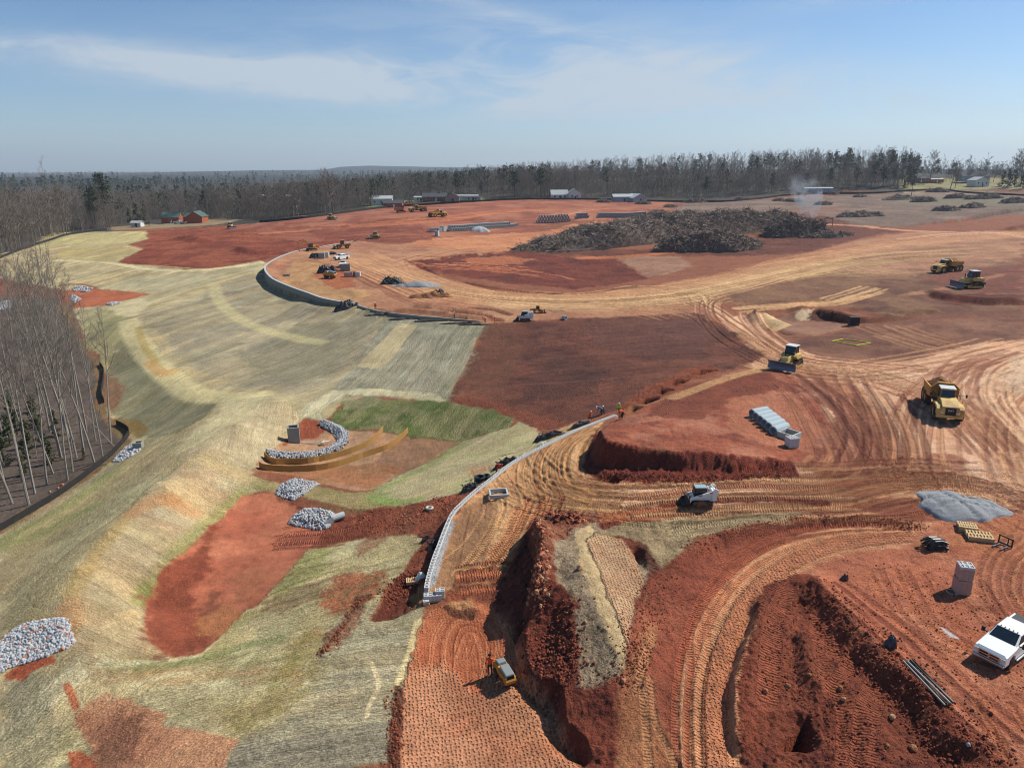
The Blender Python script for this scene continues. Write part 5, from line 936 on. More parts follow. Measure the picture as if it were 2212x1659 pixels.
while nn < 120 and tries < 9000:
    tries += 1; x = rnd.uniform(ex0, ex1); y = rnd.uniform(ey0, ey1)
    if float(sdf(np.array([x]), np.array([y]), EW)[0]) < 0.4: continue
    if min(math.hypot(x - a, y - b) for a, b in placed) < 2.6: continue
    az = math.atan2(x, y)
    if az < -R(41) and rnd.random() < .75: continue
    placed.append((x, y)); nn += 1; r = math.hypot(x, y)
    big = rnd.random() < .6
    put_tree(rnd.choice(NEARB if big else SAPL), x, y, rnd.uniform(.66, .9), None, LW if big else "thin bare sapling in the woods beyond the black silt fence, lower left", 'bare trees of the near woods' if big else 'bare saplings of the near woods', 'tree', (rnd.uniform(-.05, .05), rnd.uniform(-.05, .05)))
p = G(250, 968); o = put_tree(SAPL[1], p[0], p[1], .9, 0, "thin pale sapling leaning left against the wood's edge by the fence corner", None, 'tree', (0, -.5))
for x, y, s in ((20, 960, 1), (60, 985, 1.1), (35, 930, 1.2), (90, 960, .9), (110, 1000, .7), (75, 920, 1.1), (10, 1000, .9), (120, 940, .8), (50, 1025, .6), (180, 990, .35)):
    p = G(x, y); put_tree(CEDR[int(x) % 2], p[0], p[1], s * .62, None, "dark green cedar under the bare trees, lower left woods", 'cedars under the near woods', 'tree')
# tree lines beyond the site
TL = [(-260, 660), (-120, 610), (-60, 580), (0, 554), (60, 530), (150, 500), (230, 491), (300, 476), (400, 469), (520, 472), (600, 472), (705, 460), (805, 446), (860, 440), (900, 431), (1050, 428), (1108, 428), (1300, 428), (1455, 432), (1560, 432), (1700, 419), (1800, 416), (1950, 412)]
def tline(x):
    y = np.interp(x, [a for a, b in TL], [b for a, b in TL]); p = G(x, y); return math.atan2(p[0], p[1]), math.hypot(p[0], p[1])
cnt = 0; fg = "bare trees of the wood's edge beyond the site"
FL = "bare grey tree in the wood's edge beyond the earthworks"
while cnt < 175:
    x = rnd.uniform(-60, 1955); az, r0 = tline(x)
    if 300 < x < 500 and rnd.random() < .5: continue
    r = r0 + rnd.uniform(1, 22); X_, Y_ = r * math.sin(az), r * math.cos(az); cnt += 1
    left = x < 260
    put_tree(rnd.choice(MIDB + ([NEARB[0], NEARB[3]] if left else [])), X_, Y_, rnd.uniform(.78, 1.04) * (1.12 if left else 1.0), None, FL, fg, 'tree')
for x, dr, s, lab in ((232, 14, 1.15, "tall dark pine left of the brick barn"), (208, 8, .9, "smaller dark pine left of the tallest pine by the barn"), (1112, 5, 1.05, "tall pine with bare lower trunk, first of two at the middle tree line"), (1168, 4, 1.12, "tall pine with a flat crown, second of two at the middle tree line"), (612, 60, .9, "dark pine rising behind the bare trees right of the barn"),
                      (640, 70, .8, "dark pine behind the bare trees, right of another pine"), (1040, 12, .62, "round dark evergreen beside the pale trailers"), (915, 26, .85, "broad dark evergreen behind the dark-roofed house"), (1525, 6, .9, "pine with green top in the wood right of the gable sheds"), (1665, 6, .8, "pine in the wood left of the far concrete frame"), (1740, 8, .75, "pine in the wood near the far concrete frame"), (1790, 10, .85, "pine in the wood above the smoking heap"),
                      (1848, 16, .9, "dark pine at the right part of the wood"), (1880, 20, .95, "dark pine with wide crown at the right part of the wood"), (1905, 12, .9, "dark pine third from the wood's right end"), (1928, 18, 1.0, "dark pine second from the wood's right end"), (1958, 10, .95, "dark pine at the right end of the wood")):
    az, r0 = tline(x); r = r0 + dr; put_tree(PINE[int(x) % 3], r * math.sin(az), r * math.cos(az), s * (1.25 if x < 260 else .88), None, lab, None, 'tree')
for x, y, k, s, lab in ((298, 483, 0, 1.5, "dark cedar between the white shed and the barn"), (312, 483, 1, 1.4, "second dark cedar just left of the barn"), (280, 480, 0, 1.1, "cedar behind the white shed"), (1952, 412, 1, 1, "cedar at the foot of the bank left of the far houses")):
    p = G(x, y); put_tree(CEDR[k], p[0], p[1], s, None, lab, None, 'tree')
for x, y, k, s, lab in ((720, 462, 0, 1.15, "big spreading bare tree standing before the wood left of the white building"), (388, 479, 1, .8, "bare tree in front of the brick barn"), (238, 494, 2, .5, "small bare tree left of the white shed"), (322, 488, 0, .5, "slim bare tree between shed and barn"), (885, 440, 2, .95, "large bare tree behind the dark-roofed house"), (1070, 432, 0, .9, "bare tree right of the pale trailers"), (1240, 430, 1, .9, "wide bare tree by the white gabled house"),
                        (2008, 398, 0, 1.15, "large lone bare tree on the skyline right of the wood"), (2052, 411, 1, 1.0, "bare tree in front of the far hill houses, left of a pair"), (2062, 410, 2, .7, "bare tree in front of the far hill houses, right of a pair"), (2125, 396, 2, .8, "bare tree behind the far blue-grey house"), (2145, 397, 0, .7, "bare tree just right of the far blue-grey house"), (2092, 397, 1, .62, "bare tree left of the far blue-grey house"), (2180, 404, 1, 1.1, "bare tree at the right edge of the far hill"), (2204, 405, 0, 1.2, "tall bare tree at the right frame edge")):
    p = G(x, y); put_tree(WIDE[k], p[0], p[1], s, None, lab, None, 'tree')
for i, (x, y, s) in enumerate(((2163, 406, 1.5), (2176, 409, 1.7), (2190, 408, 1.6), (2208, 410, 1.5), (2222, 410, 1.6))):
    p = G(x, y); put_tree(CEDR[i % 2], p[0], p[1], s, None, "dark evergreen in the clump right of the far white house", 'evergreens beside the far white house', 'tree')
p = at_r(1972, 610); put_tree(PINE[1], p[0], p[1], .95, None, "slim pine on the skyline between wood and lone bare tree", None, 'tree')
# the wood behind as one mass
def mass(name, protos, pts, mats, label=None):
    VV, FF, MI = [], [], []; off = 0
    tm = []
    for TV, TF, CV, CF in protos:
        v = np.array(TV + CV); o_ = len(TV); tri = []; mi = []
        for fs, base, m_ in ((TF, 0, 0), (CF, o_, 1)):
            for f in fs:
                tri.append((f[0] + base, f[1] + base, f[2] + base)); mi.append(m_)
                if len(f) == 4: tri.append((f[0] + base, f[2] + base, f[3] + base)); mi.append(m_)
        tm.append((v, np.array(tri), np.array(mi)))
    for (x, y, z, s, k, rz) in pts:
        v, t, mi = tm[k]; c, s_ = math.cos(rz), math.sin(rz)
        w = np.empty_like(v); w[:, 0] = (v[:, 0] * c - v[:, 1] * s_) * s + x; w[:, 1] = (v[:, 0] * s_ + v[:, 1] * c) * s + y; w[:, 2] = v[:, 2] * s + z
        VV.append(w); FF.append(t + off); MI.append(mi); off += len(v)
    V = np.concatenate(VV).astype(np.float32); F = np.concatenate(FF).astype(np.int32); M = np.concatenate(MI).astype(np.int32)
    me = bpy.data.meshes.new(name); me.vertices.add(len(V)); me.vertices.foreach_set('co', V.ravel()); me.loops.add(F.size); me.loops.foreach_set('vertex_index', F.ravel())
    me.polygons.add(len(F)); me.polygons.foreach_set('loop_start', np.arange(0, F.size, 3, dtype=np.int32)); me.polygons.foreach_set('material_index', M); me.update(calc_edges=True)
    for m in mats: me.materials.append(m)
    o = bpy.data.objects.new(name, me); COL.objects.link(o); return tag(o, label, 'wood', None, 'stuff')
lowb = [bare_tree(400 + i, 20, .26, .12, 12, 3, 4, .15, .06) for i in range(4)]; lowp = [conifer(420 + i, 20, .4, .15, 130, .85) for i in range(3)]
farp = [conifer(440 + i, 16, .2, .24, 34, 1.9) for i in range(2)]; farb = [bare_tree(450 + i, 17, .3, .2, 5, 2, 3, .14, .16) for i in range(2)]
pb, pp = [], []
def pinep(x, y, px_): 
    n = float(fbm(np.array([x]), np.array([y]), 190, 2, 55)[0]); b = .04 if n < .15 else .22
    if px_ > 1780: b += .22
    if 900 < px_ < 1200: b += .12
    return b
for i in range(3600):
    x = rnd.uniform(-120, 1975); az, r0 = tline(x) if i % 1 == 0 else (0, 0)
    d = 8 + rnd.expovariate(1 / 110.) if rnd.random() < .75 else rnd.uniform(60, 600)
    r = r0 + d; X_, Y_ = r * math.sin(az), r * math.cos(az); s = rnd.uniform(.78, .98) * (1.15 if x < 200 else 1)
    if 860 < x < 1060 and d < 40: continue
    (pp if rnd.random() < pinep(X_, Y_, x) * min(1, d / 60) else pb).append((X_, Y_, hz(X_, Y_) - .3, s, rnd.randrange(3), rnd.uniform(0, 6.28)))
for i in range(1500):                              # thickets under the edge of the wood
    x = rnd.uniform(-60, 1960); az, r0 = tline(x); r = r0 + rnd.uniform(4, 60); X_, Y_ = r * math.sin(az), r * math.cos(az)
    if 290 < x < 500 and r < r0 + 12 or 860 < x < 1060 and r < r0 + 40: continue
    pb.append((X_, Y_, hz(X_, Y_) - 2.5 * rnd.random(), rnd.uniform(.28, .5), rnd.randrange(3), rnd.uniform(0, 6.28)))
for i in range(240):                               # ridge of trees behind the houses on the right
    x = rnd.uniform(1960, 2330); r = rnd.uniform(720, 1100); X_, Y_ = at_r(x, r); pb.append((X_, Y_, hz(X_, Y_) - 1, rnd.uniform(.5, .8), rnd.randrange(3), rnd.uniform(0, 6.28)))
mass('deciduous_wood', lowb, pb, (MBARK, FTWIG), 'leafless grey-brown wood stretching behind the earthworks')
mass('pine_wood', lowp, pp, (BARKD, NEED), 'dark pines scattered through the leafless wood')
fb, fp = [], []
for i in range(9000):
    az = R(rnd.uniform(-40, 40)); r = 850 * (5.6 ** (rnd.random() ** .8)); X_, Y_ = r * math.sin(az), r * math.cos(az); n = float(fbm(np.array([X_]), np.array([Y_]), 420, 2, 58)[0])
    (fp if rnd.random() < (.6 if n > .18 else .05) else fb).append((X_, Y_, hz(X_, Y_) - 1, rnd.uniform(.8, 1.3), rnd.randrange(2), rnd.uniform(0, 6.28)))
mass('far_deciduous_wood', farb, fb, (MBARK, FTWIG), 'hazy leafless woodland reaching to the horizon'); mass('far_pine_wood', farp, fp, (BARKD, NEED), 'hazy dark green pine woodland towards the horizon')
# ------------------------------------------------------------------ paints and materials of the things
YEL = simple('yellow_paint', (204, 150, 54), .55, .14, 1.2, dust=.6); YELP = simple('pale_yellow_paint', (222, 188, 112), .6, .14, 1.2, dust=.5); BLKM = simple('black_metal', (40, 38, 40), .6, .2, 2, dust=.3)
TYR = simple('tyre_rubber', (62, 54, 50), .85, .2, 2, dust=.5); RIM = simple('wheel_rim', (196, 160, 84), .6, .15, 2, dust=.4); GLS = simple('dark_glass', (34, 44, 54), .08, .1, 1, spec=.8)
WHT = simple('white_paint', (236, 238, 240), .35, .04, 1, spec=.5, k=.92); ROOFW = simple('cab_roof', (214, 216, 218), .5, .06, 1, dust=.1); CHR = simple('chrome', (190, 192, 198), .2, .05, 1, metal=.9); STL = simple('bare_steel', (112, 122, 142), .42, .15, 2, metal=.5, dust=.15)
CON = simple('concrete', (184, 188, 190), .85, .08, 1.5, bump=.02); COND = simple('cast_concrete', (150, 150, 146), .88, .15, 1.2, bump=.03); CBL = simple('concrete_block', (206, 206, 208), .85, .08, 3, bump=.01); PINKB = simple('pinkish_block', (192, 160, 150), .85, .1, 3)
BLKP = simple('black_plastic', (30, 31, 34), .45, .2, 3, spec=.5); GEO = simple('black_fabric', (44, 44, 46), .8, .3, 1.5, dust=.15); WOOD = simple('pale_timber', (214, 184, 140), .8, .12, 3); COIR = simple('coir_matting', (176, 134, 76), .9, .2, 1.2, bump=.04); ORG = simple('orange_vest', (250, 92, 30), .8, .06, 3); LIME = simple('lime_vest', (190, 232, 50), .8, .06, 3)
JEAN = simple('dark_trousers', (74, 66, 72), .9, .1, 3); SKIN = simple('skin', (150, 104, 80), .6, .05, 3); GREYS = simple('grey_shirt', (130, 134, 130), .9, .1, 3); BLUE = simple('blue_shirt', (90, 120, 160), .9, .1, 3); WHITEH = simple('white_plastic', (232, 230, 224), .4, .05, 3); DARKH = simple('dark_hair', (40, 26, 24), .9, .1, 3); REDM = simple('red_paint', (196, 44, 40), .5, .1, 2)
BRK = simple('red_brick', (168, 92, 66), .9, .12, .8); GRNR = simple('green_metal_roof', (84, 104, 98), .5, .08, .5); SHNG = simple('dark_shingles', (84, 84, 90), .9, .12, .6); SIDE = simple('white_siding', (222, 224, 226), .7, .05, .5); TIN = simple('pale_metal_roof', (186, 190, 194), .5, .06, .4); BEIGE = simple('beige_siding', (200, 190, 168), .8, .06, .5); BLUEG = simple('blue_grey_siding', (150, 164, 180), .8, .06, .5); PINKS = simple('pink_siding', (196, 150, 136), .8, .06, .5)
ROCK = simple('white_limestone', (182, 184, 190), .85, .3, 2.5, k=.85); ROCKR = simple('red_rock', (190, 120, 90), .9, .25, 2); GRV = simple('grey_gravel', (146, 149, 156), .9, .5, 6, bump=.1); STK_ = simple('dead_branches', (172, 154, 142), .95, .4, .4, k=.8); PILEM = simple('brush_heap', (112, 96, 88), .95, .4, 1.0, bump=.5); SAND = simple('pale_soil', (190, 150, 114), .95, .2, 1.5, bump=.1); DIRT = simple('dug_soil', (160, 112, 76), .95, .3, 1.5, bump=.15); GALV = simple('galvanised_steel', (196, 200, 206), .4, .08, 1, metal=.3); CONP = simple('concrete_pipe', (176, 190, 200), .8, .06, 1.0); YP = simple('yellow_pipe', (214, 214, 70), .6, .05, 1); PVC = simple('grey_conduit', (168, 164, 156), .5, .12, 1)
LAMP = simple('lamp_glass', (236, 226, 206), .15, .03, 2, spec=.8)
def place(o, x, y, rz=None, z=None, sink=0.0):
    o.location = (x, y, (hz(x, y) if z is None else z) - sink)
    if rz is not None: o.rotation_euler = (0, 0, rz)
    return o
def heading(p, q): a, b = G(*p), G(*q); return math.atan2(b[1] - a[1], b[0] - a[0])
def wheel(parent, x, y, r, w, rimm=None, n=22):
    a = MB(); a.ring((x, y - w / 2, r), (x, y + w / 2, r), r, r * .56, 0, n)
    for k in range(n): 
        an = 6.283 * k / n; a.box((x + math.cos(an) * r * 1.0, y, r + math.sin(an) * r * 1.0), (r * .09, w * .96, r * .1), 0, ry=-an)
    wh = a.build('wheel', TYR, parent); b = MB(); b.cyl((x, y - w * .42, r), (x, y + w * .42, r), r * .57, 0, 14); b.cyl((x, y - w * .46, r), (x, y + w * .46, r), r * .22, 0, 10); b.build('rim', rimm or RIM, wh); return wh
def mirror(parent, x, y0, y1, z, m=None):
    a = MB(); a.tube([(x, y0, z), (x, y1, z)], .03); a.box((x, y1, z), (.12, .18, .42)); a.build('mirror', m or BLKM, parent)
# ---- articulated dump truck: length 10, forward +x, ground z = 0
def dump_truck(label, group=None, logo=False):
    o = empty('dump_truck', (0, 0, 0), 0, label, 'dump truck', group)
    b = MB()
    b.prism([(2.0, 1.0), (5.0, 1.0), (5.15, 1.5), (5.0, 2.05), (3.6, 2.55), (2.0, 2.55)], -.95, .95, 0); b.box((4.85, 0, .85), (.5, 2.9, .42), 0)
    for s in (-1, 1): b.prism([(2.3, 1.75), (2.6, 2.1), (4.4, 2.05), (5.0, 1.75), (5.05, 1.05), (4.6, 1.05), (4.4, 1.7), (2.8, 1.75)], s * .95, s * 1.52, 0)
    b.box((2.0, 0, 1.75), (.5, 2.8, .25), 0); b.build('hood', YELP, o, bevel=.05)
    g = MB(); g.box((5.1, 0, 1.5), (.14, 1.15, .95), 0); gr = g.build('grille', BLKM, o)
    if logo:
        c = bpy.data.curves.new('emblem', 'FONT'); c.body = 'CAT'; c.size = .34; c.extrude = .01; c.align_x = 'CENTER'; c.materials.append(WHT); e0 = bpy.data.objects.new('t', c); COL.objects.link(e0); bpy.context.view_layer.update(); e = bpy.data.objects.new('emblem', bpy.data.meshes.new_from_object(e0.evaluated_get(bpy.context.evaluated_depsgraph_get()))); bpy.data.objects.remove(e0); COL.objects.link(e); e.parent = gr; e.location = (5.185, 0, 1.52); e.rotation_euler = (R(90), 0, R(90))
    for s in (-1, 1):
        h = MB(); h.box((5.06, s * .85, 1.35), (.1, .38, .3), 0); h.build('headlight', LAMP, o)
    c = MB(); c.prism([(.55, 1.6), (2.05, 1.6), (2.35, 2.45), (2.05, 3.45), (.55, 3.45)], -.8, .8, 0); cab = c.build('cab', YEL, o, bevel=.03)
    w = MB(); w.prism([(2.07, 1.9), (2.38, 2.5), (2.11, 3.35), (2.06, 3.35)], -.72, .72, 0); w.build('windshield', GLS, cab)
    for s in (-1, 1): w = MB(); w.box((1.3, s * .81, 2.75), (1.15, .03, 1.05), 0); w.build('side_window', GLS, cab)
    r = MB(); r.box((1.3, 0, 3.53), (1.75, 1.75, .14), 0); r.box((2.1, .5, 3.55), (.2, .22, .16), 0); r.box((2.1, -.5, 3.55), (.2, .22, .16), 0); r.build('roof', ROOFW, cab, bevel=.04)
    rl = MB()
    for s in (-1, 1):
        rl.tube([(2.2, s * 1.4, 2.1), (2.2, s * 1.4, 3.0), (.9, s * 1.4, 3.0), (.9, s * 1.4, 2.0)], .03)
        rl.tube([(1.6, s * 1.4, 2.0), (1.6, s * 1.4, 3.0)], .025); rl.box((1.5, s * 1.2, 1.85), (1.7, .5, .08))
    rl.tube([(2.5, 1.6, 2.2), (2.5, 1.6, 1.0)], .03); rl.tube([(2.9, 1.6, 2.2), (2.9, 1.6, 1.0)], .03)
    for k in range(4): rl.tube([(2.5, 1.6, 1.0 + .3 * k), (2.9, 1.6, 1.0 + .3 * k)], .025)
    rl.build('railing', BLKM, o); mirror(o, 2.35, .8, 2.0, 2.85); mirror(o, 2.35, -.8, -1.9, 2.85)
    f = MB(); f.box((-1.6, 0, 1.1), (6.4, .9, .5)); f.box((.4, 0, 1.15), (1.0, .6, .8)); f.box((-3.6, 0, .95), (1.9, 1.7, .35)); f.build('frame', BLKM, o)
    bd = MB()
    bd.prism([(.1, 2.0), (-3.4, 1.35), (-5.1, 2.3), (-5.1, 2.15), (-3.4, 1.2), (.1, 1.85)], -1.45, 1.45, 0)
    for s in (-1, 1):
        bd.prism([(.15, 1.9), (-3.4, 1.25), (-5.1, 2.15), (-5.15, 2.75), (.15, 3.1)], s * 1.45, s * 1.6, 0); bd.box((-2.5, s * 1.62, 2.9), (5.3, .16, .14), 0, ry=-.065)
    bd.prism([(-1.6, 3.05), (1.6, 3.05), (.9, 3.72), (-.9, 3.72)], .1, .22, 0, ax='x'); bd.box((.15, 0, 2.45), (.14, 2.95, 1.3), 0)
    bd.prism([(-1.65, 3.02), (-.92, 3.72), (.92, 3.72), (1.65, 3.02), (1.65, 3.12), (.92, 3.84), (-.92, 3.84), (-1.65, 3.12)], .05, .4, 0, ax='x')
    bd.build('dump_bed', YEL, o, bevel=.03)
    for x in (3.55, -2.7, -4.2):
        for s in (-1, 1): wheel(o, x, s * 1.3, .92, .72)
    return o
def dirt_load(tr, label):
    rr = random.Random(5); V, F = [], []; nx, ny = 26, 16
    for i in range(nx):
        for j in range(ny):
            u, v = i / (nx - 1), j / (ny - 1); x = -5.0 + 5.0 * u; y = -1.42 + 2.84 * v; e = min(u, 1 - u, .5) * 2; g_ = min(v, 1 - v) * 2
            V.append((x, y, 2.55 + 1.15 * min(1, e * 1.5) ** .8 * min(1, g_ * 1.2) ** .8 + rr.uniform(-.09, .09)))
    F = [(i * ny + j, (i + 1) * ny + j, (i + 1) * ny + j + 1, i * ny + j + 1) for i in range(nx - 1) for j in range(ny - 1)]
    m = MB(); m.add(V, F); o = m.build('dirt_load', DIRT); tag(o, label, 'soil'); o.matrix_world = tr.matrix_basis.copy(); return o
# ---- crawler dozer, length ~6
def crawler(parent, x0, x1, y, r, w, tri=False, m=None):
    a = MB(); L = [(x0, 0.0), (x1, 0.0), (x1 + r, r * .9), (x1 + r * .7, r * 1.7), (x1, r * 2), (x0, r * 2), (x0 - r * .7, r * 1.7), (x0 - r, r * .9)]
    if tri: L = [(x0, 0), (x1, 0), (x1 + r, r * .8), (x1 + r * .4, r * 1.5), (x0 + .35 * (x1 - x0) , r * 3.0), (x0 + .05 * (x1 - x0), r * 3.0), (x0 - r, r * .9)]
    a.prism(L, y - w / 2, y + w / 2, 0); n = len(L)
    for i in range(n):
        (ax, az), (bx, bz) = L[i], L[(i + 1) % n]; ln = math.hypot(bx - ax, bz - az); k = max(1, int(ln / .2)); an = math.atan2(bz - az, bx - ax)
        for j in range(k):
            t = (j + .5) / k; a.box((ax + (bx - ax) * t, y, az + (bz - az) * t), (.05, w * 1.02, .09), 0, ry=-an)
    tr = a.build('track', m or BLKM, parent); b = MB(); b.prism([(x0 - .1, r * .35), (x1 + .1, r * .35), (x1 + .1, r * 1.1), (x0 - .1, r * 1.1)], y - w * .54, y + w * .54, 0)
    for k in range(5): b.cyl((x0 + (x1 - x0) * k / 4, y - w * .56, r * .35), (x0 + (x1 - x0) * k / 4, y + w * .56, r * .35), r * .26, 0, 10)
    b.build('roller_frame', YELP if m is None else m, tr); return tr
def dozer(label, group=None):
    o = empty('bulldozer', (0, 0, 0), 0, label, 'bulldozer', group)
    for s in (-1, 1): crawler(o, -1.35, 1.2, s * 1.0, .42, .56, tri=True)
    b = MB(); b.prism([(-1.9, .8), (1.9, .8), (1.95, 1.5), (1.7, 1.75), (.4, 1.95), (-1.9, 1.7)], -.5, .5, 0); b.box((-1.5, 0, 1.45), (.9, 1.7, .75), 0)
    for s in (-1, 1): b.prism([(-1.0, 1.3), (.2, 1.3), (.6, 1.75), (.1, 2.0), (-1.0, 2.0)], s * .5, s * 1.15, 0)
    b.build('body', YELP, o, bevel=.05)
    c = MB(); c.prism([(-1.1, 1.6), (.3, 1.6), (.55, 2.2), (.2, 3.05), (-1.0, 3.05)], -.68, .68, 0); cab = c.build('cab', GLS, o, bevel=.03)
    p = MB()
    for x, y in ((.25, .68), (.25, -.68), (-1.0, .68), (-1.0, -.68), (-.4, .69), (-.4, -.69)): p.cyl((x, y, 1.7), (x * .96, y, 3.05), .05, 0, 6)
    p.build('cab_frame', BLKM, cab); r = MB(); r.box((-.4, 0, 3.1), (1.5, 1.55, .12), 0); r.build('roof', ROOFW, cab, bevel=.03)
    e = MB(); e.cyl((1.1, -.25, 1.7), (1.1, -.25, 2.6), .07, 0, 8); e.build('exhaust', BLKM, o)
    bl = MB(); bl.prism([(2.55, .05), (2.75, .1), (2.62, .55), (2.66, .9), (2.85, 1.25), (2.75, 1.28), (2.5, .95), (2.45, .5)], -1.95, 1.95, 0); bo = bl.build('blade', STL, o)
    a = MB()
    for s in (-1, 1): a.tube([(2.5, s * .9, .45), (.6, s * 1.35, .55)], .11); a.tube([(2.5, s * .45, 1.0), (1.4, s * .45, 1.5)], .06)
    a.build('blade_arm', YELP, o); rp = MB(); rp.box((-2.2, 0, .8), (.5, 1.3, .35)); rp.box((-2.5, 0, .6), (.12, .12, .9)); rp.build('ripper', BLKM, o); return o
def excavator(label, boom=(1.05, -.5, -1.3), swing=0.0, s=1.0, m=None):
    m = m or YEL; o = empty('excavator', (0, 0, 0), 0, label, 'excavator'); o.scale = (s, s, s)
    for q in (-1, 1): crawler(o, -1.5, 1.5, q * 1.15, .45, .6)
    h = MB(); M = Matrix.Rotation(swing, 4, 'Z')
    h.box((0, 0, .95), (1.6, 1.6, .35), 1); h.box((-.6, 0, 1.55), (3.2, 2.7, .8), 0, M); h.prism([(-2.9, 1.15), (-2.0, 1.15), (-2.0, 2.3), (-2.7, 2.3)], -1.35, 1.35, 0, M); h.box((-1.0, -.5, 2.1), (2.0, 1.6, .45), 0, M)
    h.build('house', [m, BLKM], o, bevel=.04); c = MB(); c.prism([(-.2, 1.4), (1.4, 1.4), (1.5, 2.0), (1.1, 3.0), (-.2, 3.0)], .45, 1.35, 0, M); c.build('cab', GLS, o, bevel=.03)
    b1, b2, b3 = boom; p0 = Vector((.6, 0, 1.7)); d1 = Vector((math.cos(b1), 0, math.sin(b1))); p1 = p0 + d1 * 3.0; d2 = Vector((math.cos(b2), 0, math.sin(b2))); p2 = p1 + d2 * 2.9; d3 = Vector((math.cos(b3), 0, math.sin(b3))); p3 = p2 + d3 * 2.8
    def beam(bd, a, b, w0, w1, y=.22):
        d = (b - a).normalized(); n = Vector((-d.z, 0, d.x)); bd.prism([tuple((a + n * w0).xz), tuple((b + n * w1).xz), tuple((b - n * w1).xz), tuple((a - n * w0).xz)], -y, y, 0, M)
    bm_ = MB(); beam(bm_, p0, p1, .22, .34); beam(bm_, p1, p2, .34, .18); bm_.build('boom', m, o, bevel=.03)
    st = MB(); beam(st, p2 - d3 * .6, p3, .2, .14, .17); st.build('stick', m, o, bevel=.02)
    cy = MB()
    for a, b in ((p0 + Vector((.5, 0, -.1)), p1 - d1 * .6), (p1 + Vector((.2, 0, .4)), p2 - d3 * .6 + Vector((0, 0, .1)))): cy.cyl(M @ a, M @ b, .08, 0, 8)
    cy.build('hydraulic_cylinder', BLKM, o)
    bk = MB(); bk.prism([tuple((p3 + Vector(q)).xz) for q in ((.1, 0, .15), (.3, 0, -.4), (.05, 0, -.95), (-.55, 0, -1.0), (-.85, 0, -.6), (-.75, 0, -.5), (-.5, 0, -.85), (0, 0, -.8), (.1, 0, -.4), (-.15, 0, .05))], -.5, .5, 0, M); bk.build('bucket', STL, o); return o
def wheel_loader(label, m=None):
    o = empty('wheel_loader', (0, 0, 0), 0, label, 'wheel loader')
    b = MB(); b.prism([(-3.2, 1.0), (-.3, 1.0), (-.3, 1.9), (-2.9, 2.1), (-3.2, 1.8)], -.75, .75, 0); b.box((1.1, 0, 1.1), (2.0, .9, .9), 0)
    for x in (1.6, -1.7):
        for s in (-1, 1): b.box((x, s * 1.05, 1.72), (1.7, .6, .1), 0)
    b.build('body', YEL, o, bevel=.05); c = MB(); c.prism([(-.6, 1.5), (.8, 1.5), (1.0, 2.0), (.75, 3.2), (-.6, 3.2)], -.7, .7, 0); cab = c.build('cab', GLS, o, bevel=.03)
    r = MB(); r.box((.1, 0, 3.27), (1.7, 1.6, .12)); r.build('roof', YEL, cab)
    a = MB()
    for s in (-1, 1): a.tube([(1.3, s * .5, 1.7), (3.0, s * .5, .7)], .12)
    a.build('lift_arm', YEL, o); k = MB(); k.prism([(3.0, .15), (4.1, .1), (3.9, .25), (3.3, .45), (3.15, 1.0), (3.5, 1.35), (3.35, 1.4), (2.9, 1.0)], -1.3, 1.3, 0); k.build('bucket', BLKM, o)
    for x in (1.6, -1.7):
        for s in (-1, 1): wheel(o, x, s * 1.05, .75, .55)
    return o
def track_loader(label, arms=0.0, deco=True):
    o = empty('track_loader', (0, 0, 0), 0, label, 'track loader')
    for s in (-1, 1): crawler(o, -.75, .85, s * .75, .3, .42, tri=False, m=TYR)
    for s in (-1, 1):
        pass
    b = MB(); b.prism([(-1.45, .5), (1.0, .45), (1.1, .8), (.9, 1.0), (-.4, 1.2), (-1.5, 1.3)], -.55, .55, 0); b.box((-1.35, 0, 1.15), (.5, 1.5, 1.1), 0)
    b.build('body', WHT, o, bevel=.04); rd = MB(); rd.box((-1.63, 0, 1.0), (.1, 1.45, 1.2)); rd.build('tail_door', REDM, o, bevel=.03)
    c = MB(); c.prism([(-.45, .95), (.85, .9), (.95, 1.3), (.75, 2.0), (-.45, 2.0)], -.42, .42, 0); cab = c.build('cab', GLS, o); r = MB(); r.box((.15, 0, 2.05), (1.3, .98, .12)); r.build('roof', simple('grey_blue_roof', (150, 176, 190), .5, .06), cab, bevel=.03)
    f = MB()
    for x, y in ((.8, .44), (.8, -.44), (-.45, .44), (-.45, -.44)): f.cyl((x, y, 1.0), (x * .95, y, 2.0), .05, 0, 6)
    f.build('cab_frame', BLKM, cab)
    for s in (-1, 1):
        a = MB(); a.prism([(-1.6, 1.0), (-1.75, 1.9), (-1.4, 2.1), (-1.0, 1.75), (1.35, 1.0), (1.55, .4), (1.35, .35), (1.1, .8), (-1.05, 1.45), (-1.1, 1.0)], s * .62, s * .78, 0); am = a.build('lift_arm', WHT, o, bevel=.02)
        q = MB(); q.box((.25, s * .79, 1.27), (.5, .02, .1), 0, ry=.3); q.box((-.9, s * .79, 1.6), (.3, .02, .14), 0); q.build('decal', REDM, am)
    g = MB(); g.tube([(-1.2, -.6, 2.0), (-1.2, .6, 2.0)], .07); g.tube([(-1.35, -.4, 1.3), (-.7, -.4, 1.95), (-.7, .4, 1.95), (-1.35, .4, 1.3)], .05); g.build('engine_guard', WHT, o)
    k = MB(); k.prism([(1.45, .1), (2.25, .05), (2.2, .12), (1.65, .3), (1.55, .65), (1.8, .95), (1.72, 1.0), (1.42, .7)], -.95, .95, 0)
    for s in (-1, 1): k.prism([(1.5, .12), (2.2, .08), (1.95, .45), (1.6, .55)], s * .95, s * .9, 0)
    for j in range(8): k.box((2.3, -.84 + j * .24, .08), (.2, .07, .05), 0)
    k.build('bucket', BLKM, o); return o
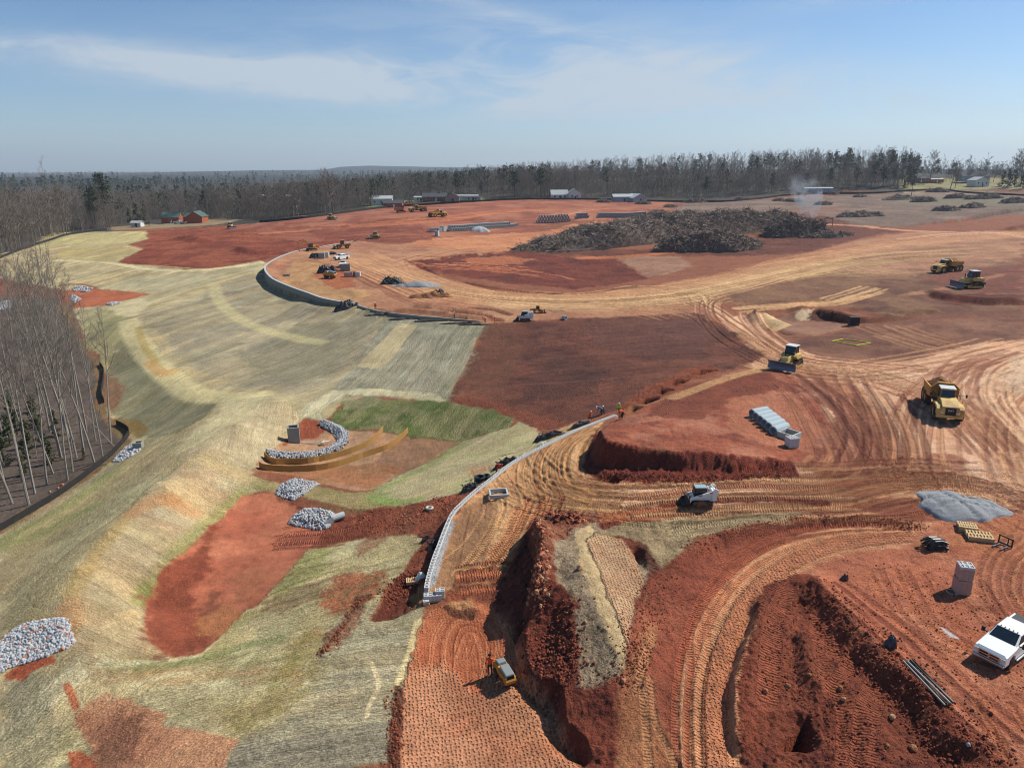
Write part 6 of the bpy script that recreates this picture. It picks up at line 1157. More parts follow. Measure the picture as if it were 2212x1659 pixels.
def pickup(label, body=None, tonneau=True):
    o = empty('pickup_truck', (0, 0, 0), 0, label, 'pickup truck'); m = WHT
    b = MB(); L = [(-2.95, .55), (-2.3, .5), (-2.25, .85), (-1.9, 1.05), (-1.5, .85), (-1.45, .5), (1.35, .5), (1.4, .85), (1.75, 1.05), (2.15, .85), (2.2, .5), (2.75, .5), (2.9, .62), (2.9, 1.12), (2.75, 1.25), (1.35, 1.38), (1.2, 1.42), (-2.95, 1.42)]
    b.prism(L, -.98, .98, 0); b.build('body', m, o, bevel=.06)
    h = MB(); h.prism([(1.2, 1.36), (2.75, 1.2), (2.7, 1.3), (1.25, 1.46)], -.85, .85, 0); h.build('hood', m, o, bevel=.03)
    vs = [(1.35, .9, 1.4), (1.35, -.9, 1.4), (-1.35, -.9, 1.4), (-1.35, .9, 1.4), (.45, .74, 1.96), (.45, -.74, 1.96), (-1.15, -.74, 1.98), (-1.15, .74, 1.98)]
    c = MB(); c.add(vs, [(0, 1, 2, 3), (7, 6, 5, 4), (0, 4, 5, 1), (1, 5, 6, 2), (2, 6, 7, 3), (3, 7, 4, 0)]); cab = c.build('cab', m, o, bevel=.08)
    def pane(nm, q, off=.012):
        w = MB(); n = (Vector(q[1]) - Vector(q[0])).cross(Vector(q[2]) - Vector(q[0])).normalized() * off; w.add([tuple(Vector(v) + n) for v in q] + [tuple(Vector(v) - n) for v in q], [(0, 1, 2, 3), (7, 6, 5, 4), (0, 4, 5, 1), (1, 5, 6, 2), (2, 6, 7, 3), (3, 7, 4, 0)]); w.build(nm, GLS, cab)
    pane('windshield', [(1.27, .78, 1.46), (1.27, -.78, 1.46), (.5, -.68, 1.93), (.5, .68, 1.93)], .02)
    for s in (-1, 1):
        pane('side_window', [(1.0, s * .885, 1.47), (.02, s * .885, 1.47), (.02, s * .77, 1.88), (.45, s * .77, 1.88)], .02); pane('side_window', [(-.08, s * .885, 1.47), (-1.1, s * .885, 1.47), (-.95, s * .77, 1.88), (-.08, s * .77, 1.88)], .02)
        hd = MB(); hd.box((2.86, s * .8, 1.02), (.12, .3, .22)); hd.build('headlight', LAMP, o); dh = MB(); dh.box((.2, s * .995, 1.18), (.2, .03, .04)); dh.box((-.85, s * .995, 1.18), (.2, .03, .04)); dh.build('door_handle', CHR, o)
        mm = MB(); mm.tube([(1.05, s * .95, 1.45), (1.1, s * 1.2, 1.5)], .04); mm.box((1.1, s * 1.25, 1.58), (.1, .22, .34)); mm.build('mirror', BLKM, o); st = MB(); st.tube([(-1.2, s * 1.03, .45), (1.2, s * 1.03, .45)], .06); st.build('side_step', GALV, o)
        rl = MB()
    pane('rear_window', [(-1.3, .7, 1.5), (-1.3, -.7, 1.5), (-1.2, -.66, 1.86), (-1.2, .66, 1.86)], .03)
    lt = MB()
    for k in range(5): lt.box((.38, -.5 + .25 * k, 1.99), (.1, .07, .05))
    lt.build('roof_lamp', simple('amber_lamp', (180, 150, 110), .3), cab)
    gr = MB(); gr.box((2.92, 0, .98), (.06, 1.15, .36)); go = gr.build('grille', BLKM, o); g2 = MB()
    g2.box((2.96, 0, .98), (.04, .1, .4)); g2.box((2.96, 0, .98), (.04, 1.2, .06)); g2.box((2.96, 0, 1.17), (.05, 1.25, .05)); g2.box((2.96, 0, .79), (.05, 1.25, .05)); g2.box((2.96, .62, .98), (.05, .05, .4)); g2.box((2.96, -.62, .98), (.05, .05, .4)); g2.build('grille_bar', CHR, go)
    bp_ = MB(); bp_.box((2.95, 0, .62), (.22, 1.96, .2)); bp_.box((-3.0, 0, .62), (.2, 1.9, .2)); bp_.build('bumper', CHR, o, bevel=.04)
    bd = MB(); bd.box((-2.15, 0, 1.43), (1.5, 1.62, .04)); bd.build('bed_cover' if tonneau else 'bed_floor', BLKP if tonneau else BLKM, o)
    for x in (1.78, -1.88):
        for s in (-1, 1): wheel(o, x, s * .86, .4, .28, BLKM, 16)
    return o
def trench_roller(label):
    o = empty('trench_roller', (0, 0, 0), 0, label, 'trench roller')
    for x in (-.55, .55):
        for s in (-1, 1):
            d = MB(); d.cyl((x, s * .08, .27), (x, s * .43, .27), .25, 0, 16)
            for k in range(12):
                for j in range(3): an = k * .5236 + j * .26; d.box((x + math.cos(an) * .26, s * (.14 + j * .12), .27 + math.sin(an) * .26), (.07, .08, .06), 0, ry=-an)
            d.build('padfoot_drum', TYR, o)
    b = MB(); b.prism([(-1.0, .35), (-.05, .4), (-.05, .95), (-.7, .95), (-1.0, .8)], -.36, .36, 0); b.prism([(.0, .4), (1.05, .35), (1.12, .6), (1.0, .85), (.0, .85)], -.38, .38, 0); b.build('body', YEL, o, bevel=.03)
    h = MB(); h.prism([(-.75, .9), (-.2, .9), (-.25, 1.15), (-.7, 1.12)], -.3, .3, 0); h.prism([(-.05, .8), (1.02, .75), (.95, 1.05), (.0, 1.15)], -.31, .31, 0); h.build('engine_cover', simple('grey_cover', (140, 146, 148), .35, .1, 2), o, bevel=.06)
    v = MB(); v.box((1.03, 0, .82), (.05, .5, .34)); v.build('radiator_grille', BLKM, o); for_ = MB(); for_.tube([(-1.0, -.3, .6), (-1.1, -.3, .4), (-1.1, .3, .4), (-1.0, .3, .6)], .03); for_.build('tow_frame', BLKM, o); return o
# ---- people
def person(label, pose='stand', vest=None, legs=None, head=None, hat=True, s=1.0, skin=None):
    vest = vest or ORG; legs = legs or JEAN; skin = skin or SKIN
    J = {'pel': (0, 0, .93), 'sp': (0, 0, 1.12), 'ch': (0, 0, 1.34), 'nk': (0, 0, 1.5), 'hb': (.02, 0, 1.58), 'ht': (.03, 0, 1.74)}
    LG = {1: [(0, .1, .9), (.03, .12, .5), (-.01, .13, .09), (.16, .14, .04)], -1: [(0, -.1, .9), (.05, -.12, .5), (.0, -.13, .09), (.17, -.14, .04)]}
    AR = {1: [(0, .2, 1.42), (-.02, .26, 1.14), (.08, .27, .9)], -1: [(0, -.2, 1.42), (-.02, -.26, 1.14), (.08, -.27, .9)]}
    if pose == 'reach': AR[-1] = [(0, -.2, 1.42), (.1, -.46, 1.3), (.22, -.66, 1.22)]; AR[1] = [(0, .2, 1.42), (.02, .3, 1.16), (.2, .25, 1.08)]
    if pose == 'walk': LG[1] = [(0, .1, .9), (.2, .11, .52), (.24, .11, .09), (.42, .11, .05)]; LG[-1] = [(0, -.1, .9), (-.04, -.11, .5), (-.3, -.11, .14), (-.17, -.11, .04)]; AR[1] = [(0, .2, 1.42), (-.15, .24, 1.15), (-.08, .25, .93)]; AR[-1] = [(0, -.2, 1.42), (.14, -.24, 1.17), (.3, -.22, 1.0)]
    if pose == 'bend':
        J.update({'pel': (-.12, 0, .86), 'sp': (.06, 0, 1.02), 'ch': (.28, 0, 1.12), 'nk': (.43, 0, 1.15), 'hb': (.5, 0, 1.14), 'ht': (.64, 0, 1.08)})
        for q in (-1, 1): LG[q] = [(-.12, q * .1, .84), (.04, q * .13, .5), (-.08, q * .13, .09), (.09, q * .14, .04)]; AR[q] = [(.32, q * .19, 1.08), (.4, q * .22, .8), (.52, q * .14, .58)]
    if pose == 'crouch':
        J.update({'pel': (-.1, 0, .42), 'sp': (0, 0, .6), 'ch': (.12, 0, .8), 'nk': (.2, 0, .94), 'hb': (.24, 0, 1.0), 'ht': (.3, 0, 1.14)})
        for q in (-1, 1): LG[q] = [(-.1, q * .11, .4), (.3, q * .18, .46), (.02, q * .16, .09), (.2, q * .17, .04)]; AR[q] = [(.14, q * .19, .86), (.32, q * .22, .66), (.5, q * .1, .56)]
    V, E, Rr = [], [], []
    def P(p, r, par=None):
        V.append(p); Rr.append(r); i = len(V) - 1
        if par is not None: E.append((par, i))
        return i
    pel = P(J['pel'], .135); sp = P(J['sp'], .125, pel); ch = P(J['ch'], .15, sp); nk = P(J['nk'], .055, ch); hb = P(J['hb'], .075, nk); ht = P(J['ht'], .085, hb)
    d = Vector(J['ht']) - Vector(J['hb']); fw = Vector((d.z, 0, -d.x)).normalized() if pose in ('bend',) else Vector((1, 0, 0))
    nose = P(tuple(Vector(J['hb']).lerp(Vector(J['ht']), .4) + fw * .105), .018, hb)
    for q in (-1, 1):
        i = pel
        for p, r in zip(LG[q], (.1, .065, .045, .04)): i = P(p, r, i)
        i = ch
        for p, r in zip(AR[q], (.062, .045, .03)): i = P(p, r, i)
        a, b = Vector(AR[q][1]), Vector(AR[q][2]); dd = (b - a).normalized(); sd = dd.cross(Vector((1, 0, 0)) if abs(dd.x) < .8 else Vector((0, 0, 1))).normalized(); up = sd.cross(dd)
        pm = P(tuple(b + dd * .07), .026, i)
        for k, ln in enumerate((.07, .085, .08, .065)):
            o0 = (k - 1.5) * .02; c1 = P(tuple(b + dd * (.09 + ln * .5) + sd * o0), .010, pm); P(tuple(b + dd * (.09 + ln) + sd * o0 + up * .02 * (k + 1) / 2), .008, c1)
        t1 = P(tuple(b + dd * .07 + sd * .045), .011, pm); P(tuple(b + dd * .11 + sd * .05 + up * .01), .009, t1)
    me = bpy.data.meshes.new('person'); me.from_pydata(V, E, []); ob = bpy.data.objects.new('person', me); COL.objects.link(ob)
    ob.modifiers.new('sk', 'SKIN').use_smooth_shade = True
    for i, r in enumerate(Rr): me.skin_vertices[0].data[i].radius = (r, r * (1.0 if i not in (1, 2) else 1.25))
    me.skin_vertices[0].data[0].use_root = True
    su = ob.modifiers.new('su', 'SUBSURF'); su.levels = 1; su.render_levels = 1
    dg = bpy.context.evaluated_depsgraph_get(); m2 = bpy.data.meshes.new_from_object(ob.evaluated_get(dg)); ob.modifiers.clear(); ob.data = m2; m2.name = 'person'
    m2.materials.clear()
    for m in (skin, vest, legs, BLKM): m2.materials.append(m)
    VV = np.array(V)
    lab = ['t', 't', 't', 'h', 'h', 'h', 'h']
    for q in (-1, 1): lab += ['l', 'l', 'b', 'b', 't', 't', 's'] + ['s'] * 11
    for pl in m2.polygons:
        c = np.array(pl.center); k = int(np.argmin(((VV - c) ** 2).sum(1))); t = lab[k]
        if k == 0: t = 'l' if c[2] < VV[0][2] + .02 else 't'
        pl.material_index = {'h': 0, 's': 0, 't': 1, 'l': 2, 'b': 3}[t]
    tag(ob, label, 'person')
    hd = (Vector(J['hb']) + Vector(J['ht'])) / 2
    m = MB(); qq = (Vector(J['ht']) - Vector(J['hb'])).to_track_quat('Z', 'Y').to_matrix().to_4x4(); M = Matrix.Translation(Vector(J['ht']) - (Vector(J['ht']) - Vector(J['hb'])).normalized() * .02) @ qq
    ringz = [(0, .125), (.05, .118), (.09, .085), (.115, .03)]
    vs = []; fs = []
    for z_, r_ in ringz: vs += [(r_ * 1.12 * math.cos(6.283 * k / 12), r_ * math.sin(6.283 * k / 12), z_) for k in range(12)]
    for j in range(3): fs += [(j * 12 + k, j * 12 + (k + 1) % 12, j * 12 + 12 + (k + 1) % 12, j * 12 + 12 + k) for k in range(12)]
    fs.append(tuple(range(36, 48))); fs.append(tuple(range(11, -1, -1)))
    if hat: vs += [(.17 * math.cos(6.283 * k / 12) + .01, .15 * math.sin(6.283 * k / 12), .0) for k in range(12)]; fs += [(k, (k + 1) % 12, 48 + (k + 1) % 12, 48 + k) for k in range(12)]
    m.add(vs, fs, 0, M); m.build('hard_hat' if hat else 'hair', head or (WHITEH if hat else DARKH), ob, smooth=True)
    for q in (-1, 1):
        e = MB(); e.cyl(hd + fw * .088 + Vector((0, q * .03, .0)), hd + fw * .098 + Vector((0, q * .03, 0)), .011, 0, 6); e.build('eye', DARKH, ob)
    ob.scale = (s, s, s); return ob
# ---- heaps, stones, strips
def drape(cx, cy, rx, ry, h, rot, name, mats, seed=1, n=40, rough=.12, prof=1.0, peaks=None, sticks=0, slen=(2, 6), sr=.09, base=0.06):
    """a heap lying on the ground; peaks: [(u, v, height factor)]; sticks: loose branches through its surface"""
    rr = random.Random(seed); m = MB(); c, s = math.cos(rot), math.sin(rot); V, F = [], []
    pts = peaks or [(0, 0, 1)]
    def hh(u, v):
        r = math.hypot(u, v); e = max(0, 1 - r ** 2.2)
        k = sum(w * math.exp(-((u - a) ** 2 + (v - b) ** 2) * 5.0) for a, b, w in pts) / max(.001, max(1e-6, sum(math.exp(-((u - a) ** 2 + (v - b) ** 2) * 5.0) for a, b, w in pts)))
        return h * e ** prof * k
    nr = n; nt = int(n * 1.8); R0 = []
    for i in range(nr + 1):
        for j in range(nt):
            q = i / nr; an = 6.28318 * j / nt; wob = 1 + .12 * math.sin(an * 3 + seed) + .07 * math.sin(an * 7 + seed * 2)
            u, v = q * math.cos(an), q * math.sin(an); X_, Y_ = u * rx * wob, v * ry * wob; x, y = cx + X_ * c - Y_ * s, cy + X_ * s + Y_ * c; R0.append((x, y, hh(u, v)))
    A = np.array(R0); nz_ = fbm(A[:, 0], A[:, 1], max(rx, ry) * .25, 4, seed) * rough * h * 2.2 + fbm(A[:, 0], A[:, 1], max(.5, max(rx, ry) * .05), 3, seed + 5) * rough * h
    for k, (x, y, z) in enumerate(R0):
        i = k // nt; e = min(1, (nr - i) / 4.0); V.append((x, y, hz(x, y) - .12 * (1 - e) + z + base * e + nz_[k] * e * min(1, z / (h * .35) + .15)))
    F = [(i * nt + j, i * nt + (j + 1) % nt, (i + 1) * nt + (j + 1) % nt, (i + 1) * nt + j) for i in range(nr) for j in range(nt)]
    m.add(V, F, 0)
    for k in range(sticks):
        i = int(nr * math.sqrt(rr.random()) * .99); j = rr.randrange(nt); p = Vector(V[i * nt + j]) + Vector((0, 0, rr.uniform(-.1, .5)))
        d = Vector((rr.gauss(0, 1), rr.gauss(0, 1), rr.gauss(.15, .4))).normalized(); ln = rr.uniform(*slen) * (.4 + .6 * rr.random()); r_ = sr * rr.uniform(.3, 1.3); a = p - d * ln * .5; b = p + d * ln * .5; q = d.cross(Vector((rr.gauss(0, 1), rr.gauss(0, 1), 1))).normalized() * r_; w = d.cross(q).normalized() * r_
        m.add([a + q, a + w, a - q - w, b + q * .5, b + w * .5, b - q * .5 - w * .5], [(0, 1, 4, 3), (1, 2, 5, 4), (2, 0, 3, 5)], 1 if k % 3 or len(mats) < 3 else 2)
    return m.build(name, mats, None, smooth=False, fix=False)
IVS, IFS = None, None
def ico():
    global IVS, IFS
    if IVS is None:
        bm = bmesh.new(); bmesh.ops.create_icosphere(bm, subdivisions=1, radius=1); IVS = [v.co.copy() for v in bm.verts]; IFS = [tuple(v.index for v in f.verts) for f in bm.faces]; bm.free()
    return IVS, IFS
def stone(m, x, y, z, r, rr, mi=0):
    vs, fs = ico(); sc = [r * rr.uniform(.6, 1.25) for _ in range(3)]; M = Euler((rr.uniform(0, 6), rr.uniform(0, 6), rr.uniform(0, 6))).to_matrix()
    m.add([M @ Vector((v.x * sc[0] * rr.uniform(.8, 1.15), v.y * sc[1] * rr.uniform(.8, 1.15), v.z * sc[2])) + Vector((x, y, z)) for v in vs], fs, mi)
def riprap(px, n, r, label, seed=3, lift=.08, red=.03):
    P = [q[:2] for q in hits(densify(px))]; rr = random.Random(seed); m = MB(); x0, x1 = min(p[0] for p in P), max(p[0] for p in P); y0, y1 = min(p[1] for p in P), max(p[1] for p in P); k = 0; t = 0
    while k < n and t < n * 12:
        t += 1; x, y = rr.uniform(x0, x1), rr.uniform(y0, y1); s = float(sdf(np.array([x]), np.array([y]), P)[0])
        if s < 0: continue
        k += 1; stone(m, x, y, hz(x, y) + r * .25 + min(1, s / .8) * lift * rr.uniform(.2, 1.6), r * rr.uniform(.55, 1.5), rr, 1 if rr.random() < red else 0)
    return tag(m.build('riprap', [ROCK, ROCKR], fix=False), label, 'riprap', None, 'stuff')
def strip(path, h, th, name, m, label=None, cat=None, posts=0, parent=None, top=None, sink=.1, wav=0.0, postm=None):
    """standing band of fabric, boards or block along places (x, y) or (x, y, base)"""
    b = MB(); V = []; n = len(path); P = [Vector(p[:2]) for p in path]; rr = random.Random(n)
    for i, p in enumerate(P):
        d = (P[min(i + 1, n - 1)] - P[max(i - 1, 0)]).normalized(); q = Vector((-d.y, d.x)) * th / 2; z = (path[i][2] if len(path[i]) > 2 else hz(p.x, p.y)); t = (top[i] if top else z + h) + rr.uniform(-wav, wav)
        V += [(p.x + q.x, p.y + q.y, z - sink), (p.x - q.x, p.y - q.y, z - sink), (p.x - q.x, p.y - q.y, t), (p.x + q.x, p.y + q.y, t)]
    F = [(4 * i + a, 4 * i + (a + 1) % 4, 4 * i + 4 + (a + 1) % 4, 4 * i + 4 + a) for i in range(n - 1) for a in range(4)] + [(0, 1, 2, 3), (4 * n - 4, 4 * n - 1, 4 * n - 2, 4 * n - 3)]
    b.add(V, F); o = b.build(name, m, parent)
    if label: tag(o, label, cat)
    if posts:
        acc = 0
        for i in range(1, n):
            acc += (P[i] - P[i - 1]).length
            if acc >= posts: acc = 0; c = MB(); z = hz(P[i].x, P[i].y); c.cyl((P[i].x, P[i].y, z - .2), (P[i].x, P[i].y, z + h * 1.12), .035, 0, 5); c.build('post', postm or BARKD, o)
    return o
def walk(px, step=1.0, n=6):                      # evenly spaced places along pixels
    L = [Vector(p[:2]) for p in hits(smooth_line(px, n))]; o = [L[0]]; acc = 0
    for a, b in zip(L, L[1:]):
        d = (b - a).length; t = step - acc
        while t <= d: o.append(a.lerp(b, t / d)); t += step
        acc = (acc + d) % step
    o.append(L[-1]); return [(p.x, p.y) for p in o]
def walk3(pts, step):
    L = [Vector(p) for p in pts]; o = [L[0]]; acc = 0
    for a, b in zip(L, L[1:]):
        d = (b.xy - a.xy).length; t = step - acc
        while t <= d: o.append(a.lerp(b, t / d)); t += step
        acc = (acc + d) % step
    return o
# ------------------------------------------------------------------ machines near the camera
def unit(a): return (math.cos(a), math.sin(a))
ry_ = heading((2000, 876), (2013, 905)); f_ = G(2046, 918); u = unit(ry_)
adt = dump_truck("large yellow articulated dump truck loaded with soil, facing the camera, black grille", logo=True); place(adt, f_[0] - u[0] * 4.9, f_[1] - u[1] * 4.9, ry_)
bpy.context.view_layer.update(); dirt_load(adt, "brown soil heaped in the bed of the near dump truck")
def at(o, px, hd, off=0.0, **k):
    a = heading(*hd); p = G(*px); u = unit(a); place(o, p[0] + u[0] * off, p[1] + u[1] * off, a, **k); return o
at(dozer("yellow bulldozer with a wide blue-grey blade and black cab on the haul road"), (1690, 801), ((1743.4, 788.8), (1722, 800.5)), -2.3).scale = (1.12, 1.12, 1.12)
at(track_loader("white and red track loader with a black bucket below the red bank"), (1511, 1087), ((1545, 1081), (1470, 1086)), 0, sink=.03).scale = (.86, .86, .86)
bpy.context.view_layer.update()
a_, b_ = at_z(2098.5, 1417, 8.55), at_z(2162, 1444, 8.55); ps = math.atan2(-(b_[0] - a_[0]), b_[1] - a_[1]) - R(9); mx_, my_ = (a_[0] + b_[0]) / 2, (a_[1] + b_[1]) / 2; u = unit(ps)
place(pickup("white crew-cab pickup truck at the right edge, nose to the lower left"), mx_ - u[0] * 2.95, my_ - u[1] * 2.95, ps)
rl_ = at(trench_roller("yellow trench roller with grey cover beside a worker on the dimpled clay"), (1086, 1466), ((1071, 1447), (1100, 1487)), 0)
rl_.scale = (1.1, 1.1, 1.1)
p = G(1055.7, 1458); o = person("person in an orange sweatshirt with dark hair, one arm on the trench roller", 'reach', ORG, JEAN, DARKH, hat=False); place(o, p[0], p[1], R(80))
# machines farther off
far1 = dump_truck("pale dusty dump truck with a heaped load on the brown slope, upper right"); at(far1, (2040, 590), ((2066, 583), (2012, 590)), -.5); bpy.context.view_layer.update(); dirt_load(far1, "dark soil heaped in the bed of the upper right dump truck")
at(dozer("dusty yellow bulldozer beside the dark cut bank, upper right"), (2094, 624), ((2125, 622), (2055, 623)), 0).scale = (1.35, 1.35, 1.35)
at(excavator("yellow excavator behind the smoking brush heap", (.75, -.25, -1.5)), (1770, 489), ((1760, 489), (1810, 489.5)))
at(excavator("large excavator with raised boom digging on the crest of the red hill", (1.0, .2, -1.0), s=1.25, m=simple('worn_orange', (176, 110, 66), .6, .2, 1.5, dust=.5)), (866, 459), ((860, 459.5), (905, 458)))
h1 = dump_truck("dump truck being loaded beside the hilltop excavator"); at(h1, (902, 457), ((925, 457), (895, 458)))
h2 = dump_truck("dump truck driving right along the red hill, yellow nose"); at(h2, (946, 468), ((930, 468), (965, 467.5)))
at(dozer("small bulldozer near the left part of the hill fence"), (716, 474), ((705, 474), (725, 474)))
at(dozer("bulldozer working the dark soil between the hill and the round pad"), (809, 515), ((815, 515), (800, 515)))
at(wheel_loader("yellow wheel loader parked at the far end of the curved wall"), (740, 536), ((755, 535), (725, 536.5)))
at(excavator("bright yellow excavator reaching over the far end of the curved wall", (.95, -.3, -1.62)), (673, 541), ((690, 540), (650, 542)))
at(dozer("pale yellow bulldozer at the edge of the far left red pad"), (498, 492), ((490, 492), (510, 492)))
at(pickup("far white pickup truck with an open bed, behind the stacked blocks", tonneau=False), (737, 560), ((755, 558), (722, 562)))
at(pickup("nearer white pickup truck by the lattice of stacked blocks"), (741, 575), ((749, 568), (738, 580)))
at(trench_roller("yellow drum roller with a studded grey drum among the stored blocks"), (712, 600), ((700, 600), (725, 601))).scale = (1.9, 1.9, 1.9)
at(track_loader("white track loader with a lifted bucket behind the dark tracked slope", deco=False), (1134, 693), ((1150, 693), (1118, 693.5)))
o = wheel_loader("small black and yellow loader behind the white track loader"); at(o, (1160, 676), ((1150, 676), (1172, 675.5))); o.scale = (.5, .5, .5)
# ------------------------------------------------------------------ people
PPL = [((810.5, 669), 'stand', ORG, "person in a red-orange vest standing by the low wall beside the black fabric heap", 100, None, WHITEH), ((980.8, 690), 'stand', GREYS, "person in grey standing on the low wall's middle", 200, None, WHITEH), ((1047, 697), 'bend', ORG, "person in orange and black bending at the end of the low wall", 150, None, BLKM), ((1068.5, 700), 'walk', ORG, "person in an orange shirt walking just right of the low wall's end", 0, ORG, None),
       ((727, 536), 'stand', ORG, "person in orange standing beside the wheel loader", 200, None, WHITEH), ((1335, 898), 'walk', LIME, "person in a lime vest standing at the far end of the block wall", 250, None, WHITEH), ((1342, 904), 'bend', ORG, "person in orange bending in front of the lime vest", 200, BLKM, WHITEH), ((1297, 897), 'bend', BLUE, "person in a blue shirt bending over the block wall's far end", 150, None, WHITEH), ((1304, 894), 'crouch', GREYS, "person in grey crouching beside the blue shirt", 210, None, WHITEH), ((1273, 908), 'crouch', ORG, "person in orange crouching left of the blue shirt on the wall", 60, None, WHITEH), ((1071.5, 1021), 'bend', simple('red_shirt', (200, 62, 36), .9, .06), "person in a red shirt bending over the middle of the block wall", -20, simple('red_trousers', (150, 56, 40), .9, .06), REDM), ((720, 536), 'bend', GREYS, "person in grey bending left of the wheel loader", 0, None, WHITEH)]
for px, pose, vest, lab, yaw, legs, hh_ in PPL:
    p = G(*px); o = person(lab, pose, vest, legs, hh_, True); place(o, p[0], p[1], R(yaw))
# ------------------------------------------------------------------ pipes and precast
def pipe_mesh(ro, L, m=CONP):
    b = MB(); b.ring((0, 0, 0), (L, 0, 0), ro, ro * .8, 0, 24); b.ring((-.08, 0, 0), (.0, 0, 0), ro * .9, ro * .8, 0, 24); return b.build('concrete_pipe', m, None, smooth=True)
pa, pb_ = G(1622, 903), G(1667.5, 940); q0, q1 = G(1667.2, 940), G(1711, 929.5); dirn = math.atan2(q1[1] - q0[1], q1[0] - q0[0]); L0 = 2.5; RO = .54
first = None
sep_ = math.hypot(pb_[0] - pa[0], pb_[1] - pa[1]) / 5; ORD = ['farthest', 'second farthest', 'third farthest', 'third nearest', 'second nearest', 'nearest']
for k in range(6):
    t = k / 5; x = pa[0] + (pb_[0] - pa[0]) * t; y = pa[1] + (pb_[1] - pa[1]) * t
    if first is None: first = pipe_mesh(min(RO, sep_ * .5 + .03), L0); o = first
    else: o = first.copy(); COL.objects.link(o)
    o.location = (x, y, hz(x + math.cos(dirn) * 1.2, y + math.sin(dirn) * 1.2) + .58); o.rotation_euler = (0, 0, dirn - .12 + .03 * k); tag(o, f"grey concrete pipe, {ORD[k]} of the six lying side by side on the red mound", 'pipe', 'row of six concrete pipes')
for k, x_, y_ in ((0, 1616, 905), (1, 1663, 934)):
    b = MB(); b.box((0, 0, .05), (.12, 1.2, .1)); o = b.build('timber_block', WOOD); p = G(x_, y_); place(o, p[0], p[1], dirn); tag(o, "pale timber under the " + ("farthest" if k == 0 else "nearest") + " of the six concrete pipes", 'timber')
def open_box(name, L, W_, Hh, t, m, parent=None):
    b = MB(); b.box((0, W_ / 2 - t / 2, Hh / 2), (L, t, Hh)); b.box((0, -W_ / 2 + t / 2, Hh / 2), (L, t, Hh)); b.box((L / 2 - t / 2, 0, Hh / 2), (t, W_ - 2 * t, Hh)); b.box((-L / 2 + t / 2, 0, Hh / 2), (t, W_ - 2 * t, Hh)); return b.build(name, m, parent, bevel=.015)
o = open_box('precast_box', 1.9, 1.9, .8, .16, CON); p = G(1701, 952); place(o, p[0] + .3, p[1] + .6, dirn + .1); tag(o, "open grey concrete box in front of the row of six pipes", 'precast box')
def block_cube(label, w=1.15, d=1.0, h=1.1, m=CBL, group=None, courses=5, mats=None):
    o = empty('block_pallet', (0, 0, 0), 0, label, 'block stack', group); pl = MB()
    for y in (-d * .42, 0, d * .42): pl.box((0, y, .06), (w, .1, .1))
    for k in range(6): pl.box((-w * .45 + k * w * .18, 0, .125), (.12, d, .025))
    pl.build('pallet', WOOD, o); ch = (h - .14) / courses
    for k in range(courses):
        b = MB(); n = max(2, int(round(w / .4)));  rr = random.Random(k)
        for i in range(n):
            for j in range(max(2, int(round(d / .4)))):
                nj = max(2, int(round(d / .4))); bx, by = w / n, d / nj; x = -w / 2 + bx * (i + .5); y = -d / 2 + by * (j + .5); z = .14 + ch * (k + .5)
                if k < courses - 1: b.box((x, y, z), (bx - .012, by - .012, ch - .008))
                else:
                    t = .06
                    b.box((x, y + by / 2 - t / 2 - .006, z), (bx - .012, t, ch - .01)); b.box((x, y - by / 2 + t / 2 + .006, z), (bx - .012, t, ch - .01)); b.box((x + bx / 2 - t / 2 - .006, y, z), (t, by - 2 * t - .012, ch - .01)); b.box((x - bx / 2 + t / 2 + .006, y, z), (t, by - 2 * t - .012, ch - .01)); b.box((x, y, z - .02), (t * .8, by - 2 * t - .012, ch - .05)); b.box((x, y, z - ch * .4), (bx - .1, by - .1, .02))
        b.build('block_course', (mats or [m] * courses)[k], o)
    return o
p = G(1710, 969); place(block_cube("white pallet of wrapped blocks in front of the open concrete box", 1.15, 1.1, 1.15), p[0], p[1] + .3, .15)
b1 = block_cube("lower cube of pinkish concrete blocks in the tall stack by the pickup truck", 1.05, 1.0, 1.2, group='tall block stack by the pickup truck', mats=[PINKB] * 5); b2 = block_cube("upper cube of blocks with white hollow tops in the tall stack by the pickup truck", 1.02, .97, 1.2, group='tall block stack by the pickup truck', mats=[PINKB] * 4 + [CBL])
p = G(2078, 1286); place(b1, p[0], p[1] + .35, -.22); place(b2, p[0] + .04, p[1] + .4, -.25, z=hz(p[0], p[1]) + 1.2)
hp = MB(); n_h = 20; hp.tube([(.4 * math.cos(6.283 * k / n_h), .4 * math.sin(6.283 * k / n_h), .04) for k in range(n_h + 1)], .025); o = hp.build('wire_hoop', GALV); place(o, p[0] - .7, p[1] + .25); tag(o, "pale wire hoop lying left of the tall block stack", 'hoop')
# far pipes
fp_ = pipe_mesh(.75, 2.4, CON); fp_name = fp_; used = [False]
def put_pipe(x, y, z, rz, label, group):
    o = fp_ if not used[0] else fp_.copy()
    if used[0]: COL.objects.link(o)
    used[0] = True; o.location = (x, y, z); o.rotation_euler = (0, 0, rz); tag(o, label, 'pipe', group)
def pipe_row(pa_, pb2, tiers, name, order, sp=1.56):
    a, b = G(*pa_), G(*pb2); d = math.hypot(b[0] - a[0], b[1] - a[1]); n = int(d / sp); ux, uy = (b[0] - a[0]) / d, (b[1] - a[1]) / d; az = math.atan2(uy, ux) - R(90)
    for t in range(tiers):
        for k in range(n - t - (3 if t and name == 'first' else 0)):
            x = a[0] + ux * sp * (k + .5 * t + (0 if t == 0 else 0)); y = a[1] + uy * sp * (k + .5 * t); put_pipe(x, y, hz(x, y) + .74 + t * 1.33, az, ("bottom" if t == 0 else "upper") + f" concrete pipe in the {order} of stacked pipes beyond the haul road", name + ' row of stored pipes, ' + ('bottom' if t == 0 else 'upper'))
